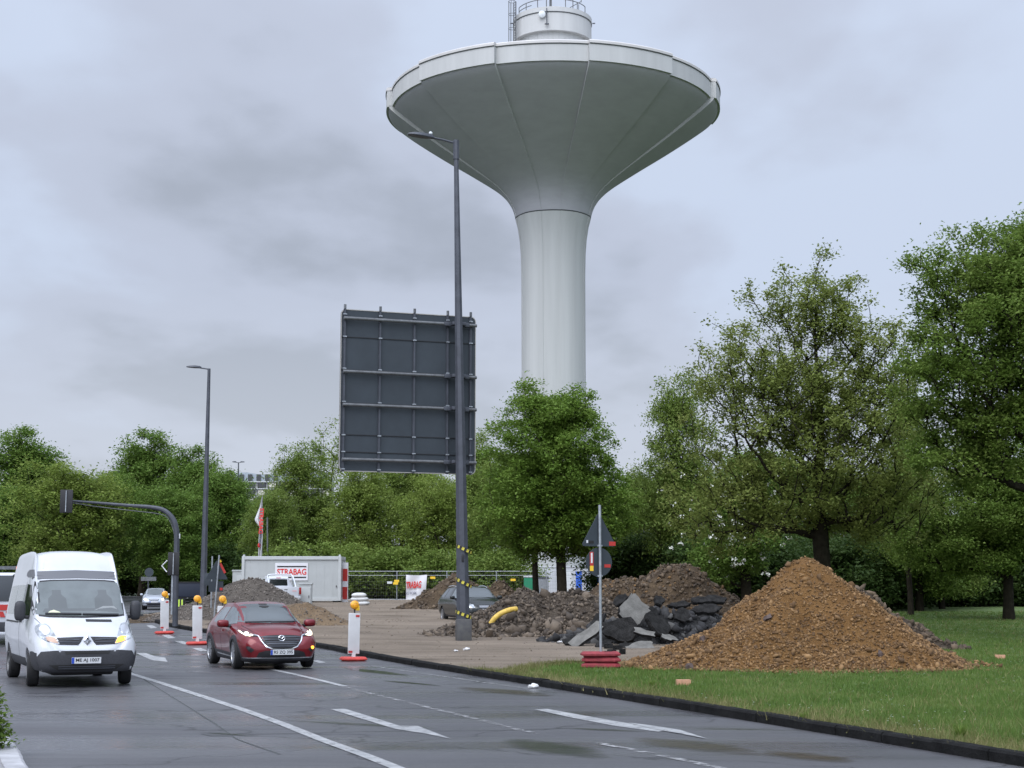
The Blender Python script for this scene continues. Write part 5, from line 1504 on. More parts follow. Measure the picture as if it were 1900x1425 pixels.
# ------------------------------------------------------------------ generic estate / hatch used for the two small cars
def small_car(kind):
    if kind == 'silver':
        a = R(10); loc, rz = head_loc(286, 1131.5, a, 1.2)
        t = thing('silver_car', 'silver hatchback with lit headlamps far down the road', 'car', loc, rz)
        paint = M['silver_paint']; L = 3.97; half = .83
    else:
        a = R(16); loc, rz = head_loc(890, 1158, a, 1.25)
        t = thing('estate_car', 'dark grey estate car with silver roof rails parked behind the tall pole', 'car', loc, rz)
        paint = M['black_paint']; L = 4.7; half = .90
    X0 = -L / 2
    k = half / .83
    lg = kind != 'silver'
    rf = 1.47
    rows = [(0.0, .40, .66 * k, .62, .72 * k, .88, .68 * k, 1.0, .52 * k, .01), (.10, .33, .74 * k, .62, .80 * k, .93, .76 * k, 1.16, .54 * k, .01), (.45, .27, .77 * k, .62, .83 * k, .95, .80 * k, 1.38, .56 * k, .02),
            (.9, .24, .77 * k, .62, .83 * k, .95, .81 * k, 1.43, .58 * k, .02), (L * .40, .23, .77 * k, .62, .83 * k, .94, .815 * k, rf - .025, .59 * k, .025), (L * .55, .23, .77 * k, .62, .83 * k, .93, .815 * k, 1.40, .585 * k, .025),
            (L * .66, .23, .77 * k, .62, .83 * k, .92, .81 * k, 1.19, .60 * k, .02), (L * .735, .23, .77 * k, .62, .83 * k, .91, .79 * k, 1.0, .66 * k, .02), (L * .84, .23, .76 * k, .61, .82 * k, .86, .76 * k, .93, .62 * k, .035),
            (L * .93, .24, .73 * k, .58, .77 * k, .79, .69 * k, .83, .56 * k, .035), (L * .98, .26, .66 * k, .54, .69 * k, .70, .60 * k, .73, .48 * k, .02), (L, .30, .58 * k, .5, .6 * k, .62, .52 * k, .65, .42 * k, .01)]
    rows = [(r[0] + X0,) + r[1:] for r in rows]
    fx, rx = (1.25, -1.42) if lg else (1.2, -1.26)
    c = Car(t, rows, paint, (fx, rx), .32, .2, half, well=.045, nx=48)
    c.patch('windscreen', 'front', [(-.57 * k, 1.37), (0, 1.41), (.57 * k, 1.37), (.70 * k, 1.04), (0, 1.005), (-.70 * k, 1.04)], M['glass'], off=.005)
    for side in ('left', 'right'):
        sg = 1 if side == 'left' else -1
        xw = X0 + L * .70
        c.patch('side_window', side, [(xw - .03, 1.0), (xw - .48, 1.30), (xw - .70, 1.36), (xw - 1.0, 1.365), (xw - 1.0, .985)], M['glass_side'], off=.006)
        c.patch('side_window', side, [(xw - 1.06, 1.365), (xw - 1.9, 1.345), (xw - 2.0, 1.0), (xw - 1.06, .985)], M['glass_dark'], off=.006)
        if lg: c.patch('side_window', side, [(xw - 1.98, 1.34), (xw - 2.5, 1.28), (xw - 2.72, 1.05), (xw - 2.06, 1.0)], M['glass_dark'], off=.006)
        mirror(t, (xw - .25, sg * (half + .08), 1.02), (.18, .2, .15), paint, sg, (xw - .2, sg * half * .94, .97))
        c.patch('sill_trim', side, [(fx - .4, .27), (fx - .4, .31), (rx + .4, .31), (rx + .4, .27)], M['black_rough'], off=.01)
        if lg:
            rp_ = [c.cast('top', xw - .75 - 1.9 * f, sg * .565 * k)[0] for f in np.linspace(0, 1, 9)]
            rp_ = [p + Vector((0, 0, .055 * math.sin(PI * min(1, max(0, i / 8)) ) ** .4 if 0 < i < 8 else 0)) for i, p in enumerate(rp_)]
            MB().tube(rp_, .022, 6).build('roof_rail', M['chrome'], t)
        else:
            c.patch('rubbing_strip', side, [(fx - .4, .5), (fx - .4, .55), (rx + .4, .55), (rx + .4, .5)], M['black'], off=.01)
    g1 = c.patch('grille', 'front', [(-.30, .61), (.30, .61), (.36, .72), (0, .735), (-.36, .72)], M['black'], off=.008)
    for z in (.64, .68): c.patch('grille_bar', 'front', [(-.30, z), (.30, z), (.30, z + .012), (-.30, z + .012)], M['chrome'], off=.016, parent=g1)
    for sg in (1, -1):
        o = [(sg * y * k, z) for y, z in [(.42, .62), (.62, .62), (.74, .68), (.74, .78), (.62, .80), (.46, .74)]]
        hl = c.patch('headlamp', 'front', o if sg > 0 else o[::-1], M['lens'], off=.010, step=.05)
        if not lg:
            q_ = [(sg * (.58 + .075 * math.cos(q)), .70 + .065 * math.sin(q)) for q in np.linspace(0, 2 * PI, 14, endpoint=False)]
            c.patch('lit_bulb', 'front', q_ if sg > 0 else q_[::-1], M['lamp_on'], off=.016, parent=hl, step=.04)
    c.patch('lower_intake', 'front', [(-.45, .32), (.45, .32), (.50, .42), (-.50, .42)], M['black'], off=.008)
    if not lg: c.patch('bumper_strip', 'front', [(-.74, .43), (.74, .43), (.74, .49), (-.74, .49)], M['black'], off=.012)
    pc, _ = c.cast('front', 0, .53)
    number_plate(t, (pc.x + .03, 0, .53), (0, 1, 0), (0, 0, 1), None)
    for x in (fx, rx):
        for sg in (1, -1): wheel(t, x, sg * (half - .115), .32, .2, sg, 10 if lg else 7, M['alloy'] if lg else M['steelwheel'], .68, 0)
    return t
small_car('silver')
small_car('estate')

# ------------------------------------------------------------------ white pickup, seen from behind
def pickup():
    b_ = onground(513, 87.0, 0.02)
    t = thing('pickup_truck', 'white pickup with chrome roll bar parked behind the grey gravel heap', 'pickup', b_, R(110))
    t.scale = (.92, .92, .92)
    L = 5.3; X0 = -2.65
    rows = [(2.18, .55, .74, .8, .90, 1.08, .89, 1.10, .82, .0), (2.20, .45, .78, .8, .925, 1.10, .90, 1.66, .62, .01), (2.5, .42, .80, .8, .93, 1.10, .91, 1.78, .65, .02), (3.2, .42, .8, .8, .93, 1.10, .91, 1.81, .66, .02), (3.7, .42, .8, .8, .93, 1.10, .91, 1.66, .66, .02),
            (4.2, .42, .8, .8, .93, 1.08, .89, 1.20, .75, .02), (4.5, .42, .8, .8, .93, 1.05, .86, 1.14, .72, .03), (5.1, .42, .78, .75, .90, .98, .80, 1.06, .66, .03), (5.3, .48, .7, .7, .78, .85, .68, .9, .55, .01)]
    rows = [(r[0] + X0,) + r[1:] for r in rows]
    c = Car(t, rows, M['white_paint'], (1.55,), .38, .25, .93, nx=40)
    bed = MB()
    x0, x1 = X0 + .02, X0 + 2.2
    for sg in (-1, 1): bed.box(((x0 + x1) / 2, sg * .86, .86), (x1 - x0, .14, .52), bev=.04)
    bed.box(((x0 + x1) / 2, 0, .66), (x1 - x0, 1.7, .10))
    bed.build('cargo_bed', M['white_paint'], t)
    tg = MB().box((X0, 0, .865), (.07, 1.56, .54), bev=.025).build('tailgate', M['white_paint'], t)
    for z in (.98, .82): MB().box((X0 - .04, 0, z), (.02, .20, .035), bev=.006).build('handle', M['black'], tg)
    MB().box((X0 - .04, -.52, .90), (.012, .26, .07)).build('badge', mat('faint_red_badge', (0.55, 0.35, 0.36), 0.4), tg, smooth=0)
    for sg in (-1, 1): MB().box((X0 - .012, sg * .865, .90), (.09, .13, .42), bev=.02).build('tail_lamp', M['red_clear'], t)
    MB().box((X0 - .08, 0, .52), (.16, 1.75, .16), bev=.03).build('rear_bumper', M['white_paint'], t)
    MB().box((X0 - .05, 0, .41), (.10, 1.5, .10)).build('rear_skid', M['black'], t)
    c.patch('rear_window', 'rear', [(-.56, 1.22), (.56, 1.22), (.52, 1.60), (-.52, 1.60)], M['glass_dark'], off=.008)
    c.patch('brake_lamp', 'rear', [(-.14, 1.66), (.14, 1.66), (.14, 1.70), (-.14, 1.70)], M['red_clear'], off=.012)
    for side in ('left', 'right'):
        c.patch('side_window', side, [(.0, 1.14), (.0, 1.62), (.75, 1.62), (1.2, 1.16)], M['glass_dark'], off=.008)
        sg = 1 if side == 'left' else -1
        mirror(t, (1.0, sg * 1.03, 1.2), (.16, .2, .2), M['white_paint'], sg, (1.0, sg * .88, 1.14))
    rb = MB()
    xr = X0 + 1.75
    for sg in (-1, 1):
        rb.tube(catmull([Vector((X0 + .9, sg * .80, 1.12)), Vector((xr - .25, sg * .78, 1.60)), Vector((xr, sg * .74, 1.82)), Vector((xr, sg * .5, 1.87)), Vector((xr, 0, 1.88))], 5), .045, 8)
        rb.tube([Vector((xr - .02, sg * .80, 1.12)), Vector((xr, sg * .74, 1.80))], .045, 8)
    rb.build('roll_bar', M['chrome'], t)
    for x in (1.55, X0 + 1.15):
        for sg in (1, -1): wheel(t, x, sg * .80, .38, .25, sg, 6)
    return t
pickup()

# ------------------------------------------------------------------ white lorry cab at the left edge, behind the van
def lorry():
    b_ = onground(-18, 47.0, 0)
    t = thing('lorry', 'white lorry with orange beacon and red warning band half hidden by the van', 'lorry', b_, R(-90) + R(20))
    t.scale = (.88, .88, .84)
    cab = MB()
    o = [(-.9, .55), (1.12, .55), (1.17, .9), (1.15, 1.5), (.98, 2.42), (.85, 2.52), (-.9, 2.55)]
    cab.prism([(p[0], p[1]) for p in o], ((0, 1.15, 0), (1, 0, 0), (0, 0, 1)), 2.3)
    cab.build('cab', M['white_paint'], t, smooth=20)
    MB().box((-3.3, 0, 1.55), (4.6, 2.4, 2.0), bev=.03).build('load_body', M['white_paint'], t)
    MB().box((-2.0, 0, .72), (6.0, .9, .28)).build('chassis', M['black'], t)
    nx_ = Vector((.97, 0, .24)).normalized()
    ws = MB().box((1.085, 0, 1.97), (.03, 2.06, .92), Matrix.Rotation(-R(10.6), 3, 'Y'), bev=.01).build('windscreen', M['glass_dark'], t)
    MB().box((1.175, 0, 1.30), (.02, 2.26, .20)).build('red_band', M['sticker_red'], t, smooth=0)
    MB().box((1.182, .78, 1.30), (.02, .32, .16)).build('yellow_badge', M['sticker_yellow'], t, smooth=0)
    for i in range(4):
        MB().prism([(-.10 + 0, -.10), (.06, -.10), (-.02, .10), (-.18, .10)], ((1.19, .35 + i * .24, 1.06), (0, 1, 0), (0, 0, 1)), .01).build('warning_stripe', M['sticker_red'], t, smooth=0)
    MB().box((1.12, 0, .62), (.20, 2.32, .34), bev=.03).build('bumper', M['black_rough'], t)
    MB().box((1.13, 0, .40), (.18, 2.30, .10), bev=.02).build('bumper_lip', M['white_paint'], t)
    MB().lathe([(.09, 0), (.10, .02), (.09, .20), (.05, .24), (0, .25)], 16, (.75, .80, 2.53)).build('warning_beacon', M['orange'], t)
    MB().ball((1.03, .70, 2.42), (.03, .10, .06)).build('badge', M['ink'], t)
    mr = MB().box((1.15, 1.38, 1.95), (.12, .20, .62), bev=.04).tube([(.95, 1.14, 2.35), (1.15, 1.36, 2.3)], .03, 6).build('mirror', M['black'], t)
    MB().box((1.03, 1.16, 2.05), (.10, .05, .85), bev=.02).build('pillar_trim', M['black'], t)
    for x in (.30, -3.9):
        for sg in (1, -1): wheel(t, x, sg * .98, .46, .28, sg, 6, M['steelwheel'], .6, 0, 'steel')
    MB().box((-.9, 0, 2.72), (.25, 1.9, .12)).build('rack_bar', M['galv_dark'], t)
lorry()

# ------------------------------------------------------------------ dark trailer deep under the trees behind the signal mast
def dark_trailer():
    b_ = onground(352, 125.0, 0)
    t = thing('trailer', 'dark blue trailer standing in the shade under the far trees', 'trailer', b_, R(8))
    m = mat('dark_blue_tarpaulin', (0.012, 0.018, 0.035), 0.6)
    MB().box((0, 0, 1.15), (2.4, 3.6, 1.1), bev=.05).build('box_body', m, t)
    MB().box((0, 0, 1.74), (2.5, 3.7, .08), bev=.02).build('lid', M['black'], t)
    MB().box((0, 0, .52), (1.9, 3.4, .16)).build('chassis', M['black'], t)
    for sg in (-1, 1):
        MB().lathe([(0, -.1), (.32, -.1), (.34, 0), (.32, .1), (0, .1)], 20, (sg * 1.1, .2, .34), 'X').build('wheel', M['rubber'], t)
    MB().tube([(0, -1.8, .5), (0, -3.0, .5)], .06, 8).build('drawbar', M['galv_dark'], t)
dark_trailer()
def marker_bin():
    b_ = onground(333, 100.0, 0.1)
    t = thing('barrier_block', 'small block with lime stripes beside the curved traffic light mast', 'barrier', b_)
    MB().box((0, 0, .32), (.62, .4, .64), bev=.03).build('block', M['ink'], t)
    for i in (-1, 0, 1): MB().box((i * .2, -.205, .34), (.09, .02, .56)).build('stripe', M['glow_vest'], t, smooth=0)
marker_bin()

# ================================================================== building site
_t = (1 + 5 ** .5) / 2
ICO_V = np.array([(-1, _t, 0), (1, _t, 0), (-1, -_t, 0), (1, -_t, 0), (0, -1, _t), (0, 1, _t), (0, -1, -_t), (0, 1, -_t), (_t, 0, -1), (_t, 0, 1), (-_t, 0, -1), (-_t, 0, 1)], float) / math.sqrt(1 + _t * _t)
ICO_F = np.array([(0, 11, 5), (0, 5, 1), (0, 1, 7), (0, 7, 10), (0, 10, 11), (1, 5, 9), (5, 11, 4), (11, 10, 2), (10, 7, 6), (7, 1, 8), (3, 9, 4), (3, 4, 2), (3, 2, 6), (3, 6, 8), (3, 8, 9), (4, 9, 5), (2, 4, 11), (6, 2, 10), (8, 6, 7), (9, 8, 1)])
def stone_mat(name, c1, c2, c3, rough=0.85):
    m = bpy.data.materials.new(name); m.use_nodes = True
    t = m.node_tree; b = t.nodes['Principled BSDF']; L = t.links.new
    ge = nd(t, 'ShaderNodeNewGeometry'); tcn = nd(t, 'ShaderNodeTexCoord')
    n = nd(t, 'ShaderNodeTexNoise'); n.inputs['Scale'].default_value = 9; n.inputs['Detail'].default_value = 5
    L(tcn.outputs['Object'], n.inputs['Vector'])
    s = nd(t, 'ShaderNodeMath', operation='MULTIPLY_ADD'); s.inputs[1].default_value = .65
    L(ge.outputs['Random Per Island'], s.inputs[0])
    s2 = nd(t, 'ShaderNodeMath', operation='MULTIPLY'); s2.inputs[1].default_value = .4
    L(n.outputs['Fac'], s2.inputs[0]); L(s2.outputs[0], s.inputs[2])
    r = ramp_node(t, [(0.1, c1), (0.5, c2), (0.92, c3)])
    L(s.outputs[0], r.inputs[0]); L(r.outputs[0], b.inputs['Base Color'])
    b.inputs['Roughness'].default_value = rough
    return m
def rocks(pos, size, rg, flat=0.65):
    n = len(pos)
    v = np.repeat(ICO_V[None], n, 0)
    v = v * rg.uniform(.75, 1.3, (n, 12, 1))
    for _ in range(5):                                      # broken faces
        pn = rg.normal(size=(n, 3)); pn /= np.linalg.norm(pn, axis=1)[:, None]
        dd = np.einsum('nki,ni->nk', v, pn) - rg.uniform(.30, .62, n)[:, None]
        v = v - np.maximum(dd, 0)[:, :, None] * pn[:, None, :]
    v = v * 1.3
    v = v * np.stack([rg.uniform(.7, 1.3, n), rg.uniform(.6, 1.1, n), rg.uniform(.4, 1.0, n) * flat / .65], -1)[:, None, :]
    q = rg.normal(size=(n, 4)); q /= np.linalg.norm(q, axis=1)[:, None]
    a, b_, c_, d_ = q.T
    Rm = np.stack([np.stack([1 - 2 * (c_ * c_ + d_ * d_), 2 * (b_ * c_ - a * d_), 2 * (b_ * d_ + a * c_)], -1), np.stack([2 * (b_ * c_ + a * d_), 1 - 2 * (b_ * b_ + d_ * d_), 2 * (c_ * d_ - a * b_)], -1), np.stack([2 * (b_ * d_ - a * c_), 2 * (c_ * d_ + a * b_), 1 - 2 * (b_ * b_ + c_ * c_)], -1)], 1)
    v = np.einsum('nij,nkj->nki', Rm, v) * np.asarray(size)[:, None, None] * .5 + pos[:, None, :]
    f = (ICO_F[None] + (np.arange(n) * 12)[:, None, None]).reshape(-1, 3)
    return v.reshape(-1, 3), f
class Heap:
    """bumps: (cx, cy, rx, ry, H, roundness, rot) in plan around an origin"""
    def __init__(s, name, label, cat, org, bumps, m, cell, n1=(0, 1), n2=(0, 1), seed=0, group=None):
        s.o = Vector((org[0], org[1], gz(org[0], org[1]) + .06))
        s.b, s.n1, s.n2, s.seed = bumps, n1, n2, seed
        x0 = min(b[0] - max(b[2], b[3]) for b in bumps) - .3; x1 = max(b[0] + max(b[2], b[3]) for b in bumps) + .3
        y0 = min(b[1] - max(b[2], b[3]) for b in bumps) - .3; y1 = max(b[1] + max(b[2], b[3]) for b in bumps) + .3
        s.ext = (x0, x1, y0, y1)
        xs = np.arange(x0, x1, cell); ys = np.arange(y0, y1, cell)
        Xg, Yg = np.meshgrid(xs, ys)
        Zg = s.h(Xg.ravel(), Yg.ravel()).reshape(Xg.shape)
        jx = Xg + np.random.default_rng(seed).uniform(-.2, .2, Xg.shape) * cell
        idx = np.arange(Xg.size).reshape(Xg.shape)
        fc = np.stack([idx[:-1, :-1], idx[:-1, 1:], idx[1:, 1:], idx[1:, :-1]], -1).reshape(-1, 4)
        keep = (Zg.ravel()[fc] > -0.10).any(1)
        fc = fc[keep]
        used = np.unique(fc); mp_ = -np.ones(Xg.size, int); mp_[used] = np.arange(len(used))
        V = np.column_stack([jx.ravel(), Yg.ravel(), Zg.ravel()])[used]
        V[:, 2] += g(V[:, 0] + s.o.x, V[:, 1] + s.o.y) + .06 - s.o.z
        s.obj = np_obj(name, V, mp_[fc], m, smooth=True, loc=s.o)
        tag(s.obj, label, cat, group)
    def h(s, x, y):
        z = np.full(len(x), -.5)
        acc = np.zeros(len(x))
        for cx_, cy_, rx, ry, H, e, rot in s.b:
            ca, sa = math.cos(rot), math.sin(rot)
            dx, dy = x - cx_, y - cy_
            u, v = (dx * ca + dy * sa) / rx, (-dx * sa + dy * ca) / ry
            th = np.arctan2(v, u)
            wob = 1 + .07 * np.sin(th * 3 + s.seed) + .05 * np.sin(th * 5 + 2 * s.seed) + .03 * np.sin(th * 9 + s.seed)
            rho = np.sqrt(u * u + v * v) / wob
            p = 1 - (np.sqrt(rho * rho + e) - math.sqrt(e)) / (math.sqrt(1 + e) - math.sqrt(e))
            p = np.where(p > 0, p - .18 * np.sin(PI * np.clip(p, 0, 1)) * .35, p)
            acc += np.exp(7 * np.clip(H * p, -1.2, 9))
        z = np.log(acc + 1e-9) / 7
        z = np.maximum(z, -.6)
        if s.n1[0] or s.n2[0]:
            for i in range(len(x)):
                if z[i] > -.3:
                    k = min(1, max(0.15, (z[i] + .25) / .6))
                    z[i] += k * s.n1[0] * mnoise.fractal(Vector((x[i] * s.n1[1], y[i] * s.n1[1], s.seed * 3.7)), 1.0, 2.0, 3)
                    z[i] += k * s.n2[0] * mnoise.noise(Vector((x[i] * s.n2[1], y[i] * s.n2[1], s.seed * 1.3)))
        return z
    def stones(s, n, smin, smax, m, name='stones', seed=1, power=2.5, lowbias=0.0, region=None, sink=.2, zoff=0):
        rg = np.random.default_rng(seed)
        P_ = []
        x0, x1, y0, y1 = region or s.ext
        while len(P_) < n:
            k = n * 2
            x = rg.uniform(x0, x1, k); y = rg.uniform(y0, y1, k)
            n1, n2 = s.n1, s.n2
            z = s.h(x, y)
            zm = max(b[4] for b in s.b)
            ok = (z > -.12) & (rg.uniform(0, 1, k) > lowbias * np.clip(z / zm, 0, 1))
            P_ += list(np.column_stack([x, y, z])[ok])
        P_ = np.array(P_[:n])
        sz = smin + (smax - smin) * rg.uniform(0, 1, n) ** power
        P_[:, 2] = np.maximum(P_[:, 2], 0.0) + sz * (.5 - sink) * .5 + g(P_[:, 0] + s.o.x, P_[:, 1] + s.o.y) + .06 - s.o.z + zoff
        v, f = rocks(P_, sz, rg)
        o = np_obj(name, v, f, m, s.obj)
        o['kind'] = 'stuff'
        return o

def soil_mat(name, c1, c2, c3, sc=1.6, bump=0.9, bs=9, rough=.95):
    m = bpy.data.materials.new(name); m.use_nodes = True
    t = m.node_tree; b = t.nodes['Principled BSDF']; L = t.links.new
    tcn = nd(t, 'ShaderNodeTexCoord')
    n = nd(t, 'ShaderNodeTexNoise'); n.inputs['Scale'].default_value = sc; n.inputs['Detail'].default_value = 10; n.inputs['Roughness'].default_value = .72
    L(tcn.outputs['Object'], n.inputs['Vector'])
    r = ramp_node(t, [(.32, c1), (.5, c2), (.68, c3)]); L(n.outputs['Fac'], r.inputs[0]); L(r.outputs[0], b.inputs['Base Color'])
    b.inputs['Roughness'].default_value = rough; b.inputs['Specular IOR Level'].default_value = .25
    n2 = nd(t, 'ShaderNodeTexNoise'); n2.inputs['Scale'].default_value = bs; n2.inputs['Detail'].default_value = 8; n2.inputs['Roughness'].default_value = .7
    L(tcn.outputs['Object'], n2.inputs['Vector'])
    bp = nd(t, 'ShaderNodeBump'); bp.inputs['Strength'].default_value = bump; bp.inputs['Distance'].default_value = .12
    L(n2.outputs['Fac'], bp.inputs['Height']); L(bp.outputs[0], b.inputs['Normal'])
    return m
M['ochre'] = soil_mat('ochre_gravel_fines', (.088, .044, .013), (.138, .071, .022), (.182, .098, .034), 1.1, .8, 14)
M['ochre_stone'] = stone_mat('ochre_gravel_stones', (.039, .019, .006), (.122, .065, .021), (.25, .145, .058))
M['soil'] = soil_mat('dark_brown_soil', (.030, .020, .012), (.072, .050, .030), (.125, .088, .053), 1.3, 1.0, 7)
M['soil_dark'] = soil_mat('very_dark_soil', (.018, .014, .010), (.040, .030, .021), (.075, .055, .036), 1.5, 1.0, 7)
M['clod'] = stone_mat('soil_clods', (.024, .017, .010), (.068, .047, .029), (.14, .10, .062))
M['rubble'] = soil_mat('grey_brown_rubble', (.029, .023, .017), (.064, .050, .037), (.11, .088, .066), 2.2, 1.0, 10)
M['rubble_stone'] = stone_mat('rubble_stones', (.022, .016, .011), (.066, .049, .034), (.165, .128, .092))
M['gravel'] = soil_mat('grey_brown_gravel', (.062, .052, .044), (.098, .084, .070), (.14, .12, .10), 3.0, .9, 22)
M['gravel_stone'] = stone_mat('gravel_stones', (.050, .043, .038), (.105, .09, .076), (.19, .165, .14))
M['tan_soil'] = soil_mat('tan_soil', (.10, .068, .040), (.16, .112, .068), (.22, .16, .10), 2.0, .9, 10)
M['asph_crumb'] = soil_mat('black_asphalt_crumbs', (.008, .008, .008), (.018, .018, .018), (.042, .042, .042), 3.0, 1.0, 12, .9)
M['asph_stone'] = stone_mat('black_asphalt_lumps', (.006, .006, .007), (.018, .018, .019), (.07, .068, .064), .9)

# ochre gravel mound on the lawn
oc = Heap('gravel_mound', 'big ochre gravel mound standing on the lawn in front of the oak', 'gravel mound', (6.75, 35.4),
          [(0, 0, 3.28, 3.3, 2.33, .040, 0), (-2.15, -.6, 2.1, 1.9, .70, .05, 0), (1.3, -.5, 1.7, 1.9, .62, .05, 0)], M['ochre'], .09, (.19, .75), (.05, 3.2), 3)
oc.stones(30000, .02, .085, M['ochre_stone'], 'stones', 11, 2.2, .75)
oc.stones(420, .08, .20, M['ochre_stone'], 'stones', 12, 2.4, .9)
# stones rolled out on to the grass round the foot
rgf = np.random.default_rng(91)
af = rgf.uniform(0, 2 * PI, 700); rf_ = 1 + np.abs(rgf.normal(0, .075, 700))
pf = np.column_stack([oc.o.x - .25 + np.cos(af) * 3.75 * rf_, oc.o.y - .1 + np.sin(af) * 3.5 * rf_])
szf = .03 + .11 * rgf.uniform(0, 1, 700) ** 3
vf, ff = rocks(np.column_stack([pf - np.array([oc.o.x, oc.o.y]), g(pf[:, 0], pf[:, 1]) + .07 + szf * .25 - oc.o.z]), szf, rgf)
fo = np_obj('stones', vf, ff, M['ochre_stone'], oc.obj); fo['kind'] = 'stuff'
def stone_thing(name, label, px, py, Y, size, m, seed, flat=.65, group=None):
    rg = np.random.default_rng(seed)
    v, f = rocks(np.zeros((1, 3)), np.array([size]), rg, flat)
    bm = bmesh.new()
    vv = [bm.verts.new(p) for p in v]
    for q in f: bm.faces.new([vv[i] for i in q])
    bmesh.ops.subdivide_edges(bm, edges=bm.edges[:], cuts=1, use_grid_fill=True)
    for p in bm.verts: p.co += p.co.normalized() * size * .07 * mnoise.noise(p.co * (4 / size) + Vector((seed, 0, 0)))
    me = bpy.data.meshes.new(name); bm.to_mesh(me); bm.free(); me.materials.append(m)
    o = bpy.data.objects.new(name, me); C.objects.link(o); o.location = P(px, py, Y)
    return tag(o, label, 'stone', group)
dk = mat('dark_purple_stone', (.065, .045, .038), .8, var=.3, vscale=8, bump=.3, bscale=18)
def on_heap(hp, px, py):
    d = ray(px, py); o0 = Vector((0, 0, CAM_H)); Yv = hp.o.y + hp.ext[2]
    while Yv < hp.o.y + hp.ext[3]:
        p = o0 + d * (Yv / d.y)
        if p.z <= hp.o.z + float(hp.h(np.array([p.x - hp.o.x]), np.array([p.y - hp.o.y]))[0]): return Yv
        Yv += .05
    return hp.o.y
for i, (px, py, sz, lab) in enumerate([(1422, 1147, .36, 'dark angular stone high on the face of the ochre mound'), (1306, 1187, .26, 'brown stone low on the left flank of the ochre mound'),
                                       (1632, 1214, .22, 'rounded brown stone low on the right flank of the ochre mound'), (1277, 1240, .34, 'dark clod at the left foot of the ochre mound'),
                                       (1548, 1250, .26, 'reddish stone at the front foot of the ochre mound')]):
    stone_thing('stone', lab, px, py, on_heap(oc, px, py) - .02, sz, dk, 40 + i)
pale = mat('pale_flat_stone', (.32, .25, .17), .8, var=.2, vscale=8)
stone_thing('stone', 'pale flat stone beside the red base plates at the mound edge', 1178, 1234, G(1178, 1238).y, .34, pale, 52, .35)
bp_ = G(1268, 1272, .06)
tag(MB().box((0, 0, .055), (.25, .12, .10), bev=.008).build('brick', M['brick'], loc=bp_, rotz=R(8)), 'single pale clay brick lying on the lawn', 'brick')
bp_ = G(1856, 1222, .06)
tag(MB().box((0, 0, .04), (.24, .12, .10), bev=.008).build('brick', M['brick'], loc=bp_, rotz=R(-20)), 'reddish brick on the grass right of the ochre mound', 'brick')

# grey gravel heap, brown mounds and soil heaps
s66 = 2856 / 66.0
gh = Heap('gravel_heap', 'grey brown gravel heap in front of the white container', 'gravel heap', onground(466, 66).xy, [(0, 0, 3.6, 3.6, 1.72, .03, 0), (-1.9, -1.2, 2.2, 2.2, .65, .05, 0), (1.5, -.2, 2.0, 2.4, .8, .05, 0)], M['gravel'], .16, (.07, .9), (.03, 3.5), 5)
gh.stones(7000, .03, .12, M['gravel_stone'], 'stones', 21, 3, .2)
th = Heap('soil_mound', 'low tan soil mound between the grey gravel heap and the red car', 'soil mound', onground(555, 59).xy, [(0, 0, 2.2, 1.9, .82, .08, 0), (-1.5, .1, 2.0, 1.8, .85, .08, 0)], M['tan_soil'], .14, (.10, 1.2), (.05, 4), 8)
th.stones(2200, .02, .08, M['gravel_stone'], 'stones', 22, 3)
lp = Heap('soil_mound', 'low reddish soil spread at the kerb corner by the traffic light mast', 'soil mound', onground(298, 66).xy, [(0, 0, 1.7, 2.4, .22, .1, 0)], M['soil'], .16, (.06, 1.2), (.03, 4), 9)
lp.stones(400, .03, .12, M['clod'], 'stones', 23, 3)
dh = Heap('soil_heap', 'dark soil heap behind the grey estate car', 'soil heap', onground(868, 78).xy, [(-.5, 0, 2.6, 2.4, 1.75, .08, 0), (1.6, .2, 1.7, 2.0, 1.35, .08, 0), (-1.8, -.2, 1.6, 1.8, .7, .08, 0)], M['soil'], .16, (.22, .9), (.09, 3.0), 11)
dh.stones(3000, .04, .24, M['clod'], 'clods', 24, 4)
bh = Heap('soil_heap', 'large brown soil heap behind the asphalt slabs', 'soil heap', onground(1225, 61).xy, [(.7, 0, 3.1, 2.6, 2.35, .10, 0), (-1.5, -.2, 2.6, 2.4, 1.75, .10, 0), (-3.0, -.4, 1.8, 1.8, 1.0, .10, 0), (2.4, -.3, 1.6, 2.0, .85, .10, 0)], M['soil'], .14, (.26, .8), (.10, 2.8), 13)
bh.stones(6000, .03, .22, M['clod'], 'clods', 25, 4)
bh.stones(700, .05, .16, M['ochre_stone'], 'stones', 26, 3)
rh = Heap('soil_heap', 'long dark soil heap behind the right flank of the ochre mound', 'soil heap', onground(1655, 43).xy, [(-.9, .3, 1.7, 1.6, 1.62, .10, 0), (.1, .1, 1.3, 1.2, .95, .10, 0), (.8, -.3, .9, .8, .38, .10, 0)], M['soil_dark'], .12, (.18, 1.1), (.08, 3.2), 15)
rh.stones(1200, .05, .25, M['clod'], 'clods', 27, 3)

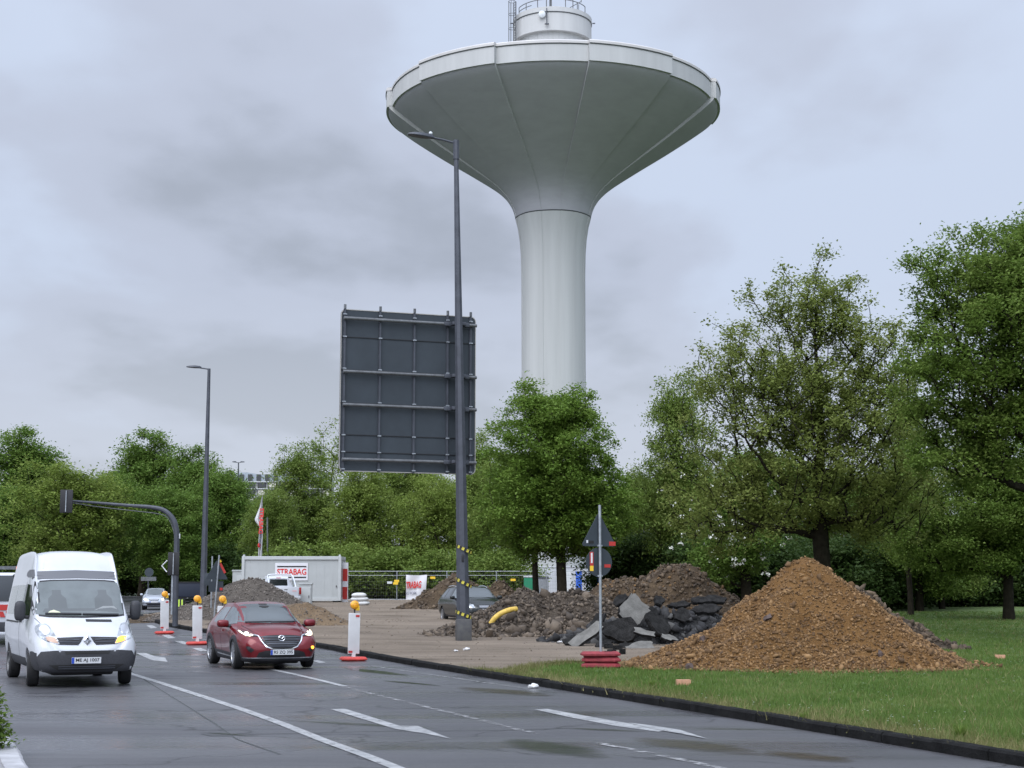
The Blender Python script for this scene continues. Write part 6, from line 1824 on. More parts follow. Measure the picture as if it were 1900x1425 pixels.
# rubble heap
ru = Heap('rubble_heap', 'wide heap of broken stone rubble behind the tall pole', 'rubble heap', onground(1020, 51).xy, [(-.9, .2, 2.3, 2.2, 1.40, .10, 0), (.9, .3, 2.6, 2.3, 1.45, .10, 0), (2.6, .4, 2.0, 1.8, 1.05, .1, 0), (-2.3, -.6, 1.7, 1.7, .62, .1, 0), (-.2, -1.7, 2.6, 1.5, .55, .1, 0)], M['rubble'], .13, (.20, 1.0), (.14, 3.4), 17)
ru.stones(15000, .025, .16, M['rubble_stone'], 'rubble_stones', 31, 3.0)
ru.stones(110, .14, .38, M['rubble_stone'], 'rubble_stones', 32, 1.6, .75)
ru.stones(120, .15, .48, M['rubble_stone'], 'rubble_stones', 33, 1.4, .5, (-3.9, 3.0, -3.1, -1.7), .05)
# loose stones spilling to the left of the pole
rs = np.random.default_rng(61)
for i, (px, py, sz) in enumerate([(797, 1181, .26), (812, 1177, .22), (822, 1174, .30), (836, 1168, .34), (835, 1180, .16), (886, 1186, .16), (927, 1190, .12), (880, 1180, .22), (908, 1183, .30)]):
    p = G(px, py, .115)
    stone_thing('stone', 'grey brown loose stone at the left foot of the rubble heap', px, py - 5, p.y, sz, M['rubble_stone'], 70 + i, .65, 'loose stones by the rubble heap')
# yellow drain pipe
py_ = on_heap(ru, 930, 1150) - .15
pts = catmull([P(911, 1157, py_), P(918, 1147, py_ - .02), P(930, 1138, py_), P(945, 1132, py_ + .1), P(958, 1130, py_ + .3)], 6)
pm = MB().tube(pts, .075, 12)
for i in range(len(pts) - 1):
    for f in (0, .5):
        q = pts[i].lerp(pts[i + 1], f); d = (pts[i + 1] - pts[i]).normalized()
        pm.tube([q - d * .012, q + d * .012], .084, 12)
tag(pm.build('drain_pipe', M['pipe']), 'bent yellow drain pipe sticking out of the rubble heap', 'pipe')

# broken asphalt: dark core and individual slabs
ah = Heap('asphalt_heap', 'heap of black asphalt crumbs under the broken slabs', 'asphalt heap', onground(1190, 45.2).xy, [(-.9, .2, 1.7, 1.2, .62, .1, 0), (.6, .5, 1.9, 1.4, .95, .1, 0), (1.9, 1.0, 1.5, 1.3, .85, .1, 0)], M['asph_crumb'], .11, (.16, 1.4), (.10, 3.4), 19)
ah.stones(900, .06, .36, M['asph_stone'], 'asphalt_lumps', 34, 2.0)
M['asph_top'] = mat('grey_worn_asphalt_face', (.135, .131, .120), .85, var=.30, vscale=3, bump=.5, bscale=18, spec=.2)
M['asph_side'] = mat('black_broken_asphalt', (.019, .0185, .018), .95, var=.6, vscale=5, bump=1.0, bscale=14, spec=.15)
def slab(px, py, Y, w_, h_, th_, nrm, spin, label, light=False, seed=0, group=None, out=None):
    rg = random.Random(seed)
    if out is None:
        k = rg.randint(5, 8)
        out = []
        for i in range(k):
            a = 2 * PI * i / k + rg.uniform(-.25, .25)
            out.append((w_ / 2 * math.cos(a) * rg.uniform(.8, 1.15), h_ / 2 * math.sin(a) * rg.uniform(.8, 1.15)))
    else: out = [(p[0] * w_, p[1] * h_) for p in out]
    # break the outline up
    o2 = []
    for i in range(len(out)):
        a, b_ = out[i], out[(i + 1) % len(out)]
        for f in (0, .36, .7):
            j = .045 if f else 0
            o2.append((a[0] + (b_[0] - a[0]) * f + rg.uniform(-j, j), a[1] + (b_[1] - a[1]) * f + rg.uniform(-j, j)))
    k = len(o2)
    lay = [(1.0, 0.0), (1.02, -th_ * .3), (.99, -th_ * .65), (.93, -th_)]
    vs = [(p[0] * s_ + rg.uniform(-.015, .015) * (z_ < 0), p[1] * s_ + rg.uniform(-.015, .015) * (z_ < 0), z_) for s_, z_ in lay for p in o2]
    fs = [(i * k + j, i * k + (j + 1) % k, (i + 1) * k + (j + 1) % k, (i + 1) * k + j) for i in range(3) for j in range(k)]
    mb = MB().add(vs, fs, 1)
    mb.add(vs[:k], [tuple(range(k))], 0); mb.add(vs[3 * k:], [tuple(range(k - 1, -1, -1))], 1)
    o = mb.build('asphalt_slab', [M['asph_top'] if light else M['asph_side'], M['asph_side']], smooth=0)
    if nrm is None:
        u_ = Vector(spin).normalized(); n0 = Vector((-.30, -.55, .70)); n_ = (n0 - u_ * n0.dot(u_)).normalized()
        o.rotation_mode = 'QUATERNION'; o.rotation_quaternion = Matrix((u_, n_.cross(u_), n_)).transposed().to_quaternion()
        o.location = P(px, py, Y); return tag(o, label, 'slab', group)
    n_ = Vector(nrm).normalized()
    o.rotation_mode = 'QUATERNION'
    from mathutils import Quaternion
    o.rotation_quaternion = n_.to_track_quat('Z', 'Y') @ Quaternion((0, 0, 1), spin)
    o.location = P(px, py, Y)
    tag(o, label, 'slab', group)
    return o
SG = 'broken asphalt slabs'
slab(1179, 1133, 44.4, .95, .74, .20, (.30, -.9, .42), 0.0, 'large pale grey slab standing upright on the broken asphalt', True, 1, SG, [(-.55, -.12), (-.28, -.62), (.05, -.55), (.50, .0), (.42, .22), (.10, .72), (-.02, .74), (-.50, .15)])
slab(1150, 1168, 43.6, 1.15, .80, .18, (-.25, -.80, .55), .2, 'broad black slab leaning below the upright pale slab', False, 2, SG, [(-.5, .42), (.30, .45), (.45, .05), (.28, -.5), (-.05, -.45), (-.48, .1)])
slab(1086, 1178, 43.2, 1.05, .40, .10, None, (.80, .16, .58), 'long thin slab propped up left of the sign pole', True, 3, SG, [(-.5, -.5), (.5, -.45), (.5, .5), (-.48, .45)])
slab(1187, 1200, 42.0, .80, .42, .10, (.06, -.60, .80), .1, 'curved pale grey slab at the front foot of the asphalt heap', True, 4, SG, [(-.5, .1), (-.3, -.5), (.5, -.2), (.46, .5), (-.05, .52)])
slab(1224, 1158, 44.2, .85, .95, .15, (.55, -.55, .62), .5, 'dark slab leaning to the right of the upright pale slab', False, 5, SG)
slab(1225, 1113, 46.2, .62, .34, .14, (.4, -.5, .77), .7, 'small dark slab topmost right of the upright pale slab', False, 6, SG)
slab(1196, 1172, 43.0, .62, .20, .08, (.2, -.6, .77), -.35, 'narrow pale grey strip of slab below the upright pale slab', True, 7, SG, [(-.5, -.5), (.5, -.5), (.5, .5), (-.5, .5)])
for i, (px, py, Yq, w_, h_, nrm, sp) in enumerate([(1060, 1187, 43.4, .6, .45, (-.2, -.6, .7), 0), (1120, 1195, 42.6, .7, .35, (.1, -.7, .6), .4), (1262, 1120, 46.2, .9, .35, (.1, -.5, .8), .2), (1300, 1112, 46.6, 1.0, .5, (.2, -.45, .85), .1),
                                                   (1330, 1110, 46.9, .9, .42, (.1, -.5, .8), -.1), (1310, 1128, 46.0, 1.1, .5, (.0, -.6, .75), .15), (1265, 1140, 45.2, .8, .55, (.3, -.7, .6), .5), (1150, 1112, 45.6, .55, .5, (-.5, -.6, .6), .3),
                                                   (1240, 1182, 43.2, .75, .35, (.3, -.5, .8), -.5), (1108, 1150, 44.4, .7, .6, (-.5, -.6, .5), .9), (1160, 1196, 42.2, .6, .25, (.1, -.6, .75), .3), (1212, 1136, 44.9, .7, .5, (.6, -.5, .5), .2)]):
    slab(px, py, Yq, w_ * .82, h_ * .85, .11, nrm, sp, 'dark broken asphalt slab in the jumble beside the ochre mound', i == 8, 20 + i, SG)
for i, (px, py) in enumerate([(1129, 1203), (1146, 1206), (1135, 1214), (1155, 1213)]):
    p = G(px, py, .115)
    tag(MB().box((0, 0, .06), (.22, .16, .13), bev=.015).build('paving_block', M['asph_side'], loc=p, rotz=R(10 + 25 * i)), 'small dark paving block on the dirt in front of the broken asphalt', 'block', 'loose paving blocks')

# crumpled white litter
for i, (px, py, sz) in enumerate([(990, 1277, .17), (846, 1209, .10), (866, 1207, .16), (1040, 1193, .13)]):
    p = G(px, py, .13 if i else .0)
    o = MB().ball((0, 0, sz * .22), (sz * .6, sz * .35, sz * .24), 9, 6).build('litter_piece', M['white_sheet'], loc=p, smooth=0)
    for v in o.data.vertices: v.co += Vector((mnoise.noise(v.co * 30), mnoise.noise(v.co * 30 + Vector((5, 0, 0))), mnoise.noise(v.co * 30 + Vector((9, 0, 0))))) * sz * .22
    tag(o, ['crumpled white litter in the gutter below the lawn kerb', 'small white scrap on the dirt at the foot of the tall pole', 'larger white scrap on the dirt right of the tall pole', 'white scrap at the foot of the broken asphalt'][i], 'litter')

# ------------------------------------------------------------------ site office container
def container():
    Yc = 92.0
    a, b_ = onground(447, Yc), onground(632, Yc)
    Wd = b_.x - a.x; z0 = gz((a.x + b_.x) / 2, Yc) + .20
    t = thing('site_container', 'light grey site office container with red lettered sign board', 'container', ((a.x + b_.x) / 2, Yc, z0))
    H, D = 2.62, 2.44
    wl = MB().box((0, D / 2, H / 2), (Wd - .1, D - .1, H - .1))
    for i in range(1, 12): wl.box((-Wd / 2 + Wd * i / 12, .048, H / 2), (.012, .012, H - .4))
    wl.build('wall', M['container'], t, smooth=0)
    fr = MB()
    for x in (-1, 1):
        for y in (0.04, D - .04): fr.box((x * (Wd / 2 - .08), y, H / 2), (.17, .15, H), bev=.015)
    for z in (.09, H - .10):
        for y in (.035, D - .035): fr.box((0, y, z), (Wd - .335, .13, .19), bev=.012)
        for x in (-1, 1): fr.box((x * (Wd / 2 - .08), D / 2, z), (.14, D - .24, .19), bev=.012)
    fr.build('frame', M['container_frame'], t, smooth=0)
    rf = MB().box((0, D / 2, H - .012), (Wd - .1, D - .1, .04)); rf.build('roof', M['container_frame'], t)
    for x in (-1, 1): MB().box((x * (Wd / 2 - .10), .10, H + .05), (.12, .12, .10), bev=.01).build('corner_fitting', M['container_frame'], t)
    for x in (-2.6, -.9, .9, 2.6):
        for y in (.4, D - .4): MB().box((x, y, -.10), (.3, .4, .20)).build('support_block', M['black'], t)
    s = Wd / (632 - 447)
    X = lambda px: (px - 539.5) * s
    Zp = lambda py: P(540, py, Yc).z - z0
    pc = Vector(((X(509) + X(570)) / 2, .02, (Zp(1044.5) + Zp(1077)) / 2)); pw, ph = X(570) - X(509), Zp(1044.5) - Zp(1077)
    pn = MB().box(pc, (pw, .03, ph)).build('sign_board', M['white_flat'], t, smooth=0)
    for py in (1051.2, 1071.2): MB().box((pc.x + .02, -.004, Zp(py)), (X(566) - X(511.5), .01, .075)).build('black_bar', M['ink'], pn, smooth=0)
    text('lettering', 'STRABAG', X(566) - X(511.5), Zp(1055.2) - Zp(1066.6), M['red_ink'], pn, (pc.x + .02, -.002, (Zp(1055.2) + Zp(1066.6)) / 2), rot_uv((1, 0, 0), (0, 0, 1)), .022, .006)
    dr = MB().box((Wd / 2 - .06, D * .5, 1.12), (.05, .95, 2.0)).build('door', M['container'], t, smooth=0)
    MB().box((Wd / 2 - .02, D * .5 + .35, 1.05), (.04, .12, .04)).build('door_handle', M['steel_dark'], dr)
    MB().box((Wd / 2 - .06, D * .16, 1.5), (.05, .45, .9)).build('window', M['glass_dark'], t)
    MB().box((X(623.5), -.002, Zp(1088)), (.05, .02, .12)).build('socket', M['ink'], t, smooth=0)
container()
def box_cabin(name, label, cat, pxl, pxr, pyt, Yc, depth, m, roof=None, door=None, group=None, rib=True):
    a, b_ = onground(pxl, Yc), onground(pxr, Yc)
    c = (a + b_) / 2; Wd = b_.x - a.x; H = P((pxl + pxr) / 2, pyt, Yc).z - c.z
    t = thing(name, label, cat, c, 0, group)
    wl = MB().box((0, depth / 2, H / 2), (Wd, depth, H), bev=.02)
    if rib:
        for i in range(1, max(2, int(Wd / .5))): wl.box((-Wd / 2 + Wd * i / max(2, int(Wd / .5)), -.006, H / 2), (.03, .012, H - .16))
    wl.build('wall', m, t, smooth=0)
    MB().box((0, depth / 2, H + .04), (Wd + .08, depth + .08, .09), bev=.015).build('roof', roof or m, t, smooth=0)
    if door:
        d_ = MB().box((door[0] * Wd / 2, -.02, H * .46), (door[1], .03, H * .84), bev=.01).build('door', door[2], t, smooth=0)
        MB().box((door[0] * Wd / 2 + door[1] * .36, -.045, H * .45), (.04, .03, .14)).build('handle', M['steel_dark'], d_)
    return t
box_cabin('distribution_cabinet', 'narrow grey electrical cabinet in front of the lettered container', 'cabinet', 555, 577.5, 1084.5, 86, .4, M['container'], None, (0, .55, M['container_frame']), rib=False)
box_cabin('storage_cabin', 'small grey cabin showing at the left end of the container', 'cabin', 430, 448, 1060, 96, 2.0, M['container'], None, (.4, .3, M['container_frame']))
box_cabin('site_cabin', 'long white site cabin behind the green maple trunk', 'cabin', 968, 1118, 1053, 116, 2.4, M['white_paint'], None, (.1, .9, M['lidgrey']))
box_cabin('site_cabin', 'beige site cabin with a brown roof edge behind the brown soil heap', 'cabin', 1122, 1192, 1060, 112, 2.4, mat('beige_cabin_wall', (.50, .50, .44), .6), mat('brown_roof_edge', (.16, .11, .07), .6), (-.5, .5, M['lidgrey']))
box_cabin('portable_toilet', 'green portable toilet behind the fence by the maple', 'toilet cabin', 972, 990, 1071, 108, 1.0, M['green_plastic'], M['lidgrey'], (0, .5, M['green_plastic']))
box_cabin('portable_toilet', 'blue portable toilet right of the maple trunk', 'toilet cabin', 1069, 1080, 1062, 108, .5, M['blue_plastic'], M['blue_plastic'], (0, .28, M['blue_plastic']))
box_cabin('portable_toilet', 'blue portable toilet behind the pole of the round sign', 'toilet cabin', 1103, 1114, 1063, 108, .5, M['blue_plastic'], M['blue_plastic'], (0, .28, M['blue_plastic']))
box_cabin('grey_bin', 'grey site skip beside the green portable toilet', 'bin', 999, 1018, 1073, 107, 1.2, M['galv'], M['steel_dark'], None)

def barrier_board():
    b_ = onground(640, 93.2)
    t = thing('barrier_board', 'tall red and white board standing at the end of the container', 'barrier board', b_, R(-12))
    H = P(640, 1044, 93.2).z - b_.z
    MB().box((0, 0, H / 2), (.36, .06, H), bev=.01).build('board', M['white_flat'], t, smooth=0)
    for z in (.22, .66): MB().box((0, -.034, H * z + .1), (.30, .012, H * .30)).build('red_field', M['sticker_red'], t, smooth=0)
    MB().box((0, .1, .04), (.5, .5, .08)).build('foot', M['black'], t)
barrier_board()
# white sacks
sk = None
for i, (px, z, w_, lab) in enumerate([(668, .13, 1.05, 'bottom white sack of the stack near the fence'), (667, .35, .98, 'middle white sack of the stack near the fence'), (666, .56, .82, 'topmost white sack of the stack near the fence')]):
    b_ = onground(px, 84.0, .1)
    mb = MB().ball((0, 0, 0), (w_ / 2, .38, .135), 20, 10)
    mb.v = [(math.copysign(abs(v[0] / (w_ / 2)) ** .55, v[0]) * w_ / 2, math.copysign(abs(v[1] / .38) ** .6, v[1]) * .38, v[2] * (1 + .15 * mnoise.noise(Vector(v) * 3 + Vector((i, 0, 0))))) for v in mb.v]
    o = mb.build('sack', M['sack'], smooth=60, loc=b_ + Vector((0, 0, z)), rotz=R(6 * i - 5)); tag(o, lab, 'sack', 'stacked white sacks')

# ------------------------------------------------------------------ flag, banner, fence
def flag():
    Yf = 97.0
    b_ = onground(483, Yf)
    t = thing('flag_pole', 'white flag with red lettering hanging slack on a thin pole behind the container', 'flag', b_)
    q = lambda px, py: P(px, py, Yf) - b_
    MB().tube([(0, 0, 0), q(487, 921)], [.04, .022], 8).build('pole', M['galv'], t)
    L_ = [(923, 486, 487.5), (940, 482, 488), (955, 476, 488.5), (964, 472.5, 488.5), (968, 474, 488.5), (978, 482, 489), (1000, 480.5, 488), (1015, 480.5, 487), (1035, 480, 486)]
    py = np.linspace(923, 1035, 40); xl = np.interp(py, [l[0] for l in L_], [l[1] for l in L_]); xr = np.interp(py, [l[0] for l in L_], [l[2] for l in L_])
    nu = 14; vs = []
    for i in range(40):
        for j in range(nu):
            u = j / (nu - 1); p = q(xl[i] + (xr[i] - xl[i]) * u, py[i])
            vs.append(p + Vector((0, .10 * math.sin(u * 9 + i * .12) - .12, 0)))
    fs = [(i * nu + j, i * nu + j + 1, (i + 1) * nu + j + 1, (i + 1) * nu + j) for i in range(39) for j in range(nu - 1)]
    fl = MB().add(vs, fs).build('cloth', M['white_sheet'], t, smooth=80)
    o = text('lettering', 'STRABAG', 1.6, .26, M['red_ink'], fl, q(486, 967) + Vector((0, -.27, 0)), rot_uv((-.03, 0, -1), (1, 0, 0)), .03, .01)
    o2 = text('lettering', 'TEAMS WORK.', 1.0, .14, M['navy_ink'], fl, q(484, 1000) + Vector((0, -.27, 0)), rot_uv((-.03, 0, -1), (1, 0, 0)), .0, .01)
    MB().ball(q(482, 1012) + Vector((0, -.24, 0)), (.09, .03, .14)).build('red_emblem', M['red_ink'], fl)
flag()
b_ = onground(497, 112)
tag(MB().tube([(0, 0, 0), P(496, 960, 112) - b_], .06, 8).build('signal_post', M['galv_dark'], loc=b_), 'thin grey post standing behind the slack white flag', 'post')

def fence_panel():
    t = thing('site_fence', 'x', 'fence', (0, 0, 0), 0, 'mesh construction fence panels')
    W_, H = 3.4, 2.0
    fr = MB()
    for x in (-W_ / 2, W_ / 2): fr.tube([(x, 0, 0), (x, 0, H)], .021, 6)
    for z in (.12, H): fr.tube([(-W_ / 2, 0, z), (W_ / 2, 0, z)], .019, 6)
    fr.tube([(-W_ / 2, 0, H - .28), (W_ / 2, 0, H - .28)], .014, 6)
    fr.build('frame', M['galv'], t)
    ms = MB()
    for i in range(1, 22): ms.tube([(-W_ / 2 + W_ * i / 22, .0, .12), (-W_ / 2 + W_ * i / 22, .0, H)], .004, 4, cap=False)
    for i in range(1, 8): ms.tube([(-W_ / 2, .0, .12 + i * .24), (W_ / 2, .0, .12 + i * .24)], .004, 4, cap=False)
    ms.build('wire_mesh', M['galv_dark'], t, smooth=0)
    MB().box((-W_ / 2, 0, .06), (.22, .62, .13), bev=.02).build('foot_block', M['steel_dark'], t)
    return t
fp = fence_panel()
FL = ['fence panel next to the red and white board', 'fence panel the white banner hangs on', 'fence panel just right of the white banner', 'fence panel behind the dark soil heap and tall pole', 'fence panel left of the green portable toilet', 'fence panel in front of the green portable toilet', 'fence panel in front of the white cabin and maple trunk', 'fence panel ending behind the round sign']
for i, lab in enumerate(FL):
    px = 689 + 61 * 0 + i * 62.0 if False else 690 + i * (3.45 * 2856 / 106.5)
    o = fp if i == 0 else dup(fp)
    p = onground(px, 105.0 - (0.2 if i % 2 else 0), .02); o.location = p; o.rotation_euler.z = R((-2, 1, 2, -1, 0, 1, -1, 2)[i]); o['label'] = lab
for i, (px, py, m, lab) in enumerate([(736, 1078, 'sticker_yellow', 'yellow tag left of the banner, upper one'), (734, 1082.5, 'sticker_yellow', 'yellow tag left of the banner, lower one'), (723, 1081, 'lidgrey', 'pale tag on the fence left of the yellow tags'), (803, 1072, 'sticker_yellow', 'yellow tag on the fence right of the banner'), (952, 1076, 'sticker_yellow', 'yellow tag on the fence near the green toilet')]):
    tag(MB().box((0, 0, 0), (.34, .012, .15), bev=.004).build('fence_tag', M[m], loc=P(px, py, 104.6), smooth=0), lab, 'tag', 'tags on the fence')
def banner():
    Yb = 104.4
    c = P(773, 1090, Yb)
    t = thing('banner', 'white banner with red lettering tied to the site fence', 'banner', c)
    q = lambda px, py: P(px, py, Yb) - c
    n = 16; vs = []
    for i in range(n):
        for j in range(n):
            u, v = j / (n - 1), i / (n - 1)
            px = (753.5 + (792.5 - 753.5) * u) * (1 - v) + (753.5 + (789 - 753.5) * u) * v
            py = (1066.5 + 1.0 * math.sin(u * PI)) * (1 - v) + (1114 - 1.2 * u) * v
            p = q(px, py); vs.append(p + Vector((0, -.04 - .05 * math.sin(v * 5 + u * 7), 0)))
    fs = [(i * n + j, i * n + j + 1, (i + 1) * n + j + 1, (i + 1) * n + j) for i in range(n - 1) for j in range(n - 1)]
    cl_ = MB().add(vs, fs).build('cloth', M['white_flat'], t, smooth=80)
    text('lettering', 'TRABAG', 1.02, .46, M['red_ink'], cl_, q(768, 1085) + Vector((0, -.13, 0)), rot_uv((1, 0, .05), (0, 0, 1)), .03, .01, .15)
    text('lettering', 'AS WORK', .70, .20, M['navy_ink'], cl_, q(763.5, 1100.5) + Vector((0, -.13, 0)), rot_uv((1, 0, .03), (0, 0, 1)), .0, .01)
banner()

# ------------------------------------------------------------------ office block far behind the trees
def office():
    Yo = 240.0
    a, b_ = onground(412, Yo), onground(600, Yo)
    t = thing('office_building', 'grey office building with metal roof storey above the trees', 'building', (a.x, Yo, a.z), 0)
    Wd = b_.x - a.x
    X = lambda px: (onground(px, Yo).x - a.x)
    Zp = lambda py: P(450, py, Yo).z - a.z
    MB().box((Wd / 2, 6, Zp(893) / 2), (Wd, 12, Zp(893))).build('wall', M['facade'], t, smooth=0)
    o = [(0, Zp(893)), (0, Zp(886)), (X(428), Zp(877)), (X(452), Zp(876)), (X(475), Zp(880)), (Wd, Zp(880)), (Wd, Zp(893))]
    MB().prism(o, ((0, .3, 0), (1, 0, 0), (0, 0, 1)), -11.4).build('roof', M['roof_metal'], t, smooth=0)
    for z0, z1 in ((893, 895), (906, 908), (921, 923)):
        MB().box((Wd / 2, -.10, (Zp(z0) + Zp(z1)) / 2), (Wd, .3, Zp(z0) - Zp(z1))).build('ledge', M['facade_light'], t, smooth=0)
    for r_, (z0, z1) in enumerate(((895.5, 905.0), (909, 920.5), (924, 936), (939, 951))):
        for k in range(9):
            x0 = 434 + k * 20; 
            f = MB().box(((X(x0) + X(x0 + 15)) / 2, -.04, (Zp(z0) + Zp(z1)) / 2), (X(x0 + 15) - X(x0), .12, Zp(z0) - Zp(z1))).build('window', M['black'], t, smooth=0)
            MB().box(((X(x0) + X(x0 + 15)) / 2, -.09, (Zp(z0) + Zp(z1)) / 2), (X(x0 + 13.4) - X(x0), .08, (Zp(z0) - Zp(z1)) * .84)).build('pane', M['blind'] if (k + r_) % 3 == 0 else M['glass_dark'], f, smooth=0)
    for k in range(5):
        MB().box(((X(443) + 16 * k * (X(444) - X(443))), .12, Zp(886)), (X(451) - X(443), .2, Zp(880) - Zp(892))).build('roof_glazing', M['glass_dark'], t, smooth=0)
office()

# small stones and clods trodden into the bare plot
rgp = np.random.default_rng(77)
yq = 30 * np.exp(rgp.uniform(0, 1, 26000) * math.log(100 / 30)); xq = rgp.uniform(-.26, .16, 26000) * yq; yq, xq = yq[:9000], xq[:9000]
pq = np.column_stack([xq, yq]); pq = pq[in_poly(pq, [tuple(p) for p in plot])]
zq = g(pq[:, 0], pq[:, 1]) + .115 + hdirt(pq[:, 0], pq[:, 1])
szq = (.014 + .04 * rgp.uniform(0, 1, len(pq)) ** 4) * np.clip(pq[:, 1] / 40, .8, 1.5)
v_, f_ = rocks(np.column_stack([pq, zq]), szq, rgp)
po = np_obj('pebbles', v_, f_, stone_mat('tan_pebbles', (.08, .062, .043), (.16, .127, .094), (.27, .225, .18))); po['kind'] = 'stuff'; tag(po, 'small stones trodden into the bare brown plot', 'pebbles')

# ================================================================== trees and shrubs
def grow(seed, ells, trunk_h, n_attr, r0, step=0.5, rise=0.35, zmin=1.5, wob=0.10, lean=(0, 0), amin=None, limbs=()):
    rg = np.random.default_rng(seed)
    vol = np.array([e[3] * e[4] * e[5] for e in ells]) ** .8; vol /= vol.sum()
    A = []
    while len(A) < n_attr:
        e = ells[rg.choice(len(ells), p=vol)]
        d = rg.normal(size=3); d /= np.linalg.norm(d)
        rr = rg.uniform(0, 1) ** (1 / 2.4)
        p = np.array(e[:3]) + d * rr * np.array(e[3:6])
        if p[2] > zmin: A.append(p)
    A = np.array(A)
    k = max(4, int(trunk_h / step))
    zt = np.linspace(0, trunk_h, k)
    ph = rg.uniform(0, 6, 2)
    pos = [np.array([lean[0] * z + wob * math.sin(z * .9 + ph[0]) * min(1, z / 3), lean[1] * z + wob * math.sin(z * .8 + ph[1]) * min(1, z / 3), z]) for z in zt]
    par = [-1] + list(range(k - 1)); chains = [list(range(k))]
    N = np.array(pos)
    for z0, az, reach, dz, sag in limbs:                     # main limbs leaving the trunk
        i0 = int(np.argmin(np.abs(zt - z0))); p0 = N[i0]
        tip = p0 + np.array([math.sin(az) * reach, -math.cos(az) * reach, dz])
        c1 = p0 + np.array([math.sin(az) * reach * .55, -math.cos(az) * reach * .55, dz * sag])
        n = max(3, int(math.hypot(reach, dz) / step)); ch = [i0]; new = []
        for j in range(1, n + 1):
            t = j / n
            q = (1 - t) ** 2 * p0 + 2 * t * (1 - t) * c1 + t * t * tip + rg.normal(0, .05, 3)
            new.append(q); par.append(ch[-1]); ch.append(len(N) + j - 1)
        N = np.vstack([N, np.array(new)]); chains.append(ch)
    order = np.argsort(np.hypot(A[:, 0] - lean[0] * A[:, 2], A[:, 1]) + .25 * np.abs(A[:, 2] - trunk_h * .55))
    for ai in order:
        a = A[ai]
        d = N - a
        dist = np.linalg.norm(d, axis=1)
        hd = np.hypot(d[:, 0], d[:, 1])
        pen = np.maximum(0, N[:, 2] - (a[2] - rise * hd)) * 2.2 + np.where(N[:, 2] < (amin or zmin * .8), 4.0, 0)
        i = int(np.argmin(dist + pen))
        n = max(2, int(dist[i] / step))
        p0 = N[i]; mid = (p0 + a) / 2 + np.array([0, 0, .10 * dist[i]]) + rg.normal(0, .06 * dist[i], 3)
        ch = [i]; new = []
        for j in range(1, n + 1):
            t = j / n
            q = (1 - t) ** 2 * p0 + 2 * t * (1 - t) * mid + t * t * a
            if j < n: q = q + rg.normal(0, .035, 3)
            new.append(q); par.append(ch[-1]); ch.append(len(N) + j - 1)
        N = np.vstack([N, np.array(new)]); chains.append(ch)
    W = np.zeros(len(N))
    for c_ in chains[1:]: W[c_[-1]] += 1
    W[k - 1] += 1
    for i in range(len(N) - 1, 0, -1): W[par[i]] += W[i]
    rad = np.maximum(.012, r0 * (W / W[0]) ** .52)
    # root flare
    rad[:k] *= 1 + .35 * np.exp(-zt / .5)
    return A, N, chains, rad
def limb_obj(name, N, chains, rad, m, parent):
    V, F, o = [], [], 0
    for ci, ch in enumerate(chains):
        n = 10 if ci == 0 else (6 if rad[ch[min(1, len(ch) - 1)]] > .05 else 4)
        pts = N[ch]
        rr = rad[ch].copy()
        if ci > 0: rr[0] = min(rr[0], rr[1] * 1.35)
        tan = np.gradient(pts, axis=0) if len(pts) > 1 else np.array([[0, 0, 1.]])
        tan /= np.linalg.norm(tan, axis=1)[:, None] + 1e-9
        ref = np.array([1., 0, 0]) if abs(tan[0][0]) < .8 else np.array([0, 1., 0])
        a = np.cross(tan, ref); a /= np.linalg.norm(a, axis=1)[:, None] + 1e-9
        b_ = np.cross(tan, a)
        th = 2 * PI * np.arange(n) / n
        ring = pts[:, None, :] + rr[:, None, None] * (a[:, None, :] * np.cos(th)[None, :, None] + b_[:, None, :] * np.sin(th)[None, :, None])
        V.append(ring.reshape(-1, 3))
        L = len(pts)
        i = np.arange(L - 1)[:, None]; j = np.arange(n)[None, :]
        q = np.stack([i * n + j, i * n + (j + 1) % n, (i + 1) * n + (j + 1) % n, (i + 1) * n + j], -1).reshape(-1, 4) + o
        F.append(q); o += L * n
    return np_obj(name, np.vstack(V), np.vstack(F), m, parent, smooth=True)
def leaf_obj(name, cen, n_per, sig, size, m, parent, seed, up=.55, flat=.7, asp=.55, var=.5):
    rg = np.random.default_rng(seed)
    cnt = np.maximum(3, (n_per * rg.uniform(1 - var, 1 + var, len(cen))).astype(int))
    c = np.repeat(cen, cnt, 0); n = len(c)
    s_ = np.repeat(sig * rg.uniform(.7, 1.3, len(cen)), cnt)
    p = c + rg.normal(0, 1, (n, 3)) * s_[:, None] * np.array([1, 1, flat])
    nv = rg.normal(0, 1, (n, 3)); nv[:, 2] = np.abs(nv[:, 2]) + up * 1.6
    nv /= np.linalg.norm(nv, axis=1)[:, None]
    t_ = np.cross(nv, rg.normal(0, 1, (n, 3))); t_ /= np.linalg.norm(t_, axis=1)[:, None] + 1e-9
    b_ = np.cross(nv, t_)
    s2 = size * rg.uniform(.65, 1.35, n)[:, None]
    v = np.stack([p - t_ * s2 * .5, p + b_ * s2 * asp * .5 + nv * s2 * .10, p + t_ * s2 * .5 - nv * s2 * .12, p - b_ * s2 * asp * .5 + nv * s2 * .10], 1).reshape(-1, 3)
    return np_obj(name, v, np.arange(len(v)).reshape(-1, 4), m, parent)
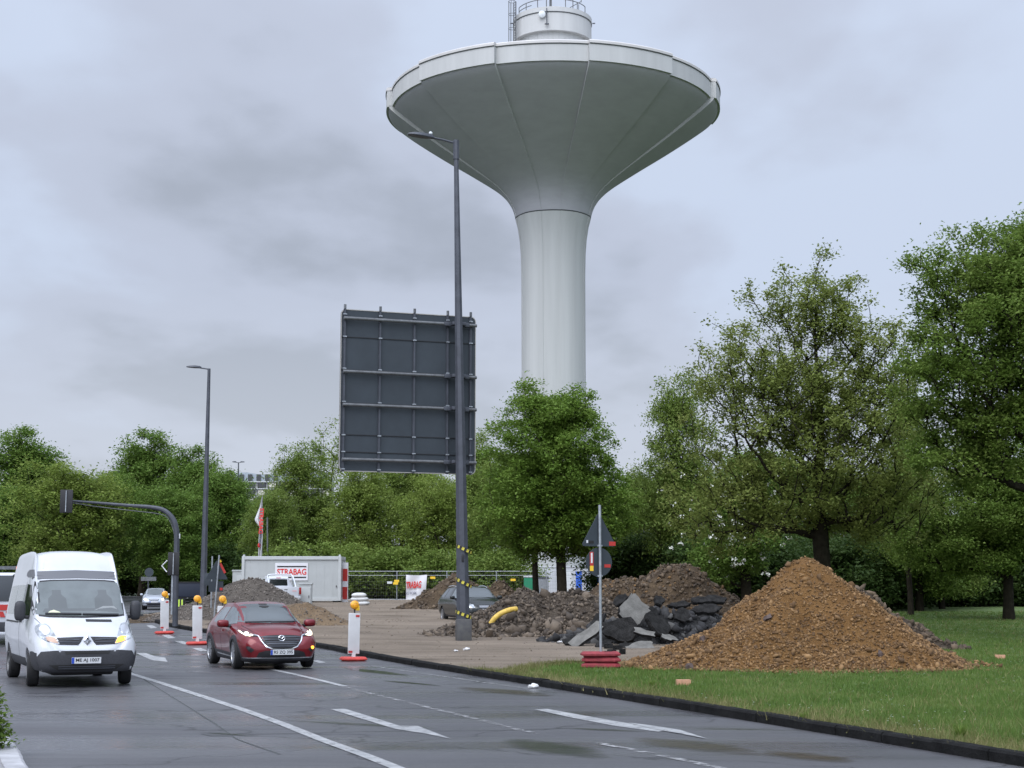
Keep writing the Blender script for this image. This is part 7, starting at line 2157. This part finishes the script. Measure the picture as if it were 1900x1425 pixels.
def tree(name, label, cat, loc, seed, ells, trunk_h, n_attr, r0, per, sig, size, lm, bark=None, group=None, **k):
    lk = {a: k.pop(a) for a in ('up', 'flat', 'asp', 'var') if a in k}
    t = thing(name, label, cat, loc, 0, group)
    A, N, ch, rad = grow(seed, ells, trunk_h, n_attr, r0, **k)
    limb_obj('trunk', N, ch, rad, bark or M['bark'], t)
    mids = np.array([N[c_[-2]] * .55 + N[c_[-1]] * .45 for c_ in ch[1:] if len(c_) > 2])
    cen = np.vstack([A, mids[:len(mids) // 2]]) if len(mids) else A
    leaf_obj('crown', cen, per, sig, size, lm, t, seed + 1, **lk)
    return t
M['lf_oak'] = leaf_mat('oak_leaves', (.098, .130, .027), (.168, .210, .050), (.255, .288, .084), .42)
M['lf_maple'] = leaf_mat('maple_leaves', (.075, .140, .020), (.125, .205, .033), (.200, .280, .060), .42)
M['lf_right'] = leaf_mat('bright_green_leaves', (.080, .135, .022), (.130, .200, .038), (.215, .275, .068), .42)
M['lf_dark'] = leaf_mat('dark_green_leaves', (.075, .142, .025), (.120, .200, .038), (.190, .260, .062), .42)
M['lf_yel'] = leaf_mat('yellow_green_leaves', (.105, .162, .028), (.175, .240, .046), (.260, .310, .088), .42)
M['lf_mid'] = leaf_mat('mid_green_leaves', (.092, .152, .028), (.150, .215, .044), (.230, .275, .078), .42)
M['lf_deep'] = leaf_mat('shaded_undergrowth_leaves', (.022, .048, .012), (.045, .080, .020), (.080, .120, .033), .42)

# the oak behind the ochre mound
tree('oak_tree', 'large open oak with olive leaves and dark limbs behind the ochre mound', 'tree', onground(1530, 55, .05), 101,
     [(-.3, 0, 6.6, 5.0, 4.2, 3.2), (-.5, 0, 9.2, 4.4, 3.6, 2.7), (.0, 0, 11.9, 2.6, 2.2, 1.9), (-3.6, 0, 5.0, 2.4, 2.4, 1.7), (2.6, 0, 5.4, 2.1, 2.2, 1.6), (-3.0, 0, 9.0, 1.9, 1.9, 1.5), (2.6, 0, 9.2, 1.7, 1.8, 1.6), (-2.9, 0, 3.9, 2.5, 2.4, 1.3), (2.2, .3, 3.9, 2.0, 2.2, 1.1)], 10.8, 1020, .29, 54, .18, .125, M['lf_oak'], M['bark_oak'], zmin=2.3, amin=3.2, step=.4, wob=.06, flat=.8, rise=.75,
     limbs=[(3.5, R(-82), 3.4, .75, .25), (3.7, R(78), 2.6, .5, .15), (4.3, R(-62), 3.0, 2.2, .25), (4.6, R(70), 2.6, 2.6, .15), (4.9, R(-20), 1.7, 3.6, .3), (5.0, R(30), 1.9, 3.8, .25), (5.4, R(110), 2.9, 3.0, .3), (5.6, R(-115), 3.0, 3.2, .3),
            (6.6, R(-75), 2.9, 2.9, .35), (7.0, R(60), 2.4, 3.0, .3), (7.8, R(-50), 1.8, 3.3, .3), (8.3, R(85), 1.9, 2.6, .3), (6.0, R(180), 2.6, 3.0, .3)])
# green maple below the tower
mp_t = tree('maple_tree', 'round bright green maple directly below the tower column', 'tree', onground(1043, 80, .05), 102,
     [(-.6, 0, 7.4, 3.6, 3.4, 3.6), (-.5, 0, 10.0, 2.3, 2.3, 2.0), (-1.6, 0, 5.0, 2.9, 3, 1.9), (1.3, 0, 5.2, 2.7, 3, 2.1), (-1.7, 0, 3.5, 2.4, 2.4, 1.0), (1.3, .3, 3.7, 2.3, 2.4, 1.0)], 8.5, 720, .26, 120, .27, .165, M['lf_maple'], zmin=2.3, amin=2.4, wob=.06, rise=.35)
tree('young_maple', 'smaller green tree left of the round maple with a thin dark trunk', 'tree', onground(995, 86, .05), 103,
     [(-1.0, 0, 5.0, 2.4, 2.2, 2.0), (-1.5, 0, 7.2, 1.7, 1.8, 1.5)], 5.5, 150, .17, 95, .38, .2, M['lf_right'], zmin=2.4)
# right edge
tree('big_right_tree', 'tall leafy tree reaching in from beyond the right of the oak', 'tree', onground(2000, 46, .05), 104,
     [(-.4, 0, 9.0, 4.3, 4.0, 3.6), (-3.4, 0, 8.2, 1.9, 2.2, 2.2), (-2.7, 0, 10.9, 2.0, 2.0, 1.7), (-.4, 0, 11.2, 2.0, 2.2, 2.0), (-3.3, 0, 5.6, 1.8, 2, 1.2)], 11, 850, .30, 118, .20, .12, M['lf_right'], M['bark_oak'], zmin=3.0, amin=3.4, wob=.1, rise=.55,
     limbs=[(4.2, R(-80), 3.6, 1.4, .2), (5.0, R(-70), 3.6, 2.6, .25), (6.0, R(-95), 3.2, 3.4, .3), (7.5, R(-60), 2.6, 3.2, .3), (5.5, R(20), 2.5, 3.0, .3)]).name = 'lime_tree'
tree('hornbeam_tree', 'low spreading bright green tree with a bare short trunk on the lawn', 'tree', G(1872, 1150, .05), 105,
     [(-1.7, 0, 3.9, 3.3, 2.8, 2.2), (.8, 0, 4.6, 2.6, 2.6, 2.2), (-3.4, 0, 3.2, 1.4, 1.6, 1.3), (-1.0, 0, 6.4, 2.2, 2.2, 1.4)], 5.2, 500, .20, 130, .23, .125, M['lf_right'], M['bark_oak'], zmin=1.7, rise=.3)
tree('hazel_tree', 'many stemmed small tree between the ochre mound and the lawn trees', 'tree', G(1706, 1134, .05), 106,
     [(-.5, 0, 3.2, 2.3, 2.0, 2.2), (.8, 0, 2.4, 1.9, 1.8, 1.7), (0, 0, 5.2, 1.6, 1.6, 1.3)], 3.2, 220, .17, 140, .30, .135, M['lf_right'], M['bark_oak'], zmin=.55)
tree('hazel_tree', 'thin double stemmed tree right of the many stemmed one', 'tree', G(1748, 1130, .05), 107,
     [(0, 0, 3.0, 1.9, 1.8, 1.9), (1.0, 0, 1.8, 1.3, 1.2, 1.0)], 3.0, 130, .13, 130, .30, .135, M['lf_mid'], M['bark_oak'], zmin=.5)
# hawthorn with white blossom
hw = tree('hawthorn_tree', 'hawthorn with white blossom left of the oak trunk', 'tree', onground(1385, 72, .05), 108,
     [(-.4, 0, 4.2, 2.2, 2.0, 2.2), (.4, 0, 6.0, 1.9, 1.8, 1.6), (-1.0, 0, 2.6, 1.5, 1.6, 1.2)], 5.0, 220, .24, 130, .31, .135, M['lf_dark'], M['bark_oak'], zmin=1.1)
rg_ = np.random.default_rng(3)
cb = np.array([(x, y, z) for x, y, z in zip(rg_.normal(-.5, 1.25, 150), rg_.uniform(-2.1, -.6, 150), rg_.normal(4.2, 1.5, 150)) if 1.4 < z < 7.2])
leaf_obj('blossom', cb, 9, .07, .10, mat('white_blossom', (.55, .56, .50), .7), hw, 9, up=.2, asp=.9)

# belt of trees behind the site, and those along the far road: shared leaf clouds, each its own tree
def proto(seed, ells, th, n, r0, per, sig, size, lm, **k):
    return tree('broadleaf_tree', 'x', 'tree', (0, 0, 0), seed, ells, th, n, r0, per, sig, size, lm, **k)
PA = [(0, 0, 8.5, 4.2, 4.0, 4.6), (0, 0, 12.2, 2.6, 2.6, 2.6), (-1.8, 0, 5.6, 3.2, 3.0, 2.4), (2.0, 0, 6.0, 3.0, 3.0, 2.4)]
PB = [(0, 0, 7.5, 4.8, 4.4, 4.0), (-1.5, 0, 10.2, 2.8, 2.8, 2.4), (2.2, 0, 9.4, 2.6, 2.6, 2.4), (0, 0, 4.0, 4.2, 4.0, 2.2)]
protos = {
    'dark': (201, PA, 11, 330, .3, 120, .44, .24, 'lf_dark'), 'dark2': (202, PB, 9, 330, .3, 120, .46, .24, 'lf_dark'),
    'yel': (203, PB, 9, 300, .26, 95, .44, .22, 'lf_yel'), 'mid': (204, PA, 11, 300, .26, 105, .43, .21, 'lf_mid'), 'mid2': (205, PB, 9, 310, .26, 110, .43, .205, 'lf_mid'),
    'sparse': (206, PA, 11, 200, .2, 22, .42, .24, 'lf_yel')}
made = {}
def place(kind, px, Y, top_py, label, name='broadleaf_tree', wscale=1.0, rot=None, group='trees in the belt behind the building site', zoff=0.0):
    sd_, ells, th, n, r0, per, sig, size, lm = protos[kind]
    if kind not in made:
        made[kind] = o = proto(sd_, ells, th, n, r0, per, sig, size, M[lm], zmin=1.4)
    else: o = dup(made[kind])
    b_ = onground(px, Y, 0.0)
    H = P(px, top_py, Y).z - b_.z
    H0 = 14.8 if ells is PA else 12.6
    k = H / H0
    o.location = b_; o.scale = (k * wscale, k * wscale, k)
    o.rotation_euler.z = R(rot if rot is not None else (px * 7.3) % 360)
    o['label'] = label; o['group'] = group; o.name = name
    return o
GL = 'dense trees along the far road'
place('dark', 40, 205, 792, 'tallest dark tree at the far left beyond the van roof', 'broadleaf_tree', 1.15, 20, GL)
place('yel', 118, 135, 853, 'rounded yellowish green tree behind the traffic light arm', 'broadleaf_tree', 1.25, 40, GL)
place('dark', 262, 165, 796, 'tall dark tree with a ragged top above the curved signal mast', 'broadleaf_tree', 1.0, 150, GL)
place('dark2', 190, 150, 872, 'low dark tree behind the arm of the traffic light', 'broadleaf_tree', 1.0, 250, GL)
place('dark', 352, 160, 826, 'dark tree immediately left of the slim lamp post', 'broadleaf_tree', 1.0, 300, GL)
place('dark2', 415, 150, 868, 'dark rounded tree right of the slim lamp post below the office roof', 'broadleaf_tree', .95, 80, GL)
place('dark2', 318, 138, 900, 'lower dark tree behind the curved bend of the signal mast', 'broadleaf_tree', 1.0, 10, GL)
place('dark2', 20, 150, 900, 'low dark tree at the far left behind the lorry', 'broadleaf_tree', 1.1, 110, GL)
place('mid', 555, 128, 818, 'tall pale green tree behind the flag and container', 'broadleaf_tree', 1.0, 33)
place('mid2', 500, 122, 905, 'mid green tree right of the slack white flag', 'broadleaf_tree', .8, 133)
place('sparse', 612, 150, 776, 'thin sparsely leaved tree rising at the left edge of the big sign', 'broadleaf_tree', .85, 60)
place('yel', 668, 122, 862, 'light green tree below the left half of the big sign', 'broadleaf_tree', .95, 77)
place('mid2', 745, 130, 840, 'mid green tree behind the big sign board', 'broadleaf_tree', .95, 200)
place('yel', 808, 118, 872, 'yellowish tree behind the pole and the dark soil heap', 'broadleaf_tree', .95, 290)
place('mid2', 905, 125, 860, 'mid green tree between the tall pole and the maple', 'broadleaf_tree', .95, 10)
place('mid', 880, 140, 800, 'taller tree at the right edge of the big sign', 'broadleaf_tree', .8, 100)
place('mid', 1262, 84, 690, 'tall fresh green tree at the left shoulder of the oak', 'broadleaf_tree', .72, 45)
place('dark2', 1175, 100, 880, 'dark green tree right of the maple', 'broadleaf_tree', .9, 95)
place('mid2', 1235, 92, 860, 'mid green tree between the maple and the oak', 'broadleaf_tree', .9, 205)
place('dark2', 1330, 96, 880, 'dark tree behind the hawthorn', 'broadleaf_tree', 1.0, 310)
place('dark2', 1440, 92, 830, 'dark tree seen through the left limbs of the oak', 'broadleaf_tree', 1.0, 15)
place('mid2', 1560, 94, 860, 'mid green tree seen below the oak crown', 'broadleaf_tree', 1.0, 65)
place('dark2', 1660, 88, 870, 'dark tree between the oak and the low lawn trees', 'broadleaf_tree', 1.0, 115)
place('dark2', 1770, 96, 950, 'dark tree in the hedge line behind the double stemmed tree', 'broadleaf_tree', 1.1, 165)
place('dark2', 1880, 90, 930, 'dark tree in the hedge line behind the bare trunk', 'broadleaf_tree', 1.1, 215)
place('mid', 1690, 70, 700, 'fresh green tree between the oak and the tall right tree', 'broadleaf_tree', .62, 75)

for i, (x_, y_, kd_, k_) in enumerate([(-60, 96, 'dark2', 1.05), (-74, 104, 'yel', 1.1), (-70, 80, 'dark', .95), (-58, 66, 'dark2', .9), (-52, 50, 'yel', .85)]):
    o = dup(made[kd_]); o.location = (x_, y_, gz(x_, y_)); o.scale = (k_,) * 3; o.rotation_euler.z = R(70 * i + 15)
    o['label'] = 'tree of the roadside belt continuing beyond the left edge of the view'; o['group'] = 'roadside trees past the left edge'

def shrub(label, loc, seed, rx, rz, n, per, sig, size, lm, group=None, name='shrub'):
    return tree(name, label, 'shrub', loc, seed, [(0, 0, rz * .62, rx, rx * .8, rz * .5), (rx * .3, 0, rz * .35, rx * .8, rx * .7, rz * .34), (-rx * .4, 0, rz * .3, rx * .7, rx * .7, rz * .3)], rz * .55, n, .06, per, sig, size, lm, None, group, zmin=.12, step=.3)
sh = shrub('x', (0, 0, 0), 301, 2.3, 2.9, 90, 75, .36, .22, M['lf_mid'])
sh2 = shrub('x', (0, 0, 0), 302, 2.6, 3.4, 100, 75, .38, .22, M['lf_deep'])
def put(src, px, Y, sc_, lab, grp, used=[]):
    o = src if src.name not in used else dup(src)
    used.append(src.name)
    o.location = onground(px, Y, 0.0); o.scale = (sc_,) * 3; o.rotation_euler.z = R((px * 11) % 360); o['label'] = lab; o['group'] = grp
GS = 'shrubs behind the site fence'
put(sh, 662, 109, 1.1, 'green shrub behind the fence at the container end', GS)
for px in (705, 748): put(sh, px, 109.5, 1.05, 'green shrub behind the fence near the banner', GS)
for px in (800, 850, 905, 950): put(sh, px, 110, 1.0, 'green shrub behind the fence and the dark soil heap', GS)
for px in (600, 560, 515): put(sh, px, 112, 1.15, 'green shrub showing above the container roof', GS)
for px in (1150, 1200, 1260): put(sh2, px, 86, 1.0, 'dark shrub behind the large brown soil heap', GS)
GD = 'dark undergrowth shrubs under the trees'
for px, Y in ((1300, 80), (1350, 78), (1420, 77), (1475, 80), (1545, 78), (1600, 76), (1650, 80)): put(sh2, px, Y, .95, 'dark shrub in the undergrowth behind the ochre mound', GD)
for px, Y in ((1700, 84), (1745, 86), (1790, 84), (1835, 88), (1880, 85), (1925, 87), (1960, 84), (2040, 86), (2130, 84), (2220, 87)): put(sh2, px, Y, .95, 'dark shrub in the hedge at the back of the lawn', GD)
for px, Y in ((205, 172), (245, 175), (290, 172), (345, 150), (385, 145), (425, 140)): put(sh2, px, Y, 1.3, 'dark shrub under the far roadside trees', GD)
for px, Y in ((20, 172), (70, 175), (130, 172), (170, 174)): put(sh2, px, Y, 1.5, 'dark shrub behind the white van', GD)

# near left corner: leafy bush by the pavement
shrub('leafy green bush at the near left corner beside the pale kerb', Vector((-5.80, 16.5, gz(-5.8, 16.5) + .05)), 401, .40, .62, 150, 110, .085, .06, M['lf_right'], name='bush')
# weeds on the plot and at the kerb
for i, (px, py, sz, lab) in enumerate([(1023, 1100, .55, 'tuft of tall grass at the foot of the maple trunk'), (1492, 1340, .16, 'small weed at the lawn edge below the mound'), (1782, 1372, .20, 'leafy weed near the lawn kerb at the lower right'), (1210, 1275, .14, 'small weed on the lawn left of the brick')]):
    Yw = 74 if i == 0 else G(px, py, .05).y
    lo = onground(px, Yw, .05)
    rgw = np.random.default_rng(500 + i); n = 120
    a = rgw.uniform(0, 2 * PI, n); ln = rgw.uniform(.3, 1, n) * sz * .6; hh = rgw.uniform(.5, 1, n) * sz
    b0 = np.column_stack([np.cos(a) * sz * .12 * rgw.uniform(0, 1, n), np.sin(a) * sz * .12 * rgw.uniform(0, 1, n), 0 * a])
    wv = sz * .05
    v = np.stack([b0 + np.column_stack([-np.sin(a) * wv, np.cos(a) * wv, 0 * a]), b0 - np.column_stack([-np.sin(a) * wv, np.cos(a) * wv, 0 * a]), b0 + np.column_stack([np.cos(a) * ln, np.sin(a) * ln, hh])], 1).reshape(-1, 3)
    tag(np_obj('weed', v, np.arange(len(v)).reshape(-1, 3), M['blade_dry'] if i == 0 else M['lf_right'], loc=lo), lab, 'weed')
